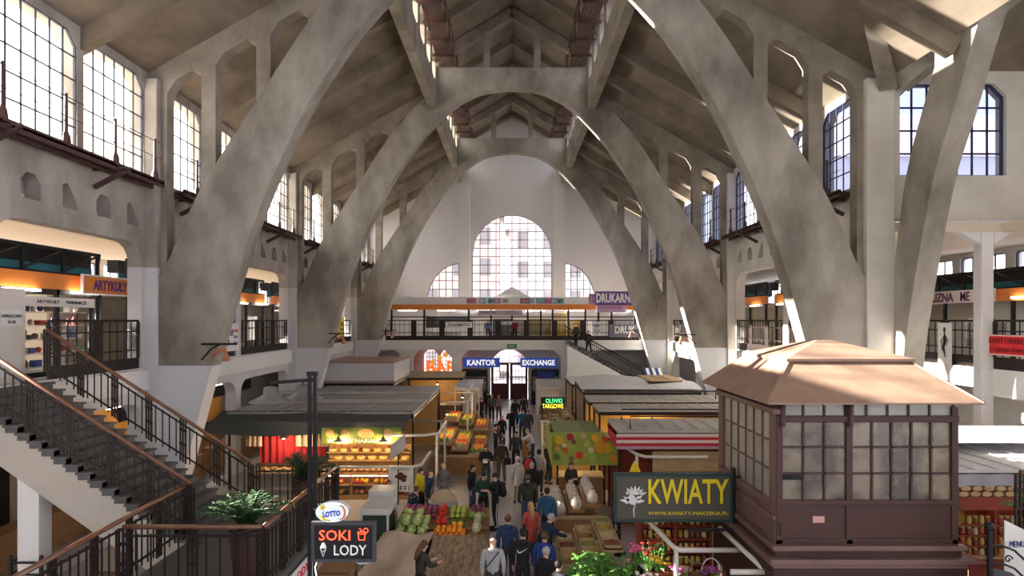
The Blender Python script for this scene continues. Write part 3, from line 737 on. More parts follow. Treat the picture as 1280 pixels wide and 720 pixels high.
# signs on the left
t = sign('white sign with blue letters on the railing behind the nearest left arch', (-11.5, 27.0, 5.8), 2.6, 1.15, '+X', SIGNW, [('LEKARSTWA', -.1, .18, .3, BLUEB, 1.6, .02), ('ZIOŁA', -.1, -.22, .28, BLUEB, 1.0, .02), ('PLATNE', .95, .25, .1, REDB, .5), ('LEKI', .95, .0, .1, BLUEB, .4), ('ZIOŁA', .95, -.25, .1, BLUEB, .45)])
sign('yellow notice hung on the railing behind the second left arch', (-11.55, 45.6, 5.95), 1.1, 1.45, '+X', mat('yellow_board', (.75, .6, .04), .5), [('BAR', 0, .3, .25, INK, .7), ('PIĘTRO', 0, -.1, .18, INK, .8)])
# right
sign('white BIELIZNA shop board with dark letters behind the white pillar', (17.8, 27.3, 7.43), 5.0, .5, '-X', SIGNW, [('BIELIZNA', -.8, 0, .36, mat('wine_ink', (.16, .03, .10), .5), 2.0, .02), ('ME', .9, 0, .36, mat('wine_ink', (.16, .03, .10), .5), .55, .02)])
REDINK = mat('dark_red_ink', (.25, .01, .015), .5)
t = sign('red KAWY I HERBATY banner hung on the brown railing at the right edge', (15.2, 20.55, 5.72), 2.75, .55, '-X', REDB, [('KAWY I HERBATY', 0, .13, .17, REDINK, 1.7, .03), ('Z CAŁEGO ŚWIATA', 0, -.13, .17, REDINK, 1.7, .03)], frame=mat('pale_red_edge', (.8, .5, .45), .5))
b = MB()
for yy in (21.7, 19.5):
    b.prism([(15.18, yy-.12, 5.9), (15.18, yy+.12, 5.9), (15.18, yy+.05, 5.7), (15.18, yy-.05, 5.7)], (-.012, 0, 0)); b.box(15.168, yy-.02, 5.58, 15.18, yy+.02, 5.7); b.box(15.168, yy-.07, 5.54, 15.18, yy+.07, 5.58)
b.build('cup_emblem', SIGNW, t)
def banner_fig(y0, w, label):
    t = E('fabric_banner', label, 'banner', (15.2, y0, 5.3))
    b = MB(); b.box(15.19, y0-w/2, 4.95, 15.21, y0+w/2, 6.4); b.build('cloth', SIGNW, t)
    b = MB(); X = 15.185
    b.ball((X, y0, 6.15), (.006, .07, .1), 10, 6)
    b.tube([(X, y0, 6.05), (X, y0-.05, 5.8), (X, y0+.04, 5.55), (X, y0-.05, 5.2)], [.02, .07, .05, .02], 5)
    b.tube([(X, y0-.05, 5.95), (X, y0-.2, 5.8), (X, y0-.1, 5.62)], .018, 4); b.tube([(X, y0+.02, 5.95), (X, y0+.18, 5.75), (X, y0+.1, 5.4)], .018, 4)
    b.build('printed_figure', INK, t)
banner_fig(23.6, .75, 'white banner with a black fashion figure on the railing left of the white pillar')
banner_fig(25.1, .5, 'narrow white banner on the railing beside the leaning arch leg')
# mannequins
def mannequin(x, y, m, label, full=False):
    t = E('mannequin', label, 'mannequin', (x, y, 4.95))
    b = MB()
    prof = [(.08, .85), (.17, .9), (.18, 1.0), (.13, 1.18), (.17, 1.38), (.19, 1.45), (.1, 1.52), (.055, 1.56), (.05, 1.62)]
    if full: prof += [(.08, 1.66), (.095, 1.75), (.08, 1.84), (.02, 1.88)]
    b.lathe(prof, (x, y, 4.95), 14, .7, 1.0)
    b.build('torso', m, t, smooth=True)
    b = MB(); b.cyl((x, y, 4.95), (x, y, 5.85), .02); b.lathe([(.2, 0), (.2, .02), (.03, .05)], (x, y, 4.95), 12); b.build('stand', GREYM, t)
MW = mat('mannequin_white', (.8, .78, .74), .4); MD = mat('dark_knit', (.12, .09, .09), .8)
mannequin(16.9, 24.8, MW, 'white torso mannequin in the BIELIZNA shop behind the fashion banner'); mannequin(16.9, 23.6, MD, 'dark-dressed torso mannequin in the BIELIZNA shop next to the white pillar')
mannequin(16.6, 21.3, MW, 'white full-bust mannequin right of the white pillar', True); mannequin(17.0, 20.3, MD, 'dark-dressed mannequin behind the red banner')
mannequin(17.2, 19.6, mat('teal_dress', (.03, .25, .28), .7), 'teal-dressed mannequin behind the red banner')

# far gallery shops
t = E('gallery_shops', 'row of far gallery shops with orange band across the end of the hall', 'shop', (0, 51.3, 4.95))
b = MB(); b.box(-9.2, 51.2, 7.29, 9.4, 51.35, 7.69); b.build('fascia', ORANGE, t)
b = MB(); b.box(-9.2, 51.3, 7.69, 9.4, 51.4, 8.25); b.build('header_board', WHITE, t)
b = MB(); xs = [-9.2, -6.7, -3.3, -1.6, 0, 1.2, 2.2, 3.1, 4.3, 5.6, 6.6, 7.6, 9.4]
for x in xs: b.box(x-.07, 51.3, 4.95, x+.07, 51.4, 7.3)
b.box(-9.2, 51.3, 6.7, 9.4, 51.36, 6.78); b.build('frame', BLACK, t)
ply = [DGREY, mat('olive_display', (.22, .17, .03), .6), PANELW, mat('grey_display', (.3, .3, .33), .6)]
for i, (a, c) in enumerate(zip(xs, xs[1:])):
    m = MB(); m.quad((a, 51.34, 4.95), (c, 51.34, 4.95), (c, 51.34, 7.29), (a, 51.34, 7.29)); m.build('glass_pane', SHOPG, t)
for (a, c, z0, z1, m, y) in ((-6.6, -3.4, 5.9, 6.75, DGREY, 51.6), (-1.5, 0, 5.0, 6.6, DGREY, 51.8), (1.3, 3.0, 5.3, 6.6, ply[1], 51.7), (3.2, 4.2, 5.1, 7.2, mat('gold_drape', (.5, .33, .06), .6), 51.8), (4.4, 5.5, 5.2, 6.5, mat('gold_drape', (.5, .33, .06), .6), 51.8), (6.65, 7.55, 5, 7.2, PANELW, 51.8), (7.7, 9.3, 5.0, 7.2, ply[3], 51.6), (0.1, 1.1, 5, 6.4, SHOPIN, 51.8)):
    b = MB(); b.box(a, y, z0, c, y+.3, z1); b.build('display_case', m, t)
b = MB(); b.prism([(-1.35, 51.4, 8.25), (1.35, 51.4, 8.25), (0, 51.4, 9.05)], (0, .9, 0)); b.build('gable', WHITE, t)
b = MB()
for x in (-5.9, -4.6): b.box(x-.7, 51.45, 5.1, x+.55, 51.5, 5.6)
b.build('lit_panel', PANELW, t)
b = MB()
for x in (-8, -5, -2, 1.8, 4.9, 8.4): b.box(x-.7, 51.5, 7.2, x+.7, 51.6, 7.26)
b.build('lamp_tube', lum('lamp_white_far', (1.0, .92, .8), 9.0), t)
pc = [(.55, .2, .25), (.2, .3, .5), (.15, .4, .4), (.4, .15, .35), (.6, .55, .5), (.1, .1, .12), (.5, .35, .4), (.25, .25, .3)]
px_ = [-3.1, -2.25, -1.6, -1.1, -.5, 1.0, 1.45, 2.2, 2.75, 3.2, 3.7, 6.1]
for i, x in enumerate(px_):
    wd, hh = (.75 if i in (0, 5, 7) else .5), (.42 if i < 11 else .75)
    p_ = E('poster', 'small poster on the white header over the far gallery shops', 'poster', (x, 51.28, 7.75), group='posters over the far gallery shops')
    b = MB(); b.box(x-wd/2, 51.27, 7.75, x+wd/2, 51.29, 7.75+hh); b.build('sheet', mat('poster_%d' % (i % 8), pc[i % 8], .5), p_)
    b = MB(); b.box(x-wd*.35, 51.262, 7.82, x+wd*.05, 51.27, 7.75+hh*.8); b.ball((x+wd*.22, 51.266, 7.75+hh*.5), (wd*.14, .006, wd*.16)); b.build('picture', mat('poster_%d' % ((i+3) % 8), pc[(i+3) % 8], .5), p_)
sign('white ZEGARMISTRZ sign on the far gallery railing', (-3.9, 49.3, 6.15), 1.95, .42, '-Y', SIGNW, [('ZEGARMISTRZ', 0, 0, .22, INK, 1.7, .01)])
sign('small white oblong sign in the middle of the far gallery shops', (-.55, 51.1, 6.25), 1.2, .28, '-Y', SIGNW, [('OPTYK', 0, 0, .16, INK, .8)])
sign('pink-printed sign above the far gallery shop windows', (-.9, 51.15, 7.05), 3.4, .4, '-Y', mat('pink_print', (.5, .38, .42), .5), [('PAMIĄTKI', -.9, 0, .2, INK, 1.1), ('FOTO', .9, 0, .2, PURPLE, .8)])
sign('purple DRUKARNIA sign with big white letters on the far gallery', (7.8, 51.05, 8.15), 2.95, 1.05, '-Y', PURPB, [('DRUKARNIA', .15, .02, .72, SIGNW, 3.1, .03)])
sign('narrow DRUKARNIA sign with purple letters under the big purple one', (7.55, 51.0, 7.33), 2.3, .5, '-Y', mat('mauve_board', (.48, .36, .5), .5), [('DRUKARNIA', -.1, .1, .2, mat('magenta_ink', (.3, .01, .15), .5), 1.8, .02), ('WIZYTÓWKI', 0, -.13, .14, PURPLE, 1.8)])
sign('grey DRUK sign with white letters on the far gallery railing', (8.3, 49.3, 5.7), 2.3, .95, '-Y', mat('slate_board', (.16, .15, .22), .5), [('DRUK', .0, .08, .55, SIGNW, 1.5, .03)])
sign('white poster on a stand at the top of the far stairs', (6.35, 50.2, 5.7), .75, 1.35, '-Y', SIGNW, [('NOWY', 0, .35, .18, BLUEB, .5), ('SKLEP', 0, 0, .18, BLUEB, .5)])
LITW = mat('backlit_white', (.85, .85, .85), .5, emit=(1, 1, 1), es=.2); BLUEL = mat('backlit_blue', (.02, .05, .26), .4, emit=(.02, .06, .35), es=.15)
# ground floor signs at the far end
sign('blue KANTOR sign with white letters over the far shops', (-2.3, 50.5, 3.3), 2.75, .72, '-Y', BLUEL, [('KANTOR', 0, 0, .46, LITW, 2.15, .03)])
sign('blue EXCHANGE sign with white letters over the far shops', (2.0, 50.5, 3.3), 2.75, .72, '-Y', BLUEL, [('EXCHANGE', 0, 0, .42, LITW, 2.45, .03)])
t = E('letter_sign', 'glowing orange BAR letters before the far left arched windows', 'sign', (-5.6, 53.6, 2.0)); text('BAR', (-5.6, 53.7, 2.75), .95, mat('orange_neon', (.85, .12, .02), .5, emit=(1, .1, .01), es=.5), t, '-Y', 2.4, depth=.1, bold=.03)
b = MB(); b.box(-7, 53.65, 2.2, -4.4, 53.72, 2.26); b.build('mounting_bar', BLACK, t)
AMB = mat('amber_glass', (.55, .25, .06), .15, emit=(.9, .4, .08), es=.2)
for i, (x, z) in enumerate(((-6.2, 3.2), (-5.72, 3.5), (-5.25, 3.75))):
    t = E('pendant_lamp', 'round amber pendant lamp above the BAR letters', 'lamp', (x, 53.2, z), group='amber pendant lamps above the BAR letters')
    b = MB(); b.ball((x, 53.2, z), .21, 14, 9); b.build('globe', AMB, t, smooth=True); b = MB(); b.cyl((x, 53.2, z+.2), (x, 53.2, 4.3), .015); b.build('cord', BLACK, t)
# dark shop units of the ground floor under the far gallery
def unit(x0, x1, y, z1, label, m, face=None, awn=None):
    t = E('market_booth', label, 'booth', ((x0+x1)/2, y, 0))
    b = MB(); b.box(x0, y, 0, x1, y+1.6, .95); b.build('counter', m, t, bevel=.02)
    b = MB()
    for x in (x0, x1-.08): b.box(x, y, .95, x+.08, y+.08, z1)
    b.box(x0, y, z1-.45, x1, y+.06, z1); b.box(x0, y, z1, x1, y+1.6, z1+.06); b.build('frame', awn or BLACK, t)
    b = MB(); b.box(x0, y+1.5, .95, x1, y+1.6, z1); b.build('back_panel', SHOPIN, t)
    b = MB(); 
    for k in range(3): b.box(x0+.1, y+1.2, 1.1+.45*k, x1-.1, y+1.5, 1.14+.45*k)
    b.build('shelf', PANELW, t)
unit(-4.0, -1.9, 51.6, 2.6, 'dark exchange booth under the KANTOR sign', BLACK); unit(1.5, 3.6, 51.6, 2.6, 'dark exchange booth under the EXCHANGE sign', BLACK)
unit(-7.3, -4.5, 51.2, 1.9, 'low bar counter before the BAR windows', mat('navy_counter', (.02, .03, .12), .4), awn=mat('navy_counter', (.02, .03, .12), .4))
b = MB(); b.box(1.9, 51.3, 2.05, 3.3, 51.5, 2.6); tag(b.build('light_box_sign', BLUEB, bevel=.03), 'bright blue light box under the EXCHANGE sign', 'sign')
t = E('exit_sign', 'small green exit sign over the fanlight', 'sign', (0, 49.3, 4.5)); b = MB(); b.box(-.35, 49.25, 4.45, .35, 49.3, 4.75); b.build('plate', mat('exit_green', (.01, .25, .07), .4), t); text('EXIT', (0, 49.24, 4.6), .14, SIGNW, t, '-Y')

# far staircase right
SG = mat('stair_stone', (.2, .19, .19), .6, .3, 2)
b = MB(); n = 20
for i in range(n):
    x0 = 3.9 + i*.3; z = 4.95 - (i+1)*.165; b.box(x0, 47.6, z, x0+.31, 49.3, z+.165)
struct(b.build('stairs', SG), 'far staircase going down to the right from the end gallery', 'stairs')
pts = [(3.9, 4.95), (3.9, 0), (9.95, 0), (9.95, 1.5)]
o = plate('wall_stair', [(3.9, 0.02), (9.9, .02), (9.9, 1.45), (3.9, 4.7)], [], 'Y', 47.5, 47.62, WHITE); struct(o, 'white side wall under the far staircase', 'wall')
t = E('stair_railing', 'dark railing of the far staircase at the end of the hall', 'railing', (3.9, 47.55, 4.95))
b = MB(); b.beam((3.7, 47.55, 6.1), (9.9, 47.55, 2.7), .07, .08); b.build('handrail', DARK, t)
b = MB(); b.beam((3.7, 47.55, 5.2), (9.9, 47.55, 1.8), .04, .05); b.beam((3.7, 47.55, 5.85), (9.9, 47.55, 2.45), .04, .05)
for i in range(42): x = 3.8 + i*.145; z = 5.1 - (x-3.8)*.548; b.box(x-.012, 47.53, z-.1, x+.012, 47.57, z+.95)
b.build('balusters', DARK, t)
# spotlight brackets at the arch feet
def spot(x, y, z, s, label):
    t = E('spotlight_bracket', label, 'bracket', (x, y, z))
    b = MB(); b.tube([(x - s*.0, y, z), (x + s*1.1, y, z)], .035, 6); b.tube([(x, y, z-.5), (x+s*.3, y, z-.15), (x+s*.6, y, z)], .03, 6); b.build('arm', BLACK, t)
    b = MB(); b.tube([(x+s*.75, y-.1, z-.12), (x+s*.8, y-.12, z-.28), (x+s*.84, y-.15, z-.52)], [.06, .05, .13], 10); b.build('lamp_head', mat('terracotta_shade', (.5, .2, .09), .5), t, smooth=True)
    b = MB(); b.tube([(x+s*.35, y-.05, z-.38), (x+s*.58, y-.1, z-.2), (x+s*.8, y-.1, z-.2)], [.04, .055, .03], 8); b.build('cherub_arm', mat('terracotta_shade', (.5, .2, .09), .5), t, smooth=True)
spot(-9.7, 21.0, 5.75, 1, 'terracotta spotlight on a black bracket at the nearest left arch foot'); spot(-9.5, 34.8, 5.8, 1, 'spotlight bracket at the second left arch foot')
spot(9.5, 34.8, 5.75, -1, 'pale terracotta spotlight bracket at the second right arch foot'); spot(9.3, 48.4, 5.75, -1, 'terracotta spotlight bracket at the farthest right arch foot'); spot(-9.4, 48.4, 5.75, 1, 'spotlight bracket at the farthest left arch foot')

# the street outside
PINK = mat('pink_facade', (.85, .62, .56), .8, .3, .3, (.75, .52, .48)); GREYF = mat('grey_facade', (.85, .84, .86), .8, .2, .3, (.7, .7, .72))
TILE = mat('clay_tiles', (.72, .56, .53), .7, .7, 2.2, (.92, .9, .9), stretch=(.6, 1, 3))
def house(x0, x1, y0, y1, ze, zr, m, label, floors, roof=TILE):
    t = E('building', label, 'building', ((x0+x1)/2, (y0+y1)/2, 0))
    b = MB(); b.box(x0, y0, 0, x1, y1, ze); b.build('walls', m, t)
    b = MB(); b.prism([(x0-.5, y0-.5, ze), (x0-.5, y1+.5, ze), (x0-.5, (y0+y1)/2, zr)], (x1-x0+1, 0, 0)); b.build('roof', roof, t)
    n = int((x1-x0)/2.6)
    for f in range(floors):
        for i in range(n):
            x = x0 + (i+.5)*(x1-x0)/n; z = 1.2 + f*3.4
            b = MB(); b.box(x-.6, y0-.06, z, x+.6, y0+.02, z+1.9); b.build('window', mat('far_window', (.3, .28, .3), .3), t)
    return t
house(-16, -1.5, 74, 86, 19, 24, PINK, 'pink plastered house outside seen through the tall end-wall window', 5)
house(-.3, 12, 78, 88, 17, 22, GREYF, 'pale grey house outside seen through the tall end-wall window', 5)
house(26, 70, 62, 84, 21.5, 28.8, GREYF, 'tile-roofed house outside seen through the transept window', 5)
g = MB(); g.box(-90, 57, -.5, 120, 120, -.05); struct(g.build('street', mat('asphalt', (.18, .18, .19), .8)), 'street outside beyond the hall', 'ground')
# ------------------------------------------------------------ kiosk with the copper-brown hipped roof
KB = mat('kiosk_brown_paint', (.055, .022, .017), .45, .35, 1.6, (.035, .014, .011), spec=.45)
KL = mat('kiosk_mauve_paint', (.15, .085, .075), .5, .3, 1.4, (.09, .05, .045), spec=.45)
COPP = mat('kiosk_roof_sheet', (.33, .215, .155), .6, .6, 1.6, (.19, .125, .095), spec=.4, detail=9)
def frosted(name, a, b, sc):
    m, nt, out = _new(name); N = nt.nodes.new; L = nt.links.new
    geo = N('ShaderNodeNewGeometry'); no = N('ShaderNodeTexNoise'); no.inputs['Scale'].default_value = sc; no.inputs['Detail'].default_value = 6
    L(geo.outputs['Position'], no.inputs['Vector'])
    rp = N('ShaderNodeValToRGB'); rp.color_ramp.elements[0].position = .4; rp.color_ramp.elements[1].position = .62
    rp.color_ramp.elements[0].color = (*a, 1); rp.color_ramp.elements[1].color = (*b, 1); L(no.outputs['Fac'], rp.inputs[0])
    d = N('ShaderNodeBsdfDiffuse'); tl = N('ShaderNodeBsdfTranslucent'); g = N('ShaderNodeBsdfGlossy'); g.inputs['Roughness'].default_value = .25
    tr = N('ShaderNodeBsdfTransparent'); tr.inputs[0].default_value = (.8, .75, .62, 1)
    L(rp.outputs[0], d.inputs[0]); L(rp.outputs[0], tl.inputs[0])
    bp = N('ShaderNodeBump'); bp.inputs['Strength'].default_value = .5; bp.inputs['Distance'].default_value = .02; L(no.outputs['Fac'], bp.inputs['Height']); L(bp.outputs[0], g.inputs['Normal'])
    m1 = N('ShaderNodeMixShader'); m1.inputs[0].default_value = .5; L(d.outputs[0], m1.inputs[1]); L(tl.outputs[0], m1.inputs[2])
    m2 = N('ShaderNodeMixShader'); m2.inputs[0].default_value = .12; L(m1.outputs[0], m2.inputs[1]); L(tr.outputs[0], m2.inputs[2])
    m3 = N('ShaderNodeMixShader'); m3.inputs[0].default_value = .12; L(m2.outputs[0], m3.inputs[1]); L(g.outputs[0], m3.inputs[2])
    L(m3.outputs[0], out.inputs[0]); return m
FROST = frosted('frosted_glass_amber', (.085, .06, .032), (.40, .31, .19), 1.5)
FROSTL = frosted('frosted_glass_pale', (.50, .49, .42), (.62, .61, .55), 1.2)
KX0, KX1, KY0, KY1 = 4.6, 7.78, 11.7, 14.95
k = E('market_kiosk', 'large brown kiosk with frosted panes and a copper-brown hipped roof', 'kiosk', ((KX0+KX1)/2, (KY0+KY1)/2, 0))
b = MB(); b.box(KX0-.1, KY0-.1, 0, KX1+.1, KY1+.1, 2.2); b.build('plinth', mat('kiosk_dark_base', (.035, .016, .013), .5), k, bevel=.02)
b = MB()
for z, o, h in ((2.28, .16, .1), (2.2, .1, .1), (2.5, .1, .09)): b.box(KX0-o, KY0-o, z, KX1+o, KY1+o, z+h)
b.build('base_moulding', KL, k, bevel=.02)
b = MB(); b.box(KX0-.03, KY0-.03, 2.38, KX1+.03, KY1+.03, 2.5); b.build('skirting', KB, k)
# front wall: lower panel, posts, bars
b = MB()
b.box(KX0+.05, KY0+.03, 2.59, KX1-.05, KY0+.09, 3.32)
for x in (KX0, KX0+1.22, KX1-.12): b.box(x, KY0, 2.59, x+.12, KY0+.12, 4.98)
b.box(KX0, KY0-.01, 3.27, KX1, KY0+.1, 3.36); b.box(KX0, KY0-.03, 4.72, KX1, KY0+.1, 4.83); b.box(KX0, KY0, 2.56, KX1, KY0+.11, 2.68)
b.build('front_frame', KB, k, bevel=.012)
b = MB()
zs = [3.36, 3.82, 4.28, 4.72]
def cols(a, c, n): return [a + (c-a)*i/n for i in range(n+1)]
for (a, c, n) in ((KX0+.12, KX0+1.22, 3), (KX0+1.34, KX1-.12, 5)):
    for x in cols(a, c, n)[1:-1]: b.box(x-.018, KY0+.02, 3.36, x+.018, KY0+.07, 4.72)
    for z in zs[1:-1]: b.box(a, KY0+.02, z-.018, c, KY0+.07, z+.018)
for x in cols(KX0+.12, KX1-.12, 8)[1:-1]: b.box(x-.015, KY0+.02, 4.83, x+.015, KY0+.07, 5.02)
b.build('glazing_bars', KB, k)
b = MB(); b.quad((KX0+.1, KY0+.05, 3.3), (KX1-.1, KY0+.05, 3.3), (KX1-.1, KY0+.05, 4.75), (KX0+.1, KY0+.05, 4.75)); b.build('frosted_pane', FROST, k)
b = MB(); b.quad((KX0+.1, KY0+.05, 4.83), (KX1-.1, KY0+.05, 4.83), (KX1-.1, KY0+.05, 5.02), (KX0+.1, KY0+.05, 5.02)); b.build('transom_pane', FROSTL, k)
for x in (KX0+.1, KX0+1.28): b = MB(); b.cyl((x, KY0-.03, 4.65), (x, KY0-.03, 4.98), .05, n=10); b.ball((x, KY0-.03, 5.0), .055, 10, 6); b.build('pilaster_cap', KB, k)
b = MB(); b.box(KX0+.64, KY0-.0, 2.97, KX0+.84, KY0+.03, 3.08); b.build('sticker', mat('sticker_pink', (.55, .3, .27), .6), k)
b = MB(); b.box(KX0+.12, KY0-.005, 3.72, KX0+.46, KY0+.05, 3.81); b.tube([(KX0+.13, KY0-.03, 3.77), (KX0+.46, KY0-.03, 3.75)], .012, 5); b.tube([(KX0+.06, KY0-.04, 2.75), (KX0+.06, KY0-.06, 2.85), (KX0+.06, KY0-.04, 2.98)], .012, 5); b.build('latch', BLACK, k)
b = MB(); b.tube([(KX0+.25, KY0-.14, 2.48), (KX0+.3, KY0-.17, 2.44), (KX0+1.5, KY0-.17, 2.44), (KX0+1.56, KY0-.14, 2.48)], .012, 5); b.build('pull_bar', BLACK, k)
# left wall
b = MB()
for y in (KY0+.02, KY1-.3): b.box(KX0-.015, y, 2.59, KX0+.1, y+.28, 5.0)
b.box(KX0+.03, KY0+.02, 2.59, KX0+.08, KY1, 3.0); b.box(KX0-.05, KY0+.02, 3.0, KX0+.08, KY1, 3.08); b.box(KX0-.07, KY0+.3, 3.22, KX0+.08, KY1-.2, 3.3); b.box(KX0-.005, KY0+.02, 3.08, KX0+.08, KY1, 3.22); b.box(KX0-.08, KY0-.05, 4.86, KX0+.1, KY1, 4.96)
b.box(KX0-.0, KY0+1.35, 2.62, KX0+.09, KY0+1.41, 3.0)
b.build('side_frame', KL, k, bevel=.012)
b = MB(); b.quad((KX0+.05, KY0+.3, 3.3), (KX0+.05, KY1-.3, 3.3), (KX0+.05, KY1-.3, 4.86), (KX0+.05, KY0+.3, 4.86)); b.build('side_pane', FROSTL, k)
b = MB()
for y in cols(KY0+.3, KY1-.3, 6)[1:-1]: b.box(KX0+.02, y-.015, 3.3, KX0+.07, y+.015, 4.86)
for z in (3.82, 4.34): b.box(KX0+.02, KY0+.3, z-.015, KX0+.07, KY1-.3, z+.015)
b.build('side_glazing_bars', KL, k)
b = MB(); b.box(KX1-.08, KY0+.1, 2.59, KX1-.004, KY1, 3.3); b.box(KX0, KY1-.08, 2.59, KX1, KY1, 3.3)
for x, y in ((KX1-.15, KY1-.15), (KX1-.15, KY0+1.5), (KX0+1.5, KY1-.15)): b.box(x, y, 3.3, x+.15, y+.15, 5.0)
b.box(KX0+.02, KY1-.1, 4.7, KX1-.02, KY1, 5.02); b.box(KX1-.1, KY0+.1, 4.7, KX1-.005, KY1, 5.02); b.build('rear_frame', KB, k)
b = MB(); b.quad((KX1-.04, KY0, 3.3), (KX1-.04, KY1, 3.3), (KX1-.04, KY1, 4.7), (KX1-.04, KY0, 4.7)); b.quad((KX0, KY1-.04, 3.3), (KX1, KY1-.04, 3.3), (KX1, KY1-.04, 4.7), (KX0, KY1-.04, 4.7)); b.build('rear_pane', FROSTL, k)
b = MB(); b.box(KX0+1.6, KY0+.9, 2.6, KX1-.4, KY0+1.6, 4.0); b.box(KX0+.5, KY0+1.2, 2.6, KX0+1.1, KY0+1.6, 3.8); b.build('stored_crate', KB, k)
# roof: lower skirt, ledge, upper hip
def ring(x0, y0, x1, y1, z): return [(x0, y0, z), (x1, y0, z), (x1, y1, z), (x0, y1, z)]
def skirt(m, A, B):
    n = len(m.v); m.v += A + B
    for i in range(4): j = (i+1) % 4; m.f.append((n+i, n+j, n+4+j, n+4+i))
A = ring(4.32, 11.35, 7.98, 15.25, 5.1); B = ring(5.08, 12.35, 7.32, 14.6, 5.74)
b = MB(); skirt(b, A, B); skirt(b, [(x, y, z-.03) for x, y, z in A], A); b.add([(x, y, z-.03) for x, y, z in A], [(3,2,1,0)])
for i in range(4):
    p, q = Vector(A[i]), Vector(B[i]); b.beam(p, q, .05, .03)
b.build('roof_skirt', COPP, k)
b = MB(); A2 = ring(5.02, 12.28, 7.38, 14.66, 5.74); B2 = ring(5.02, 12.28, 7.38, 14.66, 5.79); skirt(b, A2, B2); b.add(A2, [(3,2,1,0)])
C2 = ring(6.05, 13.3, 6.35, 13.6, 6.1); skirt(b, B2, C2); b.add(C2, [(0,1,2,3)])
b.build('roof_cap', COPP, k)
b = MB(); b.box(KX0+.02, KY0+.08, 4.98, KX1-.02, KY0+.14, 5.12); b.build('eaves_board', KB, k)

# KWIATY sign on the kiosk's left flank
SGREEN = mat('olive_grey_board', (.075, .072, .055), .5); SFRAME = mat('dark_teal_frame', (.015, .045, .045), .4); YEL = mat('sign_yellow', (.72, .58, .015), .5); ROSE = mat('pale_emblem', (.62, .62, .62), .6)
sx0, sx1, sz0, sz1, sy = 2.08, 4.46, 2.42, 3.38, 13.6
t = sign('dark green flower shop sign KWIATY with yellow letters and a white rose beside the kiosk', ((sx0+sx1)/2, sy, (sz0+sz1)/2), sx1-sx0-.08, sz1-sz0-.08, '-Y', SGREEN,
    [('KWIATY', .3, .13, .5, YEL, 1.62, .015), ('www.kwiaty-marzena.pl'.upper(), .29, -.31, .07, YEL, 1.62)], th=.14, frame=SFRAME)
b = MB(); ey = sy - .012; ex, ez = 2.47, 2.98
b.tube([(ex, ey, 2.52), (ex-.01, ey, 2.66), (ex+.02, ey, 2.78), (ex+.0, ey, 2.9)], [.012, .014, .013, .02], 5)
def leaf(m, x0, z0, x1, z1, w):
    d = Vector((x1-x0, 0, z1-z0)); n = Vector((-d.z, 0, d.x)).normalized()*w; c = Vector((x0, ey, z0)) + d*.45
    m.prism([(x0, ey, z0), tuple(c-n), (x1, ey, z1), tuple(c+n)], (0, .008, 0))
leaf(b, ex+.0, 2.82, ex-.3, 2.86, .055); leaf(b, ex-.02, 2.82, ex-.22, 2.93, .04); leaf(b, ex, 2.84, ex+.22, 2.84, .05); leaf(b, ex+.02, 2.85, ex+.17, 2.95, .045)
b.ball((ex-.02, ey, 2.84), (.085, .008, .08), 10, 7); b.ball((ex-.05, ey, 2.92), (.07, .008, .05), 9, 6)
for a, l, w in ((20, .27, .03), (42, .25, .028), (62, .26, .026), (84, .25, .03), (106, .24, .026), (128, .25, .03), (150, .2, .03), (33, .17, .03), (75, .16, .03), (115, .17, .03)):
    x1, z1 = ex + l*math.cos(rad(a)), 2.93 + l*math.sin(rad(a))*.9; leaf(b, ex+.12*math.cos(rad(a)), 2.93+.1*math.sin(rad(a)), x1, z1, w)
for a, rr in ((0, .09), (60, .08), (120, .09), (180, .08)): b.ball((ex+.05*math.cos(rad(a)), ey, 2.99+.05*math.sin(rad(a))), (.055, .008, .03), 8, 5)
b.build('rose_emblem', ROSE, t)
b = MB(); b.box(sx1+.02, sy, 2.3, sx1+.07, sy+.12, 3.5)
for z in (2.45, 3.3): b.box(sx1, sy+.03, z-.03, KX0+.06, sy+.1, z+.03)
b.box(sx0+1.5, sy+.05, 2.2, sx1+.1, sy+.1, 2.26); b.build('mounting_bracket', BLACK, t)

# ------------------------------------------------------------ near stairs with landing
STEP = mat('grey_stair_stone', (.12, .115, .115), .6, .5, 4, (.07, .067, .067)); STR = mat('stair_plaster', (.52, .47, .41), .8, .35, 1.5, (.4, .35, .3))
n = 19; x0s, z0s = -6.85, 1.8; run, rise = 4.85/n, 3.15/n; ya, yb = 14.15, 16.75
b = MB()
for i in range(n): b.box(x0s-(i+1)*run-.02, ya-.06, z0s+(i+1)*rise-.05, x0s-i*run+.03, yb+.06, z0s+(i+1)*rise); b.box(x0s-(i+1)*run, ya, z0s+i*rise, x0s-i*run, yb, z0s+(i+1)*rise-.05)
struct(b.build('stairs', STEP), 'near grey stone stair flight rising left to the gallery', 'stairs')
pts = [(x0s, z0s-.45)]
for i in range(n): pts += [(x0s-i*run, z0s+(i+1)*rise-.06), (x0s-(i+1)*run, z0s+(i+1)*rise-.06)]
pts += [(-11.9, 4.2), (x0s-.4, z0s-.9)]
pts = [(x0s, z0s-.5)] + pts[1:]
o = plate('stair_stringer', pts, [], 'Y', ya+.02, ya+.2, STR); struct(o, 'plastered stepped stringer of the near stair flight', 'stairs')
b = MB(); b.prism([(x0s, ya+.2, z0s-.35), (-11.9, ya+.2, 4.45), (-11.9, ya+.2, 4.25), (x0s, ya+.2, z0s-.6)], (0, yb-ya-.2, 0)); struct(b.build('stair_soffit', STR), 'plastered underside of the near stair flight', 'stairs')
b = MB(); b.box(x0s-.02, 8.8, 1.5, -4.25, yb+.06, 1.8); struct(b.build('landing', STEP), 'grey stone landing at the foot of the near stairs', 'stairs')
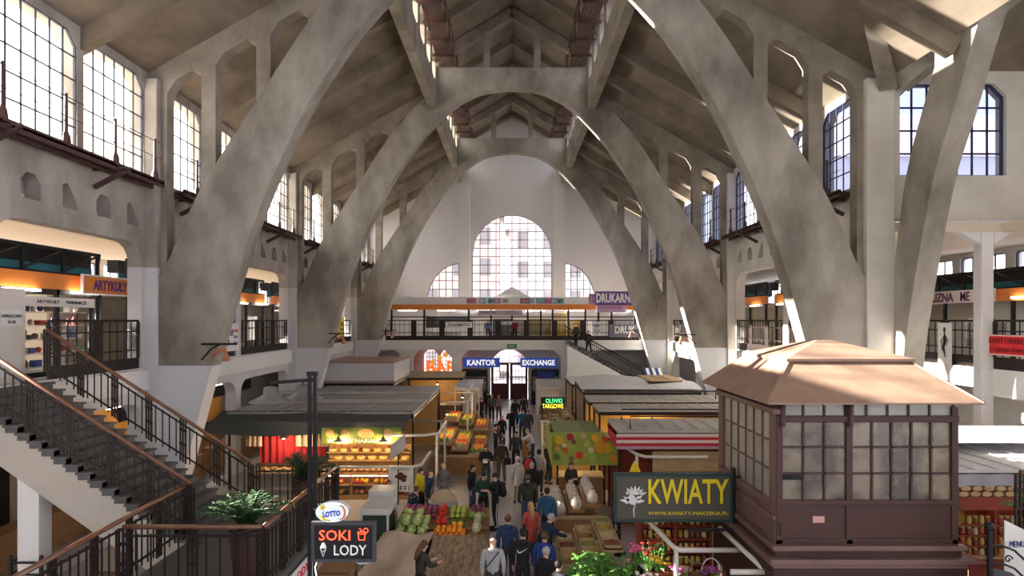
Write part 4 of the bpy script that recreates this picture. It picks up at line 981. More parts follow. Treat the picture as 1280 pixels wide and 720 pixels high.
b = MB(); b.box(-10.45, 14.2, 0, -10.0, 14.6, 3.9); struct(b.build('column', WHITE), 'white pillar under the near stair flight', 'column')
t = E('guard_rail', 'dark band rail around the white pillar under the stairs', 'rail', (-10.2, 14.1, 1.0)); b = MB()
for z in (1.15, 1.4): b.tube([(-10.55, 14.65, z), (-10.55, 14.12, z), (-9.9, 14.12, z), (-9.9, 14.65, z)], .025, 5)
for x in (-10.55, -9.9): b.box(x-.03, 14.1, 0, x+.03, 14.16, 1.55)
b.build('bars', BLACK, t)
for x, y in ((-6.5, 9.2), (-4.6, 9.2), (-4.6, 16.3), (-6.5, 16.3)):
    pass
b = MB(); b.box(-6.6, 9.2, 0, -4.5, 16.4, 1.5); struct(b.build('landing_base', STR), 'plastered base under the stair landing', 'stairs')
def stair_rail(p, q, label, h=1.1, name='stair_railing', ends=True):
    p = Vector(p); q = Vector(q); L_ = (q-p).length; up = Vector((0, 0, 1))
    t = E(name, label, 'railing', tuple(p))
    b = MB(); b.tube([p+up*h, q+up*h], .045, 8); b.build('handrail', WOODH, t, smooth=True)
    b = MB(); b.beam(p+up*(h-.16), q+up*(h-.16), .035, .035); b.build('upper_bar', DARK, t)
    b = MB(); b.beam(p+up*.18, q+up*.18, .035, .035); b.build('lower_bar', DARK, t)
    k = max(1, round(L_/1.0))
    for i in range(k+1):
        c = p + (q-p)*(i/k); d = (q-p).normalized()*.075; b = MB()
        for s in (-1, 0, 1): 
            e = c + d*s; b.box(e.x-.018, e.y-.018, e.z-.0, e.x+.018, e.y+.018, e.z+h-.03)
        for zz in (.45, h-.3): b.beam(c-d*1.3+up*zz, c+d*1.3+up*zz, .05, .05)
        b.build('post', DARK, t)
        if i < k:
            for j in range(1, 5):
                e = p + (q-p)*((i + j/5)/k); b = MB(); b.box(e.x-.012, e.y-.012, e.z+.05, e.x+.012, e.y+.012, e.z+h-.12); b.build('baluster', DARK, t)
    return t
sl = rise/run
stair_rail((x0s+.1, ya-.02, z0s+.15), (x0s-5.0, ya-.02, z0s+.15+5.1*sl), 'front dark railing with brown handrail along the near stair flight')
stair_rail((x0s+.35, yb+.0, z0s+.05), (x0s-4.75, yb, z0s+.05+5.1*sl), 'back dark railing with brown handrail along the near stair flight')
stair_rail((x0s, ya-.1, z0s+.12), (x0s, 9.0, z0s+.05), 'dark railing running towards the viewer along the left edge of the landing')
stair_rail((x0s+.08, 11.7, z0s), (-4.36, 11.7, z0s), 'dark railing across the front of the landing')
stair_rail((-4.32, 11.72, z0s), (-4.32, 16.65, z0s), 'dark railing along the right edge of the landing, next to the lamp post')
stair_rail((x0s+.5, 16.7, z0s), (-4.4, 16.7, z0s), 'dark railing across the back of the landing before the deli stall')
# plants on the landing
POT = mat('brown_pot', (.07, .035, .03), .4); LEAF = mat('dark_leaf', (.035, .085, .03), .5, .5, 9, (.02, .045, .02), spec=.4); LEAF2 = mat('fresh_leaf', (.10, .25, .04), .5, .5, 9, (.05, .13, .03), spec=.4); SOIL = mat('soil', (.03, .02, .015), .9)
def leafmesh(m, base, d, L_, w, droop=.3):
    d = Vector(d).normalized(); s = d.cross(Vector((0, 0, 1))); s = s.normalized() if s.length > .01 else Vector((1, 0, 0)); b_ = Vector(base)
    p1 = b_ + d*L_*.45 + Vector((0, 0, -droop*L_*.08)); p2 = b_ + d*L_ + Vector((0, 0, -droop*L_*.4)); n = s.cross(d)*.02
    m.add([b_, p1 + s*w - n, p2, p1 - s*w - n, p1], [(0, 1, 4), (1, 2, 4), (2, 3, 4), (3, 0, 4)])
def frond_plant(name, loc, label, potr, poth, n, L_, leafm, group=None):
    t = E(name, label, 'plant', loc, group=group); x, y, z = loc
    b = MB(); b.lathe([(potr*.72, 0), (potr, poth*.96), (potr*1.08, poth*.96), (potr*1.08, poth), (potr*.9, poth), (potr*.9, poth-.05)], (x, y, z), 4 if potr > .2 else 10); b.build('pot', POT, t)
    b = MB(); b.lathe([(potr*.88, 0), (potr*.85, .02)], (x, y, z+poth-.06), 10); b.build('soil', SOIL, t)
    f = MB(); s = MB(); rr = random.Random(int(x*100)+5)
    for i in range(n):
        a = rr.uniform(0, 2*PI); lean = rr.uniform(.25, 1.1); pts = []
        for kk in range(7):
            u = kk/6; pts.append(Vector((x + math.cos(a)*lean*L_*u*(.5+.5*u), y + math.sin(a)*lean*L_*u*(.5+.5*u), z + poth - .05 + L_*(u - .45*lean*u*u)*.95)))
        s.tube(pts, .008, 4)
        for kk in range(1, 7):
            for sg in (-1, 1):
                d = (pts[kk]-pts[kk-1]).normalized(); sd = d.cross(Vector((0, 0, 1))).normalized()*sg
                leafmesh(f, pts[kk], sd + d*.5, L_*.24, L_*.055)
                leafmesh(f, (pts[kk]+pts[kk-1])/2, sd + d*.4 + Vector((0, 0, .2)), L_*.22, L_*.05)
    f.build('foliage', leafm, t); s.build('stems', leafm, t)
    return t
frond_plant('potted_plant', (-4.85, 12.25, 1.8), 'leafy dark-green plant in a tall brown tapered pot at the landing corner', .33, .95, 34, .75, LEAF)
frond_plant('potted_plant', (-4.95, 16.1, 1.8), 'leafy plant in a brown pot at the far corner of the landing', .3, .9, 26, .75, LEAF)
frond_plant('potted_plant', (9.25, 11.9, 3.2), 'small leafy plant on the railing at the right edge', .12, .2, 16, .4, LEAF2)

# lamp post with two pendant shades
t = E('lamp_post', 'black twin-pole lamp post with two hanging shades at the landing', 'lamp', (-3.05, 10.15, 0))
b = MB(); b.box(-3.08, 10.12, 0, -3.03, 10.18, 5.7); b.box(-3.0, 10.12, 0, -2.95, 10.18, 5.7); b.box(-3.09, 10.1, 5.66, -2.94, 10.2, 5.72); b.build('pole', BLACK, t)
b = MB(); b.box(-3.12, 10.05, 0, -2.9, 10.25, .04); b.build('base_plate', BLACK, t)
LG = mat('lamp_glow', (1, .85, .6), .5, emit=(1, .8, .5), es=5.0); SHADE = mat('enamel_shade', (.13, .12, .11), .35)
for dx, dy in ((-.63, 0), (-.25, .35)):
    x, y = -3.02+dx, 10.15+dy
    b = MB(); b.beam((-3.0, 10.15, 5.6), (x, y, 5.55), .035, .05); b.cyl((x, y, 5.55), (x, y, 5.42), .012); b.build('arm', BLACK, t)
    b = MB(); b.lathe([(.04, .17), (.1, .15), (.1, .06), (.13, .03), (.31, -.06), (.31, -.07), (.12, .02), (.05, .05)], (x, y, 5.33), 20); s_ = b.build('lamp_shade', SHADE, t, smooth=True)
    b = MB(); b.ball((x, y, 5.3), .06, 10, 6); b.build('bulb', LG, s_)
# LOTTO and SOKI LODY lights
LIT = mat('lit_white', (.75, .8, .9), .4, emit=(.75, .85, 1.0), es=.12); BLU = mat('lotto_blue', (.02, .06, .4), .4); LORG = mat('lotto_orange', (.8, .22, .02), .4); LYEL = mat('lotto_yellow', (.85, .65, .02), .4)
t = E('shop_sign', 'lit oval white lottery sign on the lamp post above the black SOKI board', 'sign', (-2.67, 9.95, 3.62))
c = at(416, 639, 10.0); b = MB(); b.lathe([(.001, -.06), (.24, -.06), (.24, .06), (.001, .06)], (0, 0, 0), 32); b.v = [(c[0]+x, c[1]+z, c[2]+y*.62) for x, y, z in b.v]; b.build('light_box', LIT, t)
b = MB(); b.tube([(c[0]+.24*math.cos(a/16*PI), c[1], c[2]+.15*math.sin(a/16*PI)) for a in range(33)], .012, 5); b.build('rim', SHADE, t)
text('LOTTO', (c[0]+.0, c[1]-.07, c[2]-.02), .085, BLU, t, '-Y', .26, bold=.03, rot=Euler((PI/2, rad(-6), 0)))
b = MB(); pts = [(c[0]+.13+.07*math.cos(a), c[1]-.068, c[2]+.0+.1*math.sin(a)) for a in [i/10*PI*1.2-1.9 for i in range(11)]]; b.tube(pts, [.004+.014*math.sin(i/10*PI) for i in range(11)], 5); b.build('orange_swoosh', LORG, t)
b = MB(); st = [(c[0]-.13 + (.06 if i % 2 == 0 else .025)*math.sin(i*PI/5+.3), c[1]-.064, c[2]+.075 + (.06 if i % 2 == 0 else .025)*math.cos(i*PI/5+.3)) for i in range(10)]; b.prism(st, (0, -.008, 0)); b.build('star', LYEL, t)
b = MB(); b.tube([(c[0]-.18, c[1]-.066, c[2]-.04), (c[0]-.12, c[1]-.066, c[2]-.1), (c[0]-.02, c[1]-.066, c[2]-.12)], [.01, .018, .008], 5); b.build('yellow_swoosh', LYEL, t)
b = MB(); b.beam((c[0]-.23, c[1]+.05, c[2]), (-3.0, 10.15, c[2]), .03, .03); b.build('mounting_arm', BLACK, t)
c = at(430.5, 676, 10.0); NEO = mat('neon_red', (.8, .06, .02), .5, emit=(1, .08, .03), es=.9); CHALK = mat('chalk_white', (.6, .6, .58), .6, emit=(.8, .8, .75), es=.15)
t = sign('black SOKI LODY board with red and chalk-white lettering below the lottery sign', (c[0], 9.95, c[2]), .86, .5, '-Y', INK, [], frame=DGREY, th=.05)
text('SOKI', (c[0]-.13, 9.94, c[2]+.1), .15, NEO, t, '-Y', .46); text('LODY', (c[0]+.1, 9.94, c[2]-.12), .15, CHALK, t, '-Y', .48)
b = MB(); gx, gz = c[0]+.27, c[2]+.1; y = 9.94
b.tube([(gx-.055, y, gz+.05), (gx-.04, y, gz-.07), (gx+.04, y, gz-.07), (gx+.055, y, gz+.05), (gx-.055, y, gz+.05)], .008, 4); b.tube([(gx-.06, y, gz+.02), (gx+.06, y, gz+.02)], .006, 4); b.tube([(gx, y, gz+.05), (gx-.02, y, gz+.1), (gx-.04, y, gz+.1)], .006, 4); b.tube([(gx+.06+.035*math.cos(a), y, gz+.07+.035*math.sin(a)) for a in [i*PI/5 for i in range(11)]], .006, 4); b.build('cup_drawing', NEO, t)
b = MB(); gx, gz = c[0]-.3, c[2]-.12
b.tube([(gx-.04, y, gz+.03), (gx, y, gz-.1), (gx+.04, y, gz+.03), (gx-.04, y, gz+.03)], .007, 4); b.tube([(gx-.02, y, gz-.03), (gx+.035, y, gz+.01)], .004, 4)
for i in range(3): b.tube([(gx-.045+.012*i, y, gz+.045+.025*i), (gx+.045-.012*i, y, gz+.05+.025*i)], .013, 4)
b.build('ice_cream_drawing', CHALK, t)
b = MB(); b.tube([(c[0]-.38, 10.0, c[2]-.25), (c[0]-.44, 10.02, c[2]-.4), (c[0]-.4, 10.05, c[2]-.7)], .012, 5); b.tube([(c[0]+.1, 10, c[2]-.25), (c[0]+.22, 10, c[2]-.34), (c[0]+.36, 10, c[2]-.33), (c[0]+.38, 10, c[2]-.25)], .012, 5); b.beam((c[0]-.4, 10.0, c[2]), (-3.0, 10.15, c[2]), .03, .03); b.build('cable_loop', SIGNW, t)
# slanted price board hung on the landing railing
t = E('notice_sign', 'white notice with red print on the side of the landing behind the lamp post', 'notice', (-4.2, 13.3, 1.0)); X = -4.2
b = MB(); b.prism([(X, 12.4, 1.0), (X, 14.2, 1.0), (X, 14.2, 1.66), (X, 12.4, 1.66)], (.03, 0, 0)); b.build('sheet', SIGNW, t); text('LODY', (X+.04, 13.3, 1.5), .18, REDB, t, '+X', .9); text('GOFRY KAWA', (X+.04, 13.3, 1.25), .1, INK, t, '+X', 1.2)
# ------------------------------------------------------------ market stalls on the floor
ROOFG = mat('grey_stall_roof', (.36, .34, .32), .7, .5, 1.0, (.26, .245, .23)); ROOFL = mat('pale_stall_roof', (.45, .43, .40), .7, .35, 1.0); TARP = mat('pale_tarpaulin', (.60, .60, .63), .6, .3, 1.4, (.45, .45, .48))
AWN = mat('dark_grey_awning', (.075, .08, .075), .75, .4, 2, (.045, .05, .047)); WOOD = mat('stall_wood', (.32, .17, .075), .6, .5, 4, (.18, .09, .04)); PALEW = mat('pale_wood', (.5, .36, .2), .6, .4, 4)
REDP = mat('red_brown_panel', (.26, .05, .03), .5, .3, 2); WTUBE = mat('white_tube', (.62, .59, .55), .4); REDST = mat('red_stripe', (.42, .02, .04), .6); CREAMST = mat('cream_stripe', (.62, .5, .46), .6)
SACK = mat('brown_sackcloth', (.38, .27, .175), .9, .85, 7, (.13, .085, .05), stretch=(1.6, .5, 1), bump=.5); PAPER = mat('kraft_paper', (.55, .43, .32), .8, .3, 2); CURT = mat('red_curtain', (.35, .02, .03), .7, .3, 3); CREAMC = mat('cream_curtain', (.55, .42, .3), .8)
WARMB = mat('warm_backing', (.45, .27, .10), .7, .4, 1.5); FRIDGE = mat('fridge_white', (.62, .6, .56), .4); GREENG = mat('green_banner', (.16, .2, .04), .5, .5, 2, (.09, .12, .03))
BULB = mat('warm_bulb', (1, .75, .45), .5, emit=(1, .62, .28), es=14.0)
def booth(label, x0, x1, y0, y1, zr, roofm, counter=None, ctop=None, back=None, side=None, valance=None, vh=.35, slope=0, ch=.95, frame=DARK, open_left=True, name='market_stall', cd=.9, sidec=None):
    t = E(name, label, 'stall', ((x0+x1)/2, (y0+y1)/2, 0))
    b = MB(); b.prism([(x0, y0, zr), (x1, y0, zr), (x1, y1, zr+slope), (x0, y1, zr+slope)], (0, 0, .07)); 
    b.build('roof', roofm, t)
    b = MB(); m = int((x1-x0)/.5)
    for i in range(1, m): x = x0+(x1-x0)*i/m; b.prism([(x-.02, y0, zr+.07), (x+.02, y0, zr+.07), (x+.02, y1, zr+slope+.07), (x-.02, y1, zr+slope+.07)], (0, 0, .025))
    b.build('roof_seam', roofm, t)
    for x in (x0+.05, x1-.05):
        for y in (y0+.1, y1-.1): b = MB(); b.box(x-.035, y-.035, 0, x+.035, y+.035, zr+(slope if y > y0+.2 else 0)); b.build('post', frame, t)
    b = MB(); b.box(x0, y0+.02, zr-.14, x1, y0+.08, zr); b.box(x0, y0, zr-.14, x0+.06, y1, zr-.04); b.box(x1-.06, y0, zr-.14, x1, y1, zr-.04); b.build('beam', frame, t)
    if counter:
        b = MB(); b.box(x0+.1, y0+.1, 0, x1-.1, y0+cd, ch); b.build('counter', counter, t, bevel=.015)
        b = MB(); b.box(x0+.05, y0+.0, ch, x1-.05, y0+cd+.05, ch+.05); b.build('counter_top', ctop or PALEW, t)
    if sidec:
        b = MB(); b.box(x0+.02, y0+.9, 0, x0+.8, y1-.2, ch); b.build('side_counter', sidec, t, bevel=.015)
    if back: b = MB(); b.box(x0+.1, y1-.16, 0, x1-.1, y1-.08, zr-.1); b.build('back_panel', back, t)
    if valance:
        b = MB(); b.grid(lambda u, v: (x0+(x1-x0)*u, y0-.04-.02*math.sin(u*40), zr-.02-vh*v), 60, 2); b.build('valance', valance, t)
    return t
def lamp(x, y, z, ztop, label, e=14, group=None, vis=True):
    t = E('pendant_lamp', label, 'lamp', (x, y, z), group=group)
    b = MB(); b.lathe([(.02, .14), (.05, .12), (.06, .05), (.17, -.02), (.17, -.03), (.05, .04)], (x, y, z+.05), 14); b.build('lamp_shade', SHADE, t, smooth=True)
    b = MB(); b.ball((x, y, z+.02), .055, 10, 6); b.build('bulb', BULB, t)
    b = MB(); b.cyl((x, y, z+.18), (x, y, ztop), .01); b.build('cord', BLACK, t)
    ld = bpy.data.lights.new('lamp_light', 'POINT'); ld.energy = e; ld.color = (1, .68, .36); ld.shadow_soft_size = .06
    lo = bpy.data.objects.new('lamp_light', ld); COL.objects.link(lo); lo.location = (x, y, z-.1)
def tubes(label, runs, r=.05, m=None, name='canopy_frame'):
    t = E(name, label, 'frame', tuple(runs[0][0])); 
    for pts in runs: b = MB(); b.tube(pts, r, 7); b.build('tube', m or WTUBE, t, smooth=True)
    return t
def stand(label, x0, x1, y0, y1, z0, z1, m, name='produce_stand', side=1):
    """stepped display stand rising away from the aisle; side=1 rises with x, -1 rises against x, 0 rises with y"""
    t = E(name, label, 'stand', ((x0+x1)/2, (y0+y1)/2, 0)); b = MB(); n = 3
    for i in range(n):
        z = z0 + (z1-z0)*i/(n-1)
        if side == 0: b.box(x0, y0+(y1-y0)*i/n, z-.05, x1, y0+(y1-y0)*(i+1)/n, z)
        else:
            a, c = (x0+(x1-x0)*i/n, x0+(x1-x0)*(i+1)/n) if side > 0 else (x1-(x1-x0)*(i+1)/n, x1-(x1-x0)*i/n)
            b.box(a, y0, z-.05, c, y1, z)
    b.build('step_board', m, t)
    b = MB(); b.box(x0+.05, y0+.05, 0, x1-.05, y1-.05, z0-.05); b.build('base', m, t)
    for i, (x, y) in enumerate(((x0+.04, y0+.04), (x1-.04, y0+.04), (x0+.04, y1-.04), (x1-.04, y1-.04))): b = MB(); b.box(x-.03, y-.03, 0, x+.03, y+.03, z0-.05); b.build('leg', m, t)
    b = MB()
    b.box(x0-.03, y0-.03, z0-.06, x1+.03, y0, z0+.05); b.build('lip', PALEW, t)
    return t
# --- left deli stall
t = booth('big deli stall with grey roof and dark sagging awning left of the aisle', -10.9, -3.75, 25.7, 34.6, 2.9, ROOFG, back=WARMB)
b = MB(); b.grid(lambda u, v: (-11.2 + 7.35*u, 25.9 - 1.5*v, 3.0 - .2*v - .22*math.sin(PI*v)*(.6+.4*math.sin(u*9))), 40, 8); b.grid(lambda u, v: (-11.2 + 7.35*u, 24.4 + .05*math.sin(u*14), 2.8 - (.42 + .1*math.sin(u*5))*v), 40, 3); b.build('awning', AWN, t, smooth=True)
b = MB(); b.box(-11, 28.6, 2.98, -3.7, 28.7, 3.12); b.box(-11, 31.9, 2.98, -3.7, 32.0, 3.1); b.build('roof_ridge', ROOFL, t)
b = MB(); b.box(-6.9, 24.3, 0, -3.75, 25.3, .16); b.box(-6.9, 24.95, .16, -3.75, 25.3, .9); b.box(-6.9, 24.3, .88, -3.75, 25.3, .95); b.box(-6.9, 24.3, .5, -3.75, 24.95, .53)
for x in (-6.9, -5.85, -4.8, -3.8): b.box(x, 24.3, .16, x+.05, 24.95, .88)
b.build('display_counter', WOOD, t)
b = MB(); b.quad((-6.9, 24.29, .16), (-3.75, 24.29, .16), (-3.75, 24.29, .88), (-6.9, 24.29, .88)); b.build('counter_glass', SHOPG, t)
b = MB(); b.box(-6.8, 24.32, .84, -3.85, 24.36, .87); b.build('counter_lamp', lum('warm_strip', (1, .72, .4), 5.0), t)
b = MB(); b.box(-6.9, 24.35, 2.02, -4.0, 24.42, 2.6); b.build('banner', GREENG, t)
text('WYROBY NABIAŁOWE', (-5.55, 24.34, 2.12), .14, SIGNW, t, '-Y', 2.3)
for x, r in ((-6.6, .15), (-6.05, .15), (-5.3, .3), (-4.5, .16)): b = MB(); b.ball((x, 24.345, 2.38), (r, .012, .17), 14, 8); b.build('food_picture', mat('food_picture', (.5, .25, .07), .6, .8, 14, (.6, .45, .2)), t)
b = MB()
for z in (1.25, 1.55, 1.85): b.box(-6.9, 25.0, z, -3.8, 25.35, z+.03)
b.box(-6.9, 25.35, .95, -3.8, 25.4, 2.1); b.build('rack', WARMB, t)
b = MB(); b.grid(lambda u, v: (-9.6 + 2.5*u, 25.6+.05*math.sin(u*60), 2.6 - 1.6*v), 60, 2); b.build('red_curtain', CURT, t)
for cx0, cw in ((-10.1, .6), (-8.2, .8), (-7.4, .4)): b = MB(); b.grid(lambda u, v: (cx0 + cw*u, 25.5+.05*math.sin(u*20), 2.6 - .9*v), 12, 2); b.build('cream_curtain', CREAMC, t)
t = E('fish_sign', 'white board with brown fish pattern hanging at the corner of the deli counter', 'sign', (-3.95, 23.9, .35)); b = MB(); b.box(-4.4, 23.88, .4, -3.5, 23.94, 1.32); b.build('board', SIGNW, t)
b = MB()
for i in range(5):
    for j in range(2): b.ball((-4.25+.15*i, 23.87, .5+.08*j), (.045, .01, .03), 8, 5)
for dx, dz in ((0, 0), (.12, .05), (-.12, .06), (0, .14), (.1, -.07)): b.ball((-3.95+dx, 23.87, .88+dz), (.1, .01, .07), 9, 6)
b.build('printed_pattern', mat('brown_print', (.12, .05, .03), .6), t); text('PSTRĄG', (-3.95, 23.87, 1.2), .12, mat('brown_print', (.12, .05, .03), .6), t, '-Y', .65)
b = MB(); b.box(-4.42, 23.9, 0, -4.38, 23.95, 1.32); b.box(-3.52, 23.9, 0, -3.48, 23.95, 1.32); b.build('stand_leg', BLACK, t)
tubes('white bent-tube canopy frame at the aisle corner of the deli stall', [[(-4.6, 24.2, 2.35), (-3.1, 24.2, 2.35), (-2.7, 24.6, 2.35), (-2.7, 27.5, 2.35), (-4.3, 27.8, 2.35)], [(-2.75, 24.6, 0), (-2.75, 24.6, 2.35)], [(-2.75, 27.4, 0), (-2.75, 27.4, 2.35)]])
tubes('white tube frame before the deli counter at counter height', [[(-6.3, 22.6, 1.55), (-3.4, 22.6, 1.55), (-3.1, 23.0, 1.55), (-2.95, 24.2, 1.75)], [(-6.3, 22.6, 0), (-6.3, 22.6, 1.55)], [(-3.4, 22.6, 0), (-3.4, 22.6, 1.55)]])
tubes('white tube railing frame farther along the left side of the aisle', [[(-3.6, 33.5, 2.4), (-2.5, 33.5, 2.4), (-2.2, 34, 2.4), (-2.2, 38, 2.4), (-4, 38, 2.4)], [(-2.25, 34, 0), (-2.25, 34, 2.4)], [(-2.25, 38, 0), (-2.25, 38, 2.4)], [(-2.2, 34, 2.9), (-2.2, 38, 2.9)]])
t = E('price_board', 'grey tilted price board over the deli counter', 'board', (-3.9, 23.6, 1.7)); b = MB(); b.prism([(-4.25, 23.5, 1.55), (-3.75, 23.7, 2.0), (-3.75, 23.7, 2.5), (-4.25, 23.5, 2.1)], (0, .03, 0)); b.build('board', ROOFL, t); b = MB(); b.box(-4.02, 23.62, 0, -3.98, 23.66, 2.2); b.build('post', BLACK, t)
# --- white boxed stall behind
t = booth('stall with a tall white boxed roof behind the deli stall', -10.7, -6.7, 38.2, 44, 2.9, ROOFL, counter=WOOD, back=WARMB)
b = MB(); b.box(-10.7, 38.2, 2.99, -6.7, 44, 4.05); b.build('roof_box', TARP, t, bevel=.03)
b = MB(); b.box(-10.75, 38.1, 4.05, -6.65, 44.1, 4.11); b.box(-10.75, 38.1, 2.97, -6.65, 38.2, 3.05); b.build('roof_trim', mat('dull_pink_trim', (.4, .24, .2), .6), t)
t = booth('yellow-lit snack stall before the BAR windows', -7.2, -3.2, 43.5, 47, 2.75, PALEW, counter=WOOD, back=WARMB, slope=.1)
t = booth('low grey-roofed stall between the deli stall and the white boxed stall', -10.2, -4.0, 35.4, 37.6, 2.75, ROOFG, back=WARMB, counter=WOOD)
t = booth('plain stall far left beside the second arch foot', -11.0, -7.4, 45.2, 48, 2.6, ROOFL, counter=REDP, back=WARMB)
t = booth('stall with white posts and clothes racks by the left of the far aisle', -3.4, -1.9, 39.5, 44.5, 2.5, TARP, counter=WOOD, back=SIGNW, frame=WTUBE)
# --- right row of stalls
t = booth('stall with red and cream striped valance beside the kiosk', 3.35, 10.2, 21.3, 23.6, 2.92, ROOFL, back=REDP, slope=.05, counter=REDP)
for i, m in enumerate((CREAMST, REDST, CREAMST, REDST, mat('mauve_stripe', (.4, .25, .3), .6))): b = MB(); b.box(3.3, 21.22-.01*i, 2.9-.095*(i+1), 10.2, 21.26, 2.9-.095*i); b.build('valance_stripe', m, t)
b = MB()
for z in (1.3, 1.75, 2.15): b.box(4.6, 21.25, z, 10.1, 21.35, z+.06)
b.box(4.5, 21.5, .95, 10.1, 21.55, 2.3); b.build('slatted_front', PALEW, t)
b = MB(); b.box(3.35, 21.3, 2.4, 3.41, 23.5, 2.9); b.build('red_side', REDST, t)
t = booth('stall with a flat pale roof slab behind the striped stall', 3.3, 10.2, 25.6, 27.5, 3.0, ROOFL, counter=WOOD, back=mat('amber_display', (.5, .3, .07), .6), ctop=PALEW)
t = booth('stall with dark rail frame and jars, third in the right row', 3.4, 10.0, 29.8, 32, 2.85, ROOFL, counter=WOOD, back=mat('amber_display', (.5, .3, .07), .6))
tubes('black pipe frame on the roof of the striped stall', [[(3.8, 21.6, 2.98), (3.8, 21.6, 3.4), (9.8, 21.6, 3.4), (9.8, 21.6, 2.98)], [(3.8, 23.3, 3.0), (3.8, 23.3, 3.4), (9.8, 23.3, 3.4), (9.8, 23.3, 3.0)]], .025, BLACK)
tubes('black pipe frame over the third stall of the right row', [[(3.2, 29.7, 3.0), (3.2, 29.7, 3.35), (9.0, 29.7, 3.35), (9.0, 29.7, 3.0)]], .03, BLACK)
t = booth('stall with a pale tarpaulin roof in the middle of the right row', 3.6, 9.6, 34.0, 38.6, 2.85, TARP, counter=WOOD, back=SHOPIN, slope=.2)
b = MB(); b.grid(lambda u, v: (3.5 + 6.2*u, 33.9 + 4.8*v, 3.0 + .25*v + .12*math.sin(u*6+v*3)*math.sin(v*5)), 24, 12); b.build('loose_tarpaulin', TARP, t, smooth=True)
t = booth('stall with pale roof near the far staircase', 3.6, 9.4, 40.5, 45.5, 2.6, TARP, counter=WOOD, back=SHOPIN)
t = booth('red-walled booth between the second and farthest right arch feet', 7.4, 9.2, 36.2, 39.5, 3.2, PALEW, counter=REDP, back=REDP, ctop=REDP)
t = booth('brown booth with white notice beside the second right arch foot', 10.2, 11.2, 30.5, 33.6, 3.3, ROOFL, counter=mat('brown_booth', (.17, .1, .075), .6), back=mat('brown_booth', (.17, .1, .075), .6))
t = E('striped_awning', 'blue and white striped awning by the farthest right arch foot', 'awning', (9.1, 44.0, 2.8))
for i in range(6): b = MB(); b.prism([(8.6+.2*i, 43.4, 2.75), (8.8+.2*i, 43.4, 2.75), (8.8+.2*i, 44.4, 3.3), (8.6+.2*i, 44.4, 3.3)], (0, 0, .03)); b.build('stripe', SIGNW if i % 2 else BLUEB, t)
b = MB(); b.box(8.6, 44.35, 0, 8.66, 44.4, 3.3); b.box(9.75, 44.35, 0, 9.8, 44.4, 3.3); b.build('post', BLACK, t)
# striped/ fruit banner stall
t = booth('fruit stall with a painted fruit panel right of the aisle', 1.55, 3.3, 23.6, 27.6, 2.3, GREENG, counter=WOOD, frame=DARK, back=WARMB)
P0 = (1.5, 22.9, 1.75)
def pan(u, v, d=0): return (1.35 + 2.3*u, 22.9 + .75*v - d, 1.55 + 1.0*v)
b = MB(); b.grid(pan, 4, 4); b.grid(lambda u, v: (1.35, 22.9+4*u, 1.55 + 1.0*v), 2, 2); b.build('painted_panel', mat('fruit_panel_green', (.34, .36, .07), .6, .8, 2.5, (.2, .27, .05)), t)
fr = [(.12, .75, .16, (.62, .38, .03)), (.3, .85, .13, (.35, .02, .05)), (.22, .45, .1, (.5, .1, .03)), (.42, .3, .13, (.5, .05, .02)), (.62, .25, .12, (.3, .4, .06)), (.75, .55, .22, (.6, .28, .02)), (.85, .5, .16, (.65, .35, .02)), (.55, .65, .12, (.35, .4, .06)), (.3, .2, .1, (.2, .12, .06)), (.92, .2, .14, (.6, .25, .02)), (.08, .25, .12, (.1, .16, .04)), (.5, .9, .1, (.45, .3, .2)), (.68, .82, .13, (.7, .35, .03)), (.83, .8, .12, (.5, .08, .03)), (.42, .6, .1, (.25, .32, .05)), (.1, .5, .09, (.6, .3, .05)), (.95, .75, .1, (.55, .35, .05)), (.6, .45, .1, (.6, .5, .3)), (.05, .9, .1, (.3, .36, .08)), (.75, .15, .1, (.25, .3, .05)), (.2, .6, .07, (.7, .55, .3)), (.35, .7, .08, (.15, .08, .04))]
for i, (u, v, r, c) in enumerate(fr):
    b = MB(); p = pan(u, v, .012); b.ball((0, 0, 0), (r, .012, r*1.15), 14, 8); b.v = [(p[0]+x, p[1]+y+z*.6*.0, p[2]+z*.8) for x, y, z in b.v]; b.v = [(x, y + (z-p[2])*.75, z) for x, y, z in b.v]; b.build('painted_fruit', mat('paint_fruit_%d' % i, c, .6), t)
t = E('shop_sign', 'small black sign with glowing green and yellow letters over the right stalls', 'sign', (1.85, 30.5, 3.3)); c = at(691, 504, 30.5)
b = MB(); b.box(c[0]-.55, 30.5, c[2]-.27, c[0]+.55, 30.6, c[2]+.27); b.build('board', INK, t); NG = mat('lit_green', (.1, .7, .2), .5, emit=(.1, .8, .25), es=.7); NY = mat('lit_yellow', (.8, .7, .05), .5, emit=(.9, .8, .05), es=.7)
text('OLIWKI', (c[0]+.05, 30.48, c[2]+.11), .2, NG, t, '-Y', .75); text('TARGOWE', (c[0], 30.48, c[2]-.13), .2, NY, t, '-Y', .95)
b = MB(); b.box(c[0]-.5, 30.52, 2.5, c[0]-.45, 30.57, c[2]); b.box(c[0]-.5, 30.52, 0, c[0]-.45, 30.57, 2.5); b.build('post', BLACK, t)
stand('open white salad and pastry counter in the middle of the right side', 1.45, 3.2, 29.2, 33.4, .9, 1.3, FRIDGE, side=1)
stand('open dried fruit counter in the far part of the right side', 1.5, 3.3, 35, 39, .9, 1.3, PALEW, side=1)
t = booth('farthest small stall at the right of the aisle', 1.6, 3.3, 41.5, 46, 2.4, ROOFL, counter=WOOD, back=SIGNW, frame=WTUBE)
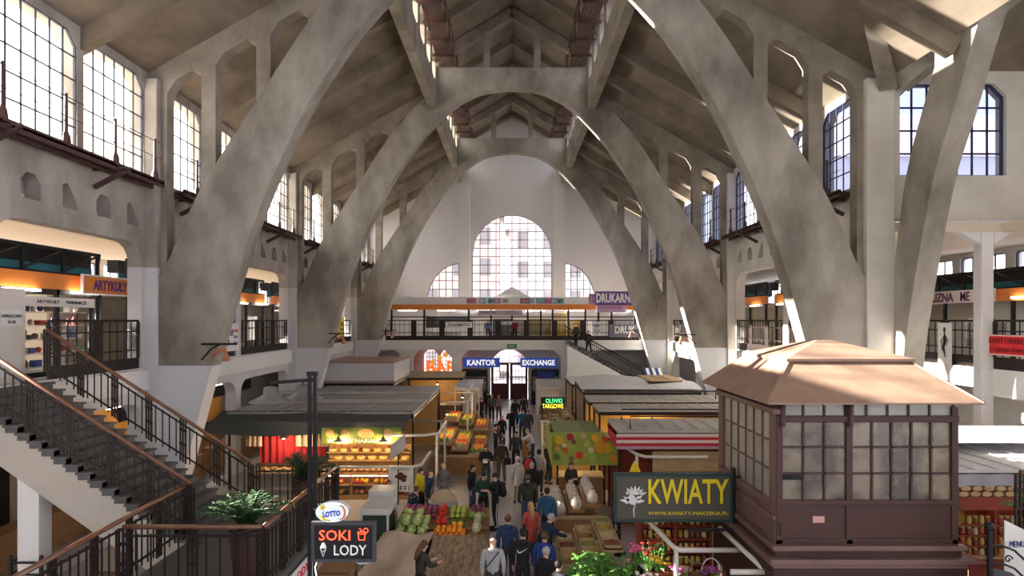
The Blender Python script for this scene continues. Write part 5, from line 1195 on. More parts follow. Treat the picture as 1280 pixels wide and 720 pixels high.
tubes('white slanting tube frame at the front of the salad stall', [[(1.2, 27.9, 2.3), (1.6, 27.6, 2.3), (3.4, 27.6, 2.3)], [(3.2, 24, 2.5), (3.9, 21.0, 2.3), (4.1, 20.6, 2.3), (6, 20.6, 2.3)], [(3.9, 21, 0), (3.9, 21, 2.3)], [(1.25, 27.8, 0), (1.25, 27.8, 2.3)]])
# yellow bag on the frame
t = E('hanging_bag', 'bright yellow bag hanging on the frame left of the striped stall', 'bag', (3.9, 20.8, 1.5)); b = MB(); b.lathe([(.02, .85), (.1, .7), (.2, .45), (.22, .2), (.15, .02), (.02, 0)], (3.75, 20.5, 1.35), 10, 1, .5); b.build('bag_body', mat('yellow_bag', (.75, .55, .02), .5), t, smooth=True); b = MB(); b.cyl((3.75, 20.5, 2.2), (3.75, 20.6, 2.32), .012); b.build('bag_handle', BLACK, t)
# --- near right: jar stall and flower stall under bent white tubes
t = E('jar_rack', 'red-brown rack of jars under the KWIATY sign', 'shelf', (3.7, 15.6, 0))
b = MB(); b.box(2.95, 15.75, 0, 4.55, 15.82, 2.45); b.build('back_panel', REDP, t)
b = MB()
for z in (.55, .85, 1.15, 1.45, 1.75, 2.05): b.box(2.95, 15.4, z, 4.55, 15.78, z+.035)
b.build('shelf_board', REDP, t)
for x in (2.95, 3.75, 4.55): b = MB(); b.box(x-.03, 15.38, 0, x+.03, 15.82, 2.45); b.build('upright', REDP, t)
t = E('flower_stall', 'flower stall table below the KWIATY sign', 'stall', (2.6, 14.1, 0)); b = MB(); b.box(1.2, 13.5, .75, 4.3, 14.7, .8); b.build('table_top', PALEW, t)
for x, y in ((1.25, 13.55), (4.25, 13.55), (1.25, 14.65), (4.25, 14.65)): b = MB(); b.box(x-.03, y-.03, 0, x+.03, y+.03, .75); b.build('leg', WOOD, t)
b = MB(); b.box(2.9, 13.5, .8, 4.3, 14.3, 1.15); b.build('riser', mat('orange_wood', (.5, .17, .05), .6), t)
tubes('white bent-tube canopy frame under the KWIATY sign', [[(2.75, 14.6, 2.35), (3.2, 13.35, 2.0), (3.3, 13.2, 1.98), (4.55, 13.2, 1.98)], [(3.25, 13.3, 0), (3.25, 13.3, 2.0)], [(4.3, 13.9, 2.2), (4.55, 12.0, 2.0)], [(3.9, 12.0, 2.0), (4.6, 12.0, 2.0)]])
# --- nuts and pickles stands
stand('wooden vegetable table draped with sackcloth in the foreground', -3.15, -.65, 17.2, 19.7, .85, 1.0, WOOD, side=0)
b = MB()
b.grid(lambda u, v: (-2.05 + 1.45*u + .03*math.sin(v*9), 17.2 - 2.0*v, 1.0 - .62*v - .1*v*v + .03*math.sin(u*22)*math.sin(v*13) + .02*math.sin(u*50)), 40, 30); o = b.build('drape', SACK, None, smooth=True); o.name = 'sackcloth_cover'; tag(o, 'brown sackcloth draped down the near end of the vegetable table', 'cloth')
b = MB(); b.grid(lambda u, v: (-3.3 + 1.3*u - .3*v, 17.3 - 1.9*v, 1.03 - .5*v + .05*math.sin(u*7+v*4)), 20, 20); o = b.build('paper_cover', PAPER, None, smooth=True); tag(o, 'sheet of kraft paper over the near left of the vegetable table', 'paper')
t = E('trestle', 'dark trestle carrying the draped near end of the vegetable table', 'trestle', (-1.9, 16, 0)); b = MB(); b.prism([(-3.4, 15.3, 0), (-.7, 15.3, 0), (-.7, 17.15, 0), (-3.4, 17.15, 0)], (0, 0, .2)); b.build('base', BLACK, t); b = MB(); b.prism([(-3.3, 15.35, .2), (-3.3, 17.1, .2), (-3.3, 17.1, .9), (-3.3, 15.35, .3)], (2.6, 0, 0)); b.build('support', BLACK, t)
stand('wooden fruit stand left of the aisle beside the deli corner', -3.3, -1.15, 28.2, 32.5, .8, 1.25, WOOD, side=-1)
stand('wooden fruit stand farther along the left of the aisle', -3.6, -1.25, 35.0, 38.2, .8, 1.2, WOOD, side=-1)
stand('low nut and pickle stand right of the aisle in the foreground', 1.15, 2.6, 15.6, 18.0, .7, 1.15, PALEW, side=1)
stand('wooden stand of white bags before the painted fruit panel', 1.2, 2.6, 19.6, 22.0, .75, 1.1, WOOD, side=1)
stand('long low fruit stand right of the aisle before the open salad counter', 1.25, 3.0, 28.0, 28.9, .8, 1.1, PALEW, side=0)
t = E('glass_cabinet', 'white-topped refrigerated cabinet with dark green glass beside the vegetable table', 'cabinet', (-3.45, 17.9, 0)); b = MB(); b.box(-3.9, 17.4, 0, -3.2, 18.4, 1.45); b.build('body', mat('cabinet_green', (.03, .055, .04), .25), t, bevel=.02); b = MB(); b.box(-3.95, 17.35, 1.45, -3.15, 18.45, 1.62); b.build('top', FRIDGE, t, bevel=.02)
b = MB(); 
for x in (-3.9, -3.22): b.box(x-.02, 17.37, .1, x+.03, 17.41, 1.45)
b.box(-3.9, 17.37, .1, -3.2, 17.41, .16); b.build('door_frame', FRIDGE, t)
t = E('fridge', 'pale upright cooler standing behind the white-topped glass cabinet', 'fridge', (-3.65, 19.05, 0)); b = MB(); b.box(-4.0, 18.7, 0, -3.3, 19.4, 1.75); b.build('body', FRIDGE, t, bevel=.03); b = MB()
for i in range(6): b.box(-3.92+.11*i, 18.67, .9, -3.87+.11*i, 18.71, 1.45)
b.build('grille', ROOFL, t)
t = E('cardboard_box', 'open cardboard box on the floor left of the vegetable table', 'box', (-4.1, 15.6, 0)); b = MB(); b.box(-4.5, 15.3, 0, -3.7, 16.1, .7); b.build('carton', mat('cardboard', (.34, .19, .09), .8), t)
b = MB(); b.prism([(-4.5, 15.3, .7), (-3.7, 15.3, .7), (-3.7, 15.05, .85), (-4.5, 15.05, .85)], (0, .01, .01)); b.build('flap', mat('cardboard', (.34, .19, .09), .8), t)
# popcorn trolley
t = E('popcorn_trolley', 'grey trolley heaped with pale popcorn under clear plastic by the aisle', 'trolley', (-2.1, 20.6, 0)); b = MB(); b.lathe([(.36, 0), (.42, .1), (.45, .95), (.4, 1.0)], (-2.1, 20.6, 0), 14); b.build('tub', GREYM, t); b = MB(); b.ball((-2.1, 20.6, 1.0), (.4, .4, .3), 14, 8); b.build('popcorn', mat('popcorn', (.72, .58, .36), .8, .6, 22, (.5, .36, .16), bump=1.0), t, smooth=True)
b = MB(); b.lathe([(.43, .98), (.43, 1.25), (.34, 1.42), (.1, 1.5)], (-2.1, 20.6, 0), 14); b.build('plastic_cover', glassmat('clear_plastic', (.95, .95, .95), .12, rough=.15, haze=.04), t)
# --- stall on the right edge
t = booth('grey-awninged bread stall at the right edge behind the kiosk', 10.2, 14.6, 15.6, 20.5, 2.95, TARP, counter=REDP, back=WARMB, valance=mat('lilac_grey_cloth', (.36, .35, .4), .7), vh=.3)
b = MB(); b.grid(lambda u, v: (10.1+4.6*u, 17.5+3.2*v, 3.3 + .25*math.sin(v*PI) - .15*v), 12, 8); b.build('upper_awning', TARP, t, smooth=True)
b = MB(); b.box(10.3, 15.55, 2.4, 14.5, 15.6, 2.66); b.build('bread_frieze', mat('bread_picture', (.10, .045, .02), .7), t); b = MB(); [b.ball((10.45+.27*i+.05*(j%2), 15.545, 2.47+.13*j), (.12, .01, .06), 9, 6) for i in range(15) for j in range(2)]; b.build('printed_breads', mat('printed_bread', (.55, .38, .2), .7, .6, 14), t); b = MB(); b.box(10.3, 15.55, 2.1, 14.5, 15.6, 2.4); b.build('red_fascia', REDP, t)
b = MB()
for z in (.95, 1.2, 1.45, 1.7): b.box(10.3, 15.65, z, 12.2, 16.0, z+.03)
for x in (10.3, 11.25, 12.2): b.box(x-.03, 15.62, .9, x+.03, 16.0, 2.1)
b.box(10.3, 16.0, .9, 12.2, 16.05, 2.1); b.build('jar_shelf', REDP, t)
b = MB(); b.grid(lambda u, v: (10.15+.15*math.sin(v*7), 15.3 + .4*u, 2.3 - 1.2*v), 6, 12); b.build('hanging_garland', mat('garland_orange', (.5, .26, .06), .8, .8, 9, (.1, .16, .03)), t)
b = MB(); b.box(15.35, 12.5, 0, 23, 13, 4.1); struct(b.build('wall_booth', REDP), 'red-brown back wall under the transept gallery', 'wall')
# dark gate and railing on the right edge
t = E('metal_gate', 'dark arched metal gate with ball finials at the lower right', 'gate', (8.1, 10.9, 0))
for x, z in ((7.75, 3.1), (8.4, 2.95)): b = MB(); b.box(x-.035, 10.87, 0, x+.035, 10.93, z); b.ball((x, 10.9, z+.06), .07, 10, 7); b.build('gate_post', BLACK, t)
b = MB(); b.tube([(7.78, 10.9, 2.85), (7.95, 10.9, 2.84), (8.15, 10.9, 2.76), (8.38, 10.9, 2.55)], .02, 6); b.tube([(7.78, 10.9, 2.55), (7.95, 10.9, 2.55), (8.15, 10.9, 2.47), (8.38, 10.9, 2.25)], .02, 6); b.tube([(8.05+.07*math.cos(a)*(1-a/9), 10.9, 2.62+.07*math.sin(a)*(1-a/9)) for a in [i*.5 for i in range(16)]], .012, 5); b.build('arched_rail', BLACK, t)
b = MB(); b.prism([(7.78, 10.9, 0), (8.38, 10.9, 0), (8.38, 10.9, 2.2), (8.1, 10.9, 2.4), (7.78, 10.9, 2.48)], (0, .02, 0)); b.build('sheet_panel', mat('dark_grey_sheet', (.06, .06, .065), .5), t)
t = E('notice_board', 'white papers pinned beside the dark gate at the right edge', 'notice', (8.8, 11.6, 2.0)); b = MB(); b.prism([(8.25, 11.25, 2.15), (8.65, 11.25, 1.95), (8.65, 11.25, 2.95), (8.25, 11.25, 3.15)], (0, .02, 0)); b.prism([(8.72, 11.25, 2.5), (9.4, 11.25, 2.3), (9.4, 11.25, 2.7), (8.72, 11.25, 2.9)], (0, .02, 0)); b.build('sheet', SIGNW, t); b = MB(); b.box(8.6, 11.27, 0, 9.5, 11.33, 2.6); b.build('backing_panel', DGREY, t); text('MENU', (8.45, 11.24, 2.75), .1, BLUEB, t, '-Y', .25)
b = MB(); b.box(8.62, 11.35, 2.65, 11, 11.8, 2.85); struct(b.build('landing', STEP), 'stone landing at the right edge', 'stairs'); b = MB(); b.box(8.7, 11.45, 0, 11, 11.8, 2.65); struct(b.build('landing_base', STR), 'plastered base of the landing at the right edge', 'stairs')
stair_rail((8.66, 11.45, 2.85), (10.6, 11.45, 2.85), 'dark railing with orange-brown handrail at the right edge', h=1.05)
bpy.data.objects['potted_plant.002'].location = (9.2, 11.9, 2.85)
t = E('display_case', 'red-framed lit display case at the foot of the kiosk beside the dark gate', 'case', (8.3, 12.4, 0)); b = MB(); b.box(7.98, 12.1, 0, 8.62, 12.7, 1.3); b.box(7.98, 12.1, 2.0, 8.62, 12.7, 2.1)
for x in (7.98, 8.56): b.box(x, 12.1, 1.3, x+.06, 12.16, 2.0); b.box(x, 12.64, 1.3, x+.06, 12.7, 2.0)
b.build('case_frame', REDP, t); b = MB(); b.box(8.04, 12.6, 1.3, 8.56, 12.64, 2.0); b.build('lit_back', mat('lit_cream', (.7, .5, .3), .6, emit=(1, .6, .3), es=.5), t); b = MB()
for z in (1.35, 1.65): b.box(8.02, 12.15, z, 8.58, 12.62, z+.03)
b.build('shelf', PALEW, t)
# goods piled under the near stairs
for i, (x, y, w, d, h, m) in enumerate(((-9.2, 15.2, 1.2, .9, .8, SACK), (-8.2, 15.4, 1.0, .9, .6, mat('wine_cloth', (.14, .03, .03), .8)), (-7.5, 15.0, .7, .8, .9, PAPER))):
    b = MB(); b.grid(lambda u, v: (x-w/2+w*u, y-d/2+d*v, h*(.35+.65*math.sin(PI*min(max(u, .0), 1))**.5*math.sin(PI*v)**.4) ), 10, 8); b.box(x-w/2, y-d/2, 0, x+w/2, y+d/2, h*.36)
    tag(b.build('covered_pile', m, smooth=False), ('brown cloth-covered pile under the near stairs', 'wine-red cloth-covered pile under the near stairs', 'pale paper-covered pile under the near stairs')[i], 'pile')
t = E('ground_shop', 'dim shop with cream wall and dark hatch beneath the near stairs', 'shop', (-15, 14, 0)); b = MB(); b.box(-15.2, 9, 0, -15.0, 21.2, 4.2); b.build('cream_wall', mat('dim_cream', (.5, .4, .27), .8, .3, 1), t); b = MB()
for ya in (11, 14.5, 18.3): b.box(-15.02, ya, 0, -14.95, ya+1.7, 2.8)
b.build('dark_hatches', BLACK, t); b = MB(); b.box(-15, 9, 3.3, -14.85, 21.2, 3.8); b.build('fascia', mat('dark_teal_fascia', (.03, .08, .1), .5), t); b = MB(); b.box(-13.6, 16.5, 0, -13, 20.8, 1.0); b.build('counter', WOOD, t)
# orange-lit shops beneath the left gallery
OW = mat('orange_wall', (.55, .25, .05), .7, .3, 1)
for i, (ya, yb) in enumerate(((23, 28), (29, 34.5))):
    t = E('ground_shop', ('orange-walled shop under the left gallery behind the nearest arch foot', 'orange-walled shop under the left gallery behind the lamp post')[i], 'shop', (-14.5, (ya+yb)/2, 0)); b = MB(); b.box(-15, ya, 0, -14.9, yb, 3.6); b.build('back_wall', OW, t); b = MB(); b.box(-13.4, ya, 0, -12.8, yb, .95); b.build('counter', WOOD, t); b = MB(); b.box(-13.5, ya, 3.0, -13.4, yb, 3.5); b.build('fascia', BLACK, t); b = MB(); b.box(-14.2, ya+.5, 3.35, -14.1, yb-.5, 3.4); b.build('lamp_tube', LAMPW, t)
# lamps over the stalls
k = 0
LG_ = [(-6.2, 24.0, 2.15, 2.75, 'above the deli counter', 26), (-4.6, 24.0, 2.15, 2.75, 'above the deli counter', 26), (-8.5, 25.0, 2.1, 2.9, 'before the red curtain', 20), (-2.9, 30, 2.3, 2.75, 'over the first left fruit stand', 22), (-2.7, 36.5, 2.3, 2.6, 'over the second left fruit stand', 22), (2.3, 25.5, 2.05, 2.3, 'inside the painted fruit stall', 22), (5.5, 26.4, 2.5, 3.0, 'under the flat pale roof slab', 30), (5.5, 30.8, 2.4, 2.85, 'inside the third right stall', 30), (11.2, 16.6, 2.3, 2.95, 'inside the bread stall', 24), (-5, 45, 2.2, 2.75, 'inside the snack stall', 30), (6, 42, 2.2, 2.6, 'inside the stall near the far staircase', 26)]
for (x, y, z, zt, w_, e) in LG_: lamp(x, y, z, zt, 'small hanging lamp %s' % w_ if w_ != 'above the deli counter' else ('left' if x < -5 else 'right') + ' hanging lamp above the deli counter', e)
# ------------------------------------------------------------ goods
def proto(name, mb, m, smooth=True): me = mb.mesh(name); me.materials.append(m); [setattr(p, 'use_smooth', smooth) for p in me.polygons]; return (name, me)
def round_fruit(name, r, col, col2=None, sq=1.0, dim=True):
    b = MB(); b.lathe([(0, -r*sq*.96), (r*.5, -r*sq*.88), (r*.87, -r*sq*.5), (r, 0), (r*.88, r*sq*.5), (r*.5, r*sq*.86), (r*.15, r*sq*.9), (0, r*sq*.8)], n=10)
    return proto(name, b, mat(name + '_skin', col, .4, .4 if col2 else 0, 12, col2))
def leafy(name, r, col, col2, n=9):
    b = MB(); rr = random.Random(len(name)); b.ball((0, 0, 0), (r*.8, r*.8, r*.75), 10, 7)
    for i in range(n):
        a = 2*PI*i/n; el = rr.uniform(-.2, .7); c = Vector((math.cos(a)*math.cos(el), math.sin(a)*math.cos(el), math.sin(el)))*r*.75; t = c.cross(Vector((0, 0, 1))).normalized()*r*.5; u = Vector((0, 0, 1))*r*.6
        b.add([c-u*.6, c+t-u*.1+c*.2, c+u*.8+c*.35, c-t-u*.1+c*.2, c+c*.25], [(0, 1, 4), (1, 2, 4), (2, 3, 4), (3, 0, 4)])
    return proto(name, b, mat(name + '_leaf', col, .5, .6, 9, col2))
def long_veg(name, L_, r, col, bend=.15, tip=.4):
    b = MB(); b.tube([(-L_/2, 0, 0), (-L_/4, bend*L_*.6, 0), (L_/5, bend*L_*.7, 0), (L_/2, 0, 0)], [r*tip, r, r*.9, r*.25], 8); return proto(name, b, mat(name + '_skin', col, .45, .3, 12))
ORA = round_fruit('orange', .075, (.85, .27, .02)); TOM = round_fruit('tomato', .07, (.62, .04, .02), sq=.8); APR = round_fruit('red_apple', .07, (.48, .04, .03), (.55, .3, .06)); APG = round_fruit('green_apple', .07, (.36, .45, .06)); LEM = round_fruit('lemon', .07, (.8, .6, .05), sq=1.25)
ONI = round_fruit('red_onion', .07, (.26, .04, .10), (.4, .12, .2)); POT_ = round_fruit('potato', .075, (.42, .28, .14), (.3, .2, .1), sq=.75); TANG = round_fruit('tangerine', .06, (.9, .34, .03), sq=.85)
CAB = leafy('cabbage', .17, (.38, .48, .16), (.55, .6, .3)); CAU = leafy('cauliflower', .15, (.62, .6, .42), (.2, .32, .08)); LET = leafy('lettuce', .15, (.13, .3, .04), (.3, .45, .1), 12); BEET = round_fruit('beetroot', .08, (.14, .02, .05))
PEP = round_fruit('yellow_pepper', .08, (.8, .45, .02), sq=1.1); PEPR = round_fruit('red_pepper', .08, (.55, .03, .02), sq=1.1); CUC = long_veg('cucumber', .26, .03, (.08, .2, .03)); CAR = long_veg('carrot', .24, .028, (.75, .26, .03), .05)
CHE = proto('cheese_wheel', MB().lathe([(.13, 0), (.15, .02), (.15, .1), (.13, .12)], n=16), mat('cheese_rind', (.72, .45, .12), .5, .4, 6, (.8, .65, .35)), False)
SAU = long_veg('sausage', .32, .035, (.36, .10, .05), .2, .6); LOAF = proto('bread_loaf', MB().ball((0, 0, 0), (.17, .09, .075), 12, 7), mat('bread_crust', (.42, .2, .07), .7, .6, 8, (.6, .4, .2)))
def put(pr, x, y, z, label, cat, group, rz=None, sc=1.0, tilt=.5):
    o = bpy.data.objects.new(pr[0], pr[1]); COL.objects.link(o); o.location = (x, y, z); o.rotation_euler = (R.uniform(-tilt, tilt), R.uniform(-tilt, tilt), R.uniform(0, 6.28) if rz is None else rz); o.scale = (sc,)*3
    return tag(o, label, cat, group)
NAMES = {'red_apple': 'red apple', 'green_apple': 'green apple', 'red_onion': 'red onion', 'yellow_pepper': 'yellow pepper', 'red_pepper': 'red pepper', 'cheese_wheel': 'cheese wheel', 'bread_loaf': 'bread loaf'}
PL = {}
def heap(pr, x0, x1, y0, y1, z, where, step, layers=1, sc=1.0, lift=None, zfun=None):
    nm = NAMES.get(pr[0], pr[0]); lab = '%s %s' % (nm, where); cat = nm.split()[-1]; g = '%ss %s' % (nm, where)
    rr_ = max(max(abs(v.co.x), abs(v.co.y)) for v in pr[1].vertices)
    if pr[0] not in ('cucumber', 'carrot'): sc = min(sc*1.06, step*.485/rr_)
    r = max(abs(v.co.z) for v in pr[1].vertices)*sc + .012 if lift is None else lift
    for l in range(layers):
        nx = max(1, int((x1-x0)/step) - l); ny = max(1, int((y1-y0)/step) - l)
        for i in range(nx):
            for j in range(ny):
                x = (x0+x1)/2 + (i-(nx-1)/2)*step + R.uniform(-.02, .02)*step; y = (y0+y1)/2 + (j-(ny-1)/2)*step + R.uniform(-.02, .02)*step
                zz = z if zfun is None else zfun(x, y)
                put(pr, x, y, zz + r + l*step*.72, lab, cat, g, sc=sc*R.uniform(.93, 1.0), tilt=.5 if pr[0] not in ('cucumber', 'carrot') else .05)
CRATE = None
def crate(x0, x1, y0, y1, z, label, group, h=.1):
    t = E('crate', label, 'crate', ((x0+x1)/2, (y0+y1)/2, z), group=group)
    b = MB(); w, d = (x1-x0)/2, (y1-y0)/2
    for zz in (.02, h-.03):
        b.box(-w, -d, zz, w, -d+.012, zz+.035); b.box(-w, d-.012, zz, w, d, zz+.035); b.box(-w, -d, zz, -w+.012, d, zz+.035); b.box(w-.012, -d, zz, w, d, zz+.035)
    b.build('slat_side', PALEW, t, world=False)
    b = MB(); b.box(-w, -d, 0, w, d, .012); b.build('slat_bottom', PALEW, t, world=False)
# vegetable table in the foreground
VT = 'on the sackcloth-draped vegetable table'
zt = lambda x, y: .85 + (0, .075, .15)[min(2, max(0, int((y-17.2)/.84)))]
heap(CAB, -3.1, -2.2, 17.35, 18.6, .9, VT, .3, 2, zfun=zt); heap(ONI, -3.1, -2.1, 18.75, 19.65, 1.0, VT, .16, 1, 1.1, zfun=zt); heap(TOM, -2.15, -1.78, 18.6, 19.6, 1, VT, .125, 2, 1.1, zfun=zt)
heap(ORA, -2.1, -1.2, 17.25, 17.95, .85, VT, .14, 2, 1.1, zfun=zt); heap(PEPR, -2.1, -1.75, 18.05, 18.55, .9, VT, .17, 1, 1.1, zfun=zt); heap(CUC, -1.7, -1.25, 18.1, 18.7, .9, VT, .14, 1, zfun=zt); heap(CAU, -1.2, -.7, 17.3, 18.7, .9, VT, .28, 1, zfun=zt); heap(BEET, -1.25, -.75, 18.85, 19.6, 1, VT, .18, 1, zfun=zt); heap(CAR, -2.15, -1.75, 17.95, 18.1, .9, VT, .13, 1, zfun=zt); heap(LET, -1.25, -.7, 18.55, 18.9, .9, VT, .27, 1, .9, zfun=zt); heap(APG, -1.75, -1.3, 18.75, 19.6, 1, VT, .15, 1, zfun=zt); heap(PEP, -1.7, -1.25, 17.95, 18.15, .9, VT, .16, 1, zfun=zt); heap(POT_, -3.1, -2.8, 18.55, 18.85, .95, VT, .15, 1, zfun=zt); heap(LET, -.6, -.3, 16.9, 17.2, .0, 'in the basket on the floor at the corner of the vegetable table', .3, 1, .9, lift=.5)
b = MB(); b.lathe([(.2, 0), (.26, .38), (.27, .4), (.2, .36)], (-.45, 17.05, 0), 12); tag(b.build('basket', SACK), 'woven basket on the floor at the aisle corner of the vegetable table', 'basket')
# fruit stand left of the aisle
W1 = 'on the first wooden fruit stand left of the aisle'; g1 = 'crates on the first left fruit stand'
kinds = [[LET, ORA, TANG, APR, TOM, LEM], [CAB, ORA, TOM, TANG, LEM, APG], [LET, TANG, ORA, APG, PEP, APR]]
for s in range(3):
    xa = -1.15 - 2.15*(s+1)/3; z = .8 + .225*s
    for q in range(6):
        ya = 28.25 + .7*q; crate(xa+.03, xa+.68, ya+.02, ya+.66, z+.004, 'slatted wooden crate on the first wooden fruit stand left of the aisle', g1)
        pr = kinds[s][q]; st = {'lettuce': .3, 'cabbage': .32}.get(pr[0], .128); heap(pr, xa+.06, xa+.66, ya+.05, ya+.64, z+.012, W1, st, 1, 1.05)
W2 = 'on the second wooden fruit stand left of the aisle'; g2 = 'crates on the second left fruit stand'
kinds = [[APR, ORA, LEM, TOM], [LET, TANG, APG, PEP], [CAB, LEM, ORA, APR]]
for s in range(3):
    xa = -1.25 - 2.35*(s+1)/3; z = .8 + .2*s
    for q in range(4):
        ya = 35.05 + .78*q; crate(xa+.03, xa+.72, ya+.02, ya+.74, z+.004, 'slatted wooden crate on the second wooden fruit stand left of the aisle', g2)
        pr = kinds[s][q]; st = {'lettuce': .32, 'cabbage': .34}.get(pr[0], .17); heap(pr, xa+.06, xa+.7, ya+.05, ya+.72, z+.012, W2, st, 1, 1.35)
# deli counter
for i in range(14): put(CHE, -6.7+.21*i, 25.16, 1.29 if i % 2 else 1.59, 'round yellow cheese wheel on the racks of the deli counter', 'cheese', 'cheese wheels on the deli racks', tilt=.05)
for i in range(16): put(SAU, -6.75+.19*i, 24.97, .955+.05, 'brown sausage laid out on the deli counter', 'sausage', 'sausages on the deli counter', rz=1.4, tilt=.05)
for z in (.165, .535):
    for j in range(2):
        for i in range(17):
            if abs((-6.75+.18*i+.08) % 1.05 - .28) < .1: continue
            k = (i//4 + j + int(z*10)) % 3; put((TOM, PEP, ORA)[k], -6.75+.18*i, 24.45+.2*j, z+.09, '%s behind the glass of the deli counter' % ('red cheese ball', 'yellow cheese lump', 'orange cheese ball')[k], 'cheese', '%ss behind the deli counter glass' % ('red cheese ball', 'yellow cheese lump', 'orange cheese ball')[k], tilt=.1)
for i in range(13): put(LOAF, -6.6+.22*i, 24.58, .955+.085, 'bread loaf along the front of the deli counter', 'bread', 'bread loaves on the deli counter', rz=1.5, tilt=.05)
for i in range(12): put(SAU, -6.6+.22*i, 25.05, 1.72, 'brown sausage hanging from the rack over the deli counter', 'sausage', 'hanging sausages over the deli counter', rz=0, tilt=.1).rotation_euler = (0, PI/2, 0)
for i in range(10): put(TOM, -6.6+.28*i, 25.2, 1.97, 'red tin-sized round cheese on the top rack of the deli', 'cheese', 'red cheeses on the top deli rack', sc=1.3)
for i in range(7): put(LOAF, -9.2+.36*i, 25.0, 1.01, 'pale loaf on the table before the red curtain', 'bread', 'loaves before the red curtain')
t = E('table', 'plain table before the red curtain of the deli stall', 'table', (-8.5, 25, 0)); b = MB(); b.box(-9.6, 24.6, .87, -7.2, 25.4, .92); b.build('table_top', PALEW, t)
for x, y in ((-9.5, 24.65), (-7.3, 24.65), (-9.5, 25.35), (-7.3, 25.35)): b = MB(); b.box(x-.03, y-.03, 0, x+.03, y+.03, .87); b.build('leg', WOOD, t)
# jars
JG = [mat('jar_%d' % i, c, .2, spec=.6) for i, c in enumerate([(.55, .30, .06), (.35, .08, .04), (.45, .42, .10), (.6, .5, .3), (.2, .08, .05)])]; LID = mat('jar_lid', (.62, .5, .16), .35, metal=.5)
def jarme(i): 
    b = MB(); b.lathe([(.045, 0), (.05, .02), (.05, .1), (.04, .125)], n=10); me = b.mesh('jar'); me.materials.append(JG[i]); return me
JM = [jarme(i) for i in range(5)]; LM = MB().lathe([(.043, .125), (.043, .15), (.0, .155)], n=10).mesh('lid'); LM.materials.append(LID)
def jar(x, y, z, label, group, i=None, sc=1.0):
    o = bpy.data.objects.new('jar', JM[R.randrange(5) if i is None else i]); COL.objects.link(o); o.location = (x, y, z+.004); o.scale = (sc,)*3; tag(o, label, 'jar', group)
    l = bpy.data.objects.new('lid', LM); COL.objects.link(l); l.parent = o
for k, z in enumerate((.55, .85, 1.15, 1.45, 1.75, 2.05)):
    for i in range(11): jar(3.06+.137*i, 15.5, z+.037, 'preserve jar with a gold lid in the red-brown rack under the KWIATY sign', 'jars in the red-brown rack', sc=1.15)
for k, z in enumerate((.95, 1.2, 1.45, 1.7)):
    for i in range(12): jar(10.4+.15*i, 15.75, z+.032, 'preserve jar on the shelves of the bread stall at the right edge', 'jars on the right-edge bread stall', sc=1.2)
for i in range(11): put(LOAF, 10.5+.36*i, 15.95, 1.02+.06, 'bread loaf on the counter of the right-edge bread stall', 'bread', 'bread loaves on the right-edge stall', rz=.1, tilt=.05)
# nut and pickle trays
def tray(x, y, z, w, d, m, label, group, cat='tray'):
    z += .006
    t = E('food_tray', label, cat, (x, y, z), group=group); b = MB(); b.box(x-w/2, y-d/2, z, x+w/2, y+d/2, z+.03); b.box(x-w/2, y-d/2, z, x+w/2, y-d/2+.02, z+.1); b.box(x-w/2, y+d/2-.02, z, x+w/2, y+d/2, z+.1); b.box(x-w/2, y-d/2, z, x-w/2+.02, y+d/2, z+.1); b.box(x+w/2-.02, y-d/2, z, x+w/2, y+d/2, z+.1); b.build('tray', PALEW, t)
    b = MB(); b.grid(lambda u, v: (x-w/2+.02+(w-.04)*u, y-d/2+.02+(d-.04)*v, z+.05+.09*math.sin(PI*u)*math.sin(PI*v)+R.uniform(0, .012)), 8, 8); o = b.build('filling', m, t); o['kind'] = 'stuff'
NUT = [mat('nuts_%d' % i, c, .6, .8, 30, c2, bump=1.0) for i, (c, c2) in enumerate([((.42, .22, .08), (.2, .1, .04)), ((.6, .42, .2), (.4, .25, .1)), ((.32, .10, .05), (.15, .04, .02)), ((.68, .58, .38), (.5, .4, .2)), ((.5, .35, .08), (.3, .2, .04)), ((.3, .32, .1), (.15, .18, .05))])]
for s in range(3):
    for q in range(4): 
        i = (s*4+q) % 6; tray(1.15+1.45*(s+.5)/3, 15.6+.6*q+.3, .7+.225*s, .42, .52, NUT[i], 'shallow tray of dried nuts or fruit on the low stand in the right foreground', 'nut trays on the right foreground stand')
for s in range(3):
    for q in range(5):
        x, y, z = 1.2+1.4*(s+.5)/3, 19.65+.47*q+.2, .756+.175*s
        b = MB(); b.lathe([(.13, 0), (.17, .1), (.15, .24), (.07, .32), (.1, .38)], (x, y, z), 9); tag(b.build('paper_bag', mat('white_bag', (.62, .56, .48), .7, .5, 12), smooth=True), 'tied pale bag on the stand before the painted fruit panel', 'bag', 'pale bags before the painted fruit panel')
for i in range(6): tray(1.45+.28*i, 28.45, .86, .25, .7, NUT[(i*2) % 6], 'tray of dried fruit on the long low stand before the open salad counter', 'trays before the open salad counter')
for (xa, ya, nm, z) in ((1.8, 41.7, 'farthest right-hand stall', 1.0),):
    for i in range(5): tray(xa+.3*i, ya+.35, z, .27, .5, NUT[(i+int(ya)) % 6], 'tray of food on the counter of the %s' % nm, 'trays on the counter of the %s' % nm)
for (xa, xb, y, z, nm) in ((3.6, 10, 26.1, 1.0, 'stall with the flat pale roof'), (3.7, 9.8, 30.3, 1.0, 'third stall of the right row'), (3.8, 9.4, 34.4, 1.0, 'tarpaulin-roofed stall')):
    x = xa+.1
    while x < xb: jar(x, y, z+.006, 'large jar on the counter of the %s' % nm, 'large jars on the counter of the %s' % nm, sc=2.2); x += .4
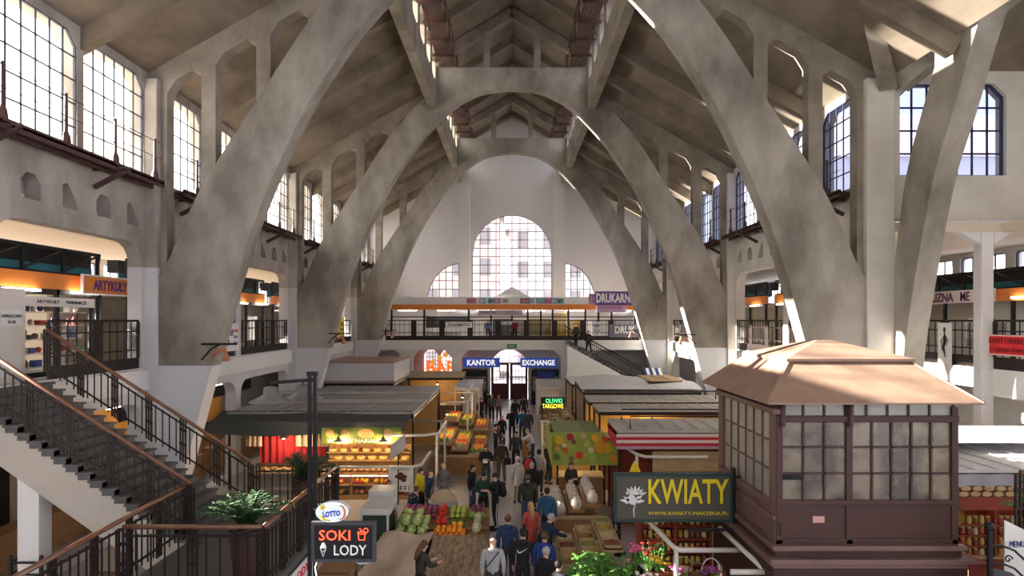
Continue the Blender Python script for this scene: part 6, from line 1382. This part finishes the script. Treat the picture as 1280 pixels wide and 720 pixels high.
for (x0, y0, y1, nm, kk) in ((1.45, 29.2, 33.4, 'open salad counter', 0), (1.5, 35, 39, 'open dried fruit counter', 3)):
    for s in range(3):
        for q in range(7):
            y = y0 + (y1-y0)*(q+.5)/7; tray(x0+1.75*(s+.5)/3, y, .9+.2*s, .5, .52, (NUT + [mat('salad_green', (.3, .42, .1), .6, .8, 20, (.5, .5, .2)), mat('salad_pink', (.6, .25, .25), .6, .8, 20, (.7, .5, .4)), mat('cream_cheese', (.75, .68, .55), .6)])[(s*5+q*2+kk) % 9], 'tray of food on the %s right of the aisle' % nm, 'trays on the %s' % nm)
# flowers
PETC = [mat('petal_%d' % i, c, .5) for i, c in enumerate([(.62, .12, .32), (.75, .6, .62), (.8, .55, .05), (.6, .05, .05), (.4, .1, .4), (.75, .3, .15)])]
def bouquet(x, y, z, i, label, group=None, h=.45, r=.2, n=14, pot=True):
    t = E('flower_bunch', label, 'flowers', (x, y, z), group=group); rr = random.Random(int(x*97+y*31))
    if pot: b = MB(); b.lathe([(.07, 0), (.1, .2), (.09, .2)], (x, y, z), 9); b.build('bucket', GREYM if i % 2 else REDP, t)
    s = MB(); f = MB(); l = MB()
    for k in range(n):
        a = rr.uniform(0, 6.28); q = rr.uniform(.1, 1)*r; tip = Vector((x+math.cos(a)*q, y+math.sin(a)*q, z+h*rr.uniform(.75, 1.1))); s.tube([(x, y, z+.1), tuple(tip)], .006, 4)
        f.lathe([(.008, -.02), (.035, .0), (.05, .02), (.03, .035), (.012, .03)], tuple(tip), 7)
        d = Vector((math.cos(a+1), math.sin(a+1), .3)); leafmesh(l, Vector((x, y, z+h*.45)) + (tip-Vector((x, y, z+h*.5)))*.5, d, .16, .035)
    s.build('stems', LEAF2, t); f.build('blossoms', PETC[i % 6], t); l.build('leaves', LEAF2, t)
for i, (x, y, z, h, lab) in enumerate(((2.55, 14.0, .8, .95, 'tall pink flowers behind the leafy plants'), (2.75, 13.65, .8, .5, 'pale flowers at the edge of the flower table'), (3.0, 13.75, 1.15, .45, 'yellow flowers beside the wicker baskets'), (2.9, 14.3, .8, .9, 'red flowers with long stems under the KWIATY sign'), (3.15, 14.45, .8, 1.1, 'orange-pink lilies under the right part of the KWIATY sign'), (3.35, 13.6, 1.15, .35, 'pink flowers before the front wicker basket'), (4.0, 13.6, 1.15, .3, 'purple flowers at the right of the baskets'))):
    bouquet(x, y, z, (0, 1, 2, 3, 5, 0, 4)[i], 'bunch of ' + lab, h=h, r=.22)
for i, (x, y, n, lab) in enumerate(((1.5, 13.75, 60, 'big leafy green plant at the left end of the flower table'), (1.9, 14.2, 60, 'leafy green plant behind the left end of the flower table'), (2.25, 13.75, 50, 'bushy green plant in the middle of the flower table'), (1.6, 14.4, 40, 'leafy green plant at the aisle corner of the flower table'))):
    t = E('potted_plant', lab, 'plant', (x, y, .804)); b = MB(); b.lathe([(.11, 0), (.15, .2), (.13, .2)], (x, y, .804), 10); b.build('pot', REDP, t); l = MB(); s = MB(); rr = random.Random(i+3)
    for k in range(n):
        a = rr.uniform(0, 6.28); e = rr.uniform(.1, 1.4); q = rr.uniform(.25, .6); tip = Vector((x+math.cos(a)*math.cos(e)*q*.75, y+math.sin(a)*math.cos(e)*q*.75, 1.0+math.sin(e)*q)); s.tube([(x, y, .98), tuple(tip)], .005, 3)
        for _ in range(3): leafmesh(l, tip, (rr.uniform(-1, 1), rr.uniform(-1, 1), rr.uniform(-.2, .5)), rr.uniform(.12, .2), .055, 1.0)
    s.build('stems', LEAF2, t); l.build('foliage', LEAF2, t)
WICK = mat('pale_wicker', (.52, .42, .29), .7, .6, 30, (.3, .2, .1)); WICKD = mat('brown_wicker', (.22, .13, .07), .7, .6, 30, (.1, .05, .03))
for x, y, z, m, lab in ((3.55, 13.95, 1.15, WICK, 'pale wicker basket on the flower stall, back one'), (3.75, 13.6, 1.15, WICKD, 'brown wicker basket in the middle of the flower stall'), (4.1, 13.85, 1.15, WICK, 'white-handled wicker basket beside the kiosk plinth')):
    t = E('wicker_basket', lab, 'basket', (x, y, z)); b = MB(); b.lathe([(.13, 0), (.19, .17), (.2, .18), (.19, .19), (.12, .03)], (x, y, z), 16); b.build('body', m, t)
    b = MB(); b.tube([(x+.19*math.cos(a), y, z+.17+.27*math.sin(a)) for a in [i*PI/12 for i in range(13)]], .012, 6); b.build('handle', SIGNW if 'white' in lab else m, t)
for i in range(8): bouquet(3.7+.5*i, 41.0, 1.0, i, 'bunch of cut flowers on the stall near the far staircase', 'flower bunches near the far staircase', h=.6, r=.25, n=8)
for i in range(6): bouquet(1.75+.25*i, 33.6+.0*i, .0, 2 if i % 2 else 1, 'bunch of yellow or white flowers in a floor bucket behind the open salad counter', 'flower buckets behind the open salad counter', h=1.3, r=.3, n=14)
# ------------------------------------------------------------ people
def skin_obj(name, verts, edges, m, parent, sub=1, root=0):
    me = bpy.data.meshes.new(name); me.from_pydata([v[0] for v in verts], edges, [])
    o = bpy.data.objects.new(name, me); COL.objects.link(o); me.materials.append(m)
    sk = o.modifiers.new('body', 'SKIN'); sk.use_smooth_shade = True; sk.branch_smoothing = .3
    if not me.skin_vertices: 
        bm = bmesh.new(); bm.from_mesh(me); bm.verts.layers.skin.verify(); bm.to_mesh(me); bm.free()
    sv = me.skin_vertices[0].data
    for i, v in enumerate(verts):
        r = v[1]; sv[i].radius = r if isinstance(r, tuple) else (r, r); sv[i].use_root = (i == root)
    sb = o.modifiers.new('soft', 'SUBSURF'); sb.levels = sub; sb.render_levels = sub
    o.parent = parent
    return o
SKIN = mat('skin', (.60, .36, .26), .5); EYE_M = mat('eye', (.03, .02, .02), .3)
HAIRM = {k: mat('hair_' + k, c, .6, .4, 25) for k, c in {'dark': (.03, .02, .015), 'brown': (.12, .06, .03), 'blond': (.50, .33, .15), 'grey': (.42, .40, .38), 'auburn': (.28, .10, .04)}.items()}
CLOTH = {}
def cloth(c): 
    k = 'cloth_%02x%02x%02x' % tuple(int(x*255) for x in c); return mat(k, c, .85, .35, 7, bump=.6)
def person(x, y, rz, label, coat, legs, hair='dark', h=1.72, pose='stand', long_hair=False, hem=.86, hat=None, bald=False, lean=0.0, head_yaw=0.0, nod=.0, arms=('down', 'down'), z=0.0, female=False, face=False, shoes=(.03, .025, .025), scarf=None, wide=1.0, stripe=None, emblem=False, turn=0):
    s = h/1.72
    t = E('person', label, 'person', (x, y, z), rz)
    t.scale = (s, s, s)
    def up(p, l=lean):       # the upper body leans forward (towards -y) about the hips
        p = Vector(p); d = p - Vector((0, 0, .93)); c, sn = math.cos(l), math.sin(l)
        return Vector((p.x, d.y*c - d.z*sn, .93 + d.z*c + d.y*sn))
    sh = (.185 if not female else .165)*wide
    hip = .095
    st = {'walk': .24, 'stand': .03, 'sit': 0}.get(pose, .03)
    # joints
    J = {}
    J['pelvis'] = Vector((0, 0, .93)); J['waist'] = up((0, 0, 1.08)); J['chest'] = up((0, .01, 1.28)); J['nb'] = up((0, .015, 1.44)); J['neck'] = up((0, .0, 1.51))
    hd = up((0, -.02, 1.60), lean + 0) ; J['head'] = hd
    ydir = Vector((0, -1, 0)); yaw = Matrix.Rotation(head_yaw, 3, 'Z'); tl = lean*.6 + nod
    fwd = yaw @ Vector((0, -math.cos(tl), -math.sin(tl))); upv = (yaw @ Vector((0, -math.sin(tl), math.cos(tl)))); side = fwd.cross(upv)
    J['chin'] = hd - upv*.065 + fwd*.02; J['crown'] = hd + upv*.075 - fwd*.005
    for sg, nm in ((-1, 'l'), (1, 'r')):
        S = up((sg*sh, .01, 1.40)); mode = arms[0 if sg < 0 else 1]
        if mode == 'down': E_ = S + Vector((sg*.05, .03, -.28)); W = E_ + Vector((sg*.0, -.05, -.25))
        elif mode == 'fwd': E_ = S + Vector((sg*.04, -.10, -.25)); W = E_ + Vector((-sg*.05, -.22, .02))
        elif mode == 'reach': E_ = S + Vector((sg*.02, -.2, -.18)); W = E_ + Vector((-sg*.02, -.23, -.08))
        elif mode == 'hold': E_ = S + Vector((sg*.05, -.02, -.27)); W = E_ + Vector((-sg*.14, -.19, .05))
        elif mode == 'pocket': E_ = S + Vector((sg*.09, .06, -.27)); W = E_ + Vector((-sg*.07, -.1, -.2))
        elif mode == 'swing': E_ = S + Vector((sg*.05, .10, -.26)); W = E_ + Vector((0, -.02, -.25))
        elif mode == 'up': E_ = S + Vector((sg*.05, -.1, -.24)); W = E_ + Vector((-sg*.08, -.12, .22))
        J['s'+nm], J['e'+nm], J['w'+nm] = S, E_, W
        hx = sg*hip
        if pose == 'sit':
            J['h'+nm] = Vector((hx, 0, .9)); J['k'+nm] = Vector((hx*1.2, -.42, .88)); J['a'+nm] = Vector((hx*1.2, -.44, .46)); J['t'+nm] = Vector((hx*1.2, -.58, .42))
        else:
            off = -sg*st; J['h'+nm] = Vector((hx, 0, .88)); J['k'+nm] = Vector((hx*1.05, off*.5-.02, .49)); J['a'+nm] = Vector((hx*1.1, off+.03, .09)); J['t'+nm] = Vector((hx*1.25, off-.14, .035))
    V = []; Eg = []
    def v(p, r): V.append((tuple(p), r)); return len(V)-1
    def e(a, b_): Eg.append((a, b_)); return b_
    p = v(J['pelvis'], (.14, .105)); wv = e(p, v(J['waist'], (.125, .095))); cv = e(wv, v(J['chest'], (.15, .11))); nb = e(cv, v(J['nb'], (.075, .065))); nk = e(nb, v(J['neck'], .052))
    ch = e(nk, v(J['chin'], (.062, .07))); h0 = e(ch, v(hd, (.074, .088))); h1 = e(h0, v(J['crown'], (.058, .07)))
    e(h0, v(hd + fwd*.10 - upv*.012, .012))
    for sg in (-1, 1): e(h0, v(hd + side*sg*.085 - fwd*.0, .014))
    for sg, nm in ((-1, 'l'), (1, 'r')):
        a = e(cv, v(J['s'+nm], .055)); a = e(a, v(J['e'+nm], .04)); a = e(a, v(J['w'+nm], .027))
        d = (J['w'+nm]-J['e'+nm]).normalized(); fw = Vector((0, -1, 0)); ac = d.cross(Vector((sg, 0, 0))).normalized()
        pm = e(a, v(J['w'+nm] + d*.065, (.036, .018)))
        for f in range(4):
            o_ = ac*(f-1.5)*.019; L_ = (.062, .075, .07, .055)[f]; q = e(pm, v(J['w'+nm] + d*.1 + o_, .0095)); e(q, v(J['w'+nm] + d*(.1+L_*.6) + o_ + Vector((-sg*.02, 0, 0)), .008))
        e(a, v(J['w'+nm] + d*.05 - ac*.045 + Vector((-sg*.015, 0, 0)), .0095))
        l = e(p, v(J['h'+nm], .085)); l = e(l, v(J['k'+nm], .056)); l = e(l, v(J['a'+nm], .04)); e(l, v(J['t'+nm], (.036, .028)))
    skin_obj('body', V, Eg, SKIN, t, 1)
    # trousers
    V = []; Eg = []
    p = v(J['pelvis'] + Vector((0, 0, .05)), (.155, .12)); e(p, v(J['waist'] + Vector((0, 0, .03)), (.142, .11)))
    for nm in 'lr':
        l = e(p, v(J['h'+nm] - Vector((0, 0, .03)), .098)); l = e(l, v(J['k'+nm], .072)); l = e(l, v(J['a'+nm] + Vector((0, 0, .02)), .058))
    skin_obj('trousers', V, Eg, cloth(legs), t, 1)
    if stripe:
        b = MB(); b.tube([J['hr'] + Vector((.1, 0, -.05)), J['kr'] + Vector((.075, 0, 0)), J['ar'] + Vector((.06, 0, .03))], .012, 5); b.build('trouser_stripe', SIGNW, t, world=False)
    # coat or jacket
    V = []; Eg = []; cm = cloth(coat)
    bot = Vector((0, 0, min(hem, .86)))
    if hem < .8:
        p = v(J['pelvis'], (.17*wide, .135)); k1 = e(p, v((0, -.01, (hem+.9)/2), (.185*wide, .16))); e(k1, v((0, -.01, hem), (.2*wide, .175)))
    else: p = v((0, -.005, hem-.05), (.168*wide, .135)); 
    wv = e(p, v(J['waist'], (.155*wide if not female else .14, .122))); cv = e(wv, v(J['chest'], (.19*wide, .15))); nb = e(cv, v(J['nb'] - Vector((0, 0, .0)), (.115, .105))); e(nb, v(J['nb'] + (J['neck']-J['nb'])*.6, (.082, .08)))
    for nm in 'lr':
        a = e(cv, v(J['s'+nm], .08)); a = e(a, v(J['e'+nm], .06)); e(a, v(J['w'+nm] - (J['w'+nm]-J['e'+nm])*.06, .046))
    skin_obj('jacket', V, Eg, cm, t, 1)
    # hood folded on the back, strap
    if not long_hair and (int(abs(x)*100) % 2 == 0 or 'strap' in label or emblem):
        c_ = J['nb'] + Vector((0, .085, .0)); b = MB(); b.ball(tuple(c_), (.115, .055, .075), 12, 7); b.build('hood', cm, t, smooth=True, world=False)
    if 'strap' in label:
        b = MB(); c_ = J['chest']; b.tube([(-.14, c_.y+.1, c_.z+.14), (0, c_.y+.158, c_.z-.02), (.15, c_.y+.13, c_.z-.2)], .012, 5); b.build('shoulder_strap', cloth((.02, .02, .02)), t, world=False)
    # hair / hat
    def ell(c, r, cut=None, n=14, mm=9):
        b = MB(); b.ball((0, 0, 0), r, n, mm); M3 = Matrix((side, -fwd, upv)).transposed(); b.v = [tuple(c + M3 @ Vector(q)) for q in b.v]; return b
    if hat: b = ell(hd + upv*.045 - fwd*.01, (.094, .106, .095)); b.build('hat', cloth(hat), t, smooth=True, world=False)
    if not bald:
        b = ell(hd + upv*.022 - fwd*.02, (.086, .094, .098)); b.build('hair', HAIRM[hair], t, smooth=True, world=False)
        if long_hair:
            b = MB(); b.tube([hd + upv*.05 - fwd*.045, hd - upv*.05 - fwd*.075, hd - upv*.2 - fwd*.11, hd - upv*.36 - fwd*.12], [.055, .07, .068, .03], 10); b.build('long_hair', HAIRM[hair], t, smooth=True, world=False)
    if face:
        b = MB()
        for sg in (-1, 1): c = hd + fwd*.083 + side*sg*.032 + upv*.012; b.ball(tuple(c), .011, 7, 5)
        b.build('eyes', EYE_M, t, world=False)
        b = MB(); c = hd + fwd*.083 - upv*.045; b.ball(tuple(c), (.022, .008, .006), 8, 4); b.build('mouth', mat('lips', (.4, .14, .12), .5), t, world=False)
    if scarf: b = MB(); b.tube([J['nb'] + Vector((.09*math.cos(a), .08*math.sin(a), .03)) for a in [i*PI/6 for i in range(13)]], .035, 7); b.build('scarf', cloth(scarf), t, smooth=True, world=False)
    # shoes
    for nm in 'lr':
        a, q = J['a'+nm], J['t'+nm]; b = MB(); hl = Vector((a.x, a.y+.05, q.z)); b.tube([hl + Vector((0, 0, .012)), Vector((a.x, a.y-.0, q.z+.02)), q + Vector((0, .0, .008)), q + Vector((0, -.06, -.002))], [.04, .052, .045, .02], 9); b.v = [(vx, vy, max(vz, q.z-.035)) for vx, vy, vz in b.v]; b.build('shoe', cloth(shoes), t, smooth=True, world=False)
    if emblem:
        c = J['chest']; b = MB(); b.tube([(.12 - .24*u, c.y+.155, c.z + zz) for u, zz in ((0, .03), (.1, -.02), (.25, -.045), (.45, -.025), (.7, .015), (1, .065))], [.002, .013, .017, .013, .008, .002], 5); b.build('swoosh_emblem', SIGNW, t, world=False)
    return t
def backpack(x, y, z, rz, m, label):
    t = E('backpack', label, 'backpack', (x, y, z), rz); b = MB(); b.lathe([(.1, 0), (.16, .03), (.17, .25), (.14, .4), (.05, .46)], (0, 0, 0), 12, 1, .6); b.build('pack', m, t, smooth=True, world=False); b = MB(); b.lathe([(.05, .02), (.11, .05), (.1, .2), (.03, .22)], (0, .08, 0), 10, 1, .5); b.build('front_pocket', m, t, smooth=True, world=False)
    b = MB(); b.tube([(-.1, -.08, .42), (-.12, -.12, .35), (-.12, -.1, .1)], .014, 5); b.build('strap', m, t, world=False)
    return t
BK = (.018, .018, .02); NV = (.02, .035, .09); DG = (.05, .05, .055); JE = (.05, .075, .15)
L_ = PI/2; A_ = PI
P = person
P(-2.02, 14.75, 2.2, 'woman with long brown hair and dark olive jacket beside the sackcloth', (.045, .042, .03), BK, 'brown', 1.66, long_hair=True, female=True, lean=.15, nod=.3, arms=('fwd', 'fwd'))
P(-.42, 14.8, A_, 'bald man in a pale grey jacket with a thin shoulder strap', (.42, .43, .44), DG, bald=True, h=1.74)
P(-.1, 16.4, A_-.2, 'man in a navy padded jacket ahead of the bald man', (.03, .06, .14), DG, 'brown', 1.76, nod=.1)
P(.24, 15.25, A_-.15, 'person in a black hooded jacket with a white swoosh on the back', BK, BK, 'dark', 1.74, emblem=True, lean=.2, hat=BK, nod=.2)
P(.5, 17.85, A_+.5, 'blond woman in a long coral-red coat', (.52, .09, .07), BK, 'blond', 1.68, long_hair=True, female=True, hem=.55, arms=('down', 'hold'))
P(1.0, 19.1, A_-.2, 'person in a petrol-blue jacket and black trousers by the bag stand', (.03, .11, .22), BK, 'dark', 1.75)
P(.48, 20.45, A_+.1, 'tall man in a dark olive jacket and blue jeans', (.045, .045, .032), JE, 'brown', 1.82, wide=1.1)
P(-.9, 21.1, .25, 'boy in a dark green jacket looking down at his hands', (.02, .06, .045), BK, 'dark', 1.74, nod=.5, arms=('hold', 'hold'), face=True)
P(-.52, 20.85, -1.2, 'young man in black with a backpack and white-striped trousers', BK, BK, 'dark', 1.76, nod=.5, arms=('hold', 'hold'), stripe=True)
backpack(-.3, 20.95, 1.0, -1.2, cloth((.03, .032, .035)), 'black backpack on the back of the young man in striped trousers')
P(-1.32, 22.3, 1.3, 'slim person in black with jeans at the corner of the fruit stand', BK, JE, 'dark', 1.72)
P(-1.0, 25.7, .1, 'man in black holding something white before his chest', BK, DG, 'brown', 1.74, arms=('hold', 'hold'), nod=.3, face=True)
b = MB(); b.box(-1.1, 25.42, 1.08, -.92, 25.46, 1.2); tag(b.build('paper_cup', SIGNW, bevel=.01), 'white packet held by the man in black in the aisle', 'packet')
P(-.42, 26.8, A_+.1, 'person in a dark brown jacket with a shoulder bag walking away', (.06, .04, .028), (.1, .07, .05), 'brown', 1.74, pose='walk')
P(.2, 23.85, A_, 'person in a white plaid coat and white hat', (.62, .58, .52), (.4, .38, .36), 'grey', 1.66, hat=(.7, .66, .6), hem=.6, female=True)
P(.68, 22.9, A_, 'white-haired person in a dark jacket', BK, BK, 'grey', 1.66)
P(.62, 24.7, A_+.3, 'person in navy with a red rucksack in the queue', NV, DG, 'brown', 1.7); backpack(.6, 24.45, 1.0, A_+.3, cloth((.5, .05, .03)), 'red rucksack on the person in navy in the queue')
P(1.0, 24.9, A_-.3, 'person in a navy knit hat and pale coat before the painted panel', (.5, .42, .4), DG, 'dark', 1.7, hat=NV)
P(1.42, 26.6, A_-.6, 'broad person in a black hooded coat bending over the stall', BK, BK, 'dark', 1.68, lean=.5, wide=1.5, hat=BK, arms=('reach', 'reach'))
P(.17, 28.7, .1, 'man in a dark jacket facing the camera in mid-aisle', (.03, .035, .045), BK, 'dark', 1.76, face=True)
P(.56, 27.0, 2.0, 'woman with auburn hair and tan coat beside the white plaid coat', (.22, .10, .045), BK, 'auburn', 1.66, long_hair=True, female=True)
P(0, 35.9, A_, 'broad man in a black jacket far up the aisle', BK, BK, 'dark', 1.8, wide=1.2, pose='walk', arms=('swing', 'fwd'))
P(.55, 36.4, A_, 'person in a bright blue jacket far up the aisle', (.02, .17, .32), DG, 'brown', 1.7)
P(.85, 35.6, A_+.4, 'person in dark grey with ginger hair far up the aisle', (.06, .055, .06), JE, 'auburn', 1.78)
P(-1.3, 43, .0, 'man in a grey jacket far up the aisle facing the camera', (.10, .10, .10), BK, 'grey', 1.76, pose='walk')
P(-.85, 43.3, .1, 'woman in a pinkish coat walking far up the aisle', (.35, .22, .22), DG, 'blond', 1.68, female=True, pose='walk')
P(-1.95, 41.5, .8, 'person with a red scarf near the far left stalls', BK, BK, 'dark', 1.7, scarf=(.6, .05, .05))
P(-1.6, 44.8, .2, 'person in black by the far left stalls', BK, BK, 'dark', 1.74)
P(-.5, 34.2, .3, 'woman with blond hair and a red top under a black coat', BK, BK, 'blond', 1.66, long_hair=True, female=True, scarf=(.5, .05, .06))
P(-.75, 31.0, 1.4, 'dark-coated person shopping at the fruit stand', (.035, .03, .03), BK, 'dark', 1.72, arms=('reach', 'fwd'))
P(.2, 40.6, A_, 'person in black before the entrance doors', BK, BK, 'dark', 1.74, pose='walk')
P(.75, 42.5, A_+.2, 'second person in dark clothes before the entrance doors, at the right', DG, BK, 'brown', 1.72)
P(2.1, 32.6, -.6, 'vendor with dark hair behind the open salad counter', (.5, .45, .4), DG, 'dark', 1.68, face=True)
P(2.75, 32.9, .2, 'vendor in black at the back of the open salad counter', BK, BK, 'dark', 1.74, face=True)
P(.95, 30.4, -1.6, 'person in white leaning over the salad counter', (.6, .58, .56), DG, 'blond', 1.64, lean=.4, arms=('reach', 'reach'), female=True)
P(2.9, 18.6, 1.2, 'vendor in a black puffer jacket beside the painted panel', (.03, .03, .035), BK, 'brown', 1.74, arms=('down', 'fwd'))
P(1.98, 22.5, .6, 'man in a dark coat behind the stand of white bags', (.035, .03, .03), BK, 'brown', 1.76, face=True, arms=('hold', 'down'))
P(.78, 16.6, 2.0, 'grey-haired man in a navy jacket leaning to the nut stand', NV, DG, 'grey', 1.74, lean=.3, arms=('reach', 'reach'), nod=.2)
P(.72, 14.3, A_-.6, 'grey-haired person in black at the lower edge of the aisle', BK, BK, 'grey', 1.68, nod=.4)
P(.72, 15.15, A_-.3, 'brown-haired person in a royal blue jacket at the lower edge of the aisle', (.02, .05, .22), DG, 'brown', 1.72, lean=.1, nod=.3)
P(.95, 13.7, A_-.8, 'dark-haired person half hidden by the leafy plants', BK, BK, 'dark', 1.62)
P(2.8, 14.85+.4, .5, 'person in black bending over the flower buckets', BK, BK, 'dark', 1.7, lean=.55, nod=.3, arms=('reach', 'reach'))
P(-2.6, 21.3, 1.4, 'bald man in a navy coat at the deli counter', NV, BK, bald=True, h=1.76, hem=.7)
P(-2.98, 21.9, 1.2, 'person in a bright yellow jacket at the deli counter', (.72, .60, .02), BK, 'dark', 1.68)
P(-3.05, 19.9, 2.2, 'person in dark blue bending behind the glass cabinet', (.02, .04, .07), BK, 'brown', 1.6, lean=.4)
P(-3.75, 20.4, .8, 'vendor with brown hair at the left of the vegetable table', (.2, .14, .1), DG, 'brown', 1.66, female=True, long_hair=True, face=True)
P(-2.3, 22.6, .3, 'blond person behind the popcorn trolley', (.16, .14, .13), DG, 'blond', 1.7, female=True)
P(4.6, 48.4, -.4, 'person in a dark jacket walking down the top of the far stairs', (.05, .05, .04), BK, 'brown', 1.72, z=4.55, pose='walk')
P(5.5, 48.3, .4, 'person in black with red hair going down the far stairs', BK, BK, 'auburn', 1.7, z=4.05, pose='walk')
P(-1.8, 50.4, .1, 'person in blue sitting behind the far gallery railing', (.1, .17, .28), DG, 'dark', 1.6, z=4.95)
P(0.2, 50.5, .1, 'person in dark red behind the far gallery railing', (.3, .03, .05), BK, 'dark', 1.6, z=4.95)
P(17.1, 18.7, -1.5, 'person in a black coat inside the right gallery shop', BK, BK, 'dark', 1.72, z=4.95)
# bags carried
def hand_bag(x, y, z, m, label):
    t = E('handbag', label, 'bag', (x, y, z)); b = MB(); b.lathe([(.13, 0), (.16, .03), (.15, .2), (.1, .26)], (x, y, z), 10, 1, .5); b.build('bag_body', m, t, smooth=True); b = MB(); b.tube([(x-.1, y, z+.24), (x-.06, y, z+.42), (x+.06, y, z+.42), (x+.1, y, z+.24)], .01, 5); b.build('bag_handle', m, t)
hand_bag(.82, 17.75, .62, cloth(BK), 'black handbag hanging from the arm of the woman in the coral coat'); hand_bag(-.18, 26.75, .75, cloth(BK), 'black shoulder bag of the person in dark brown walking away')
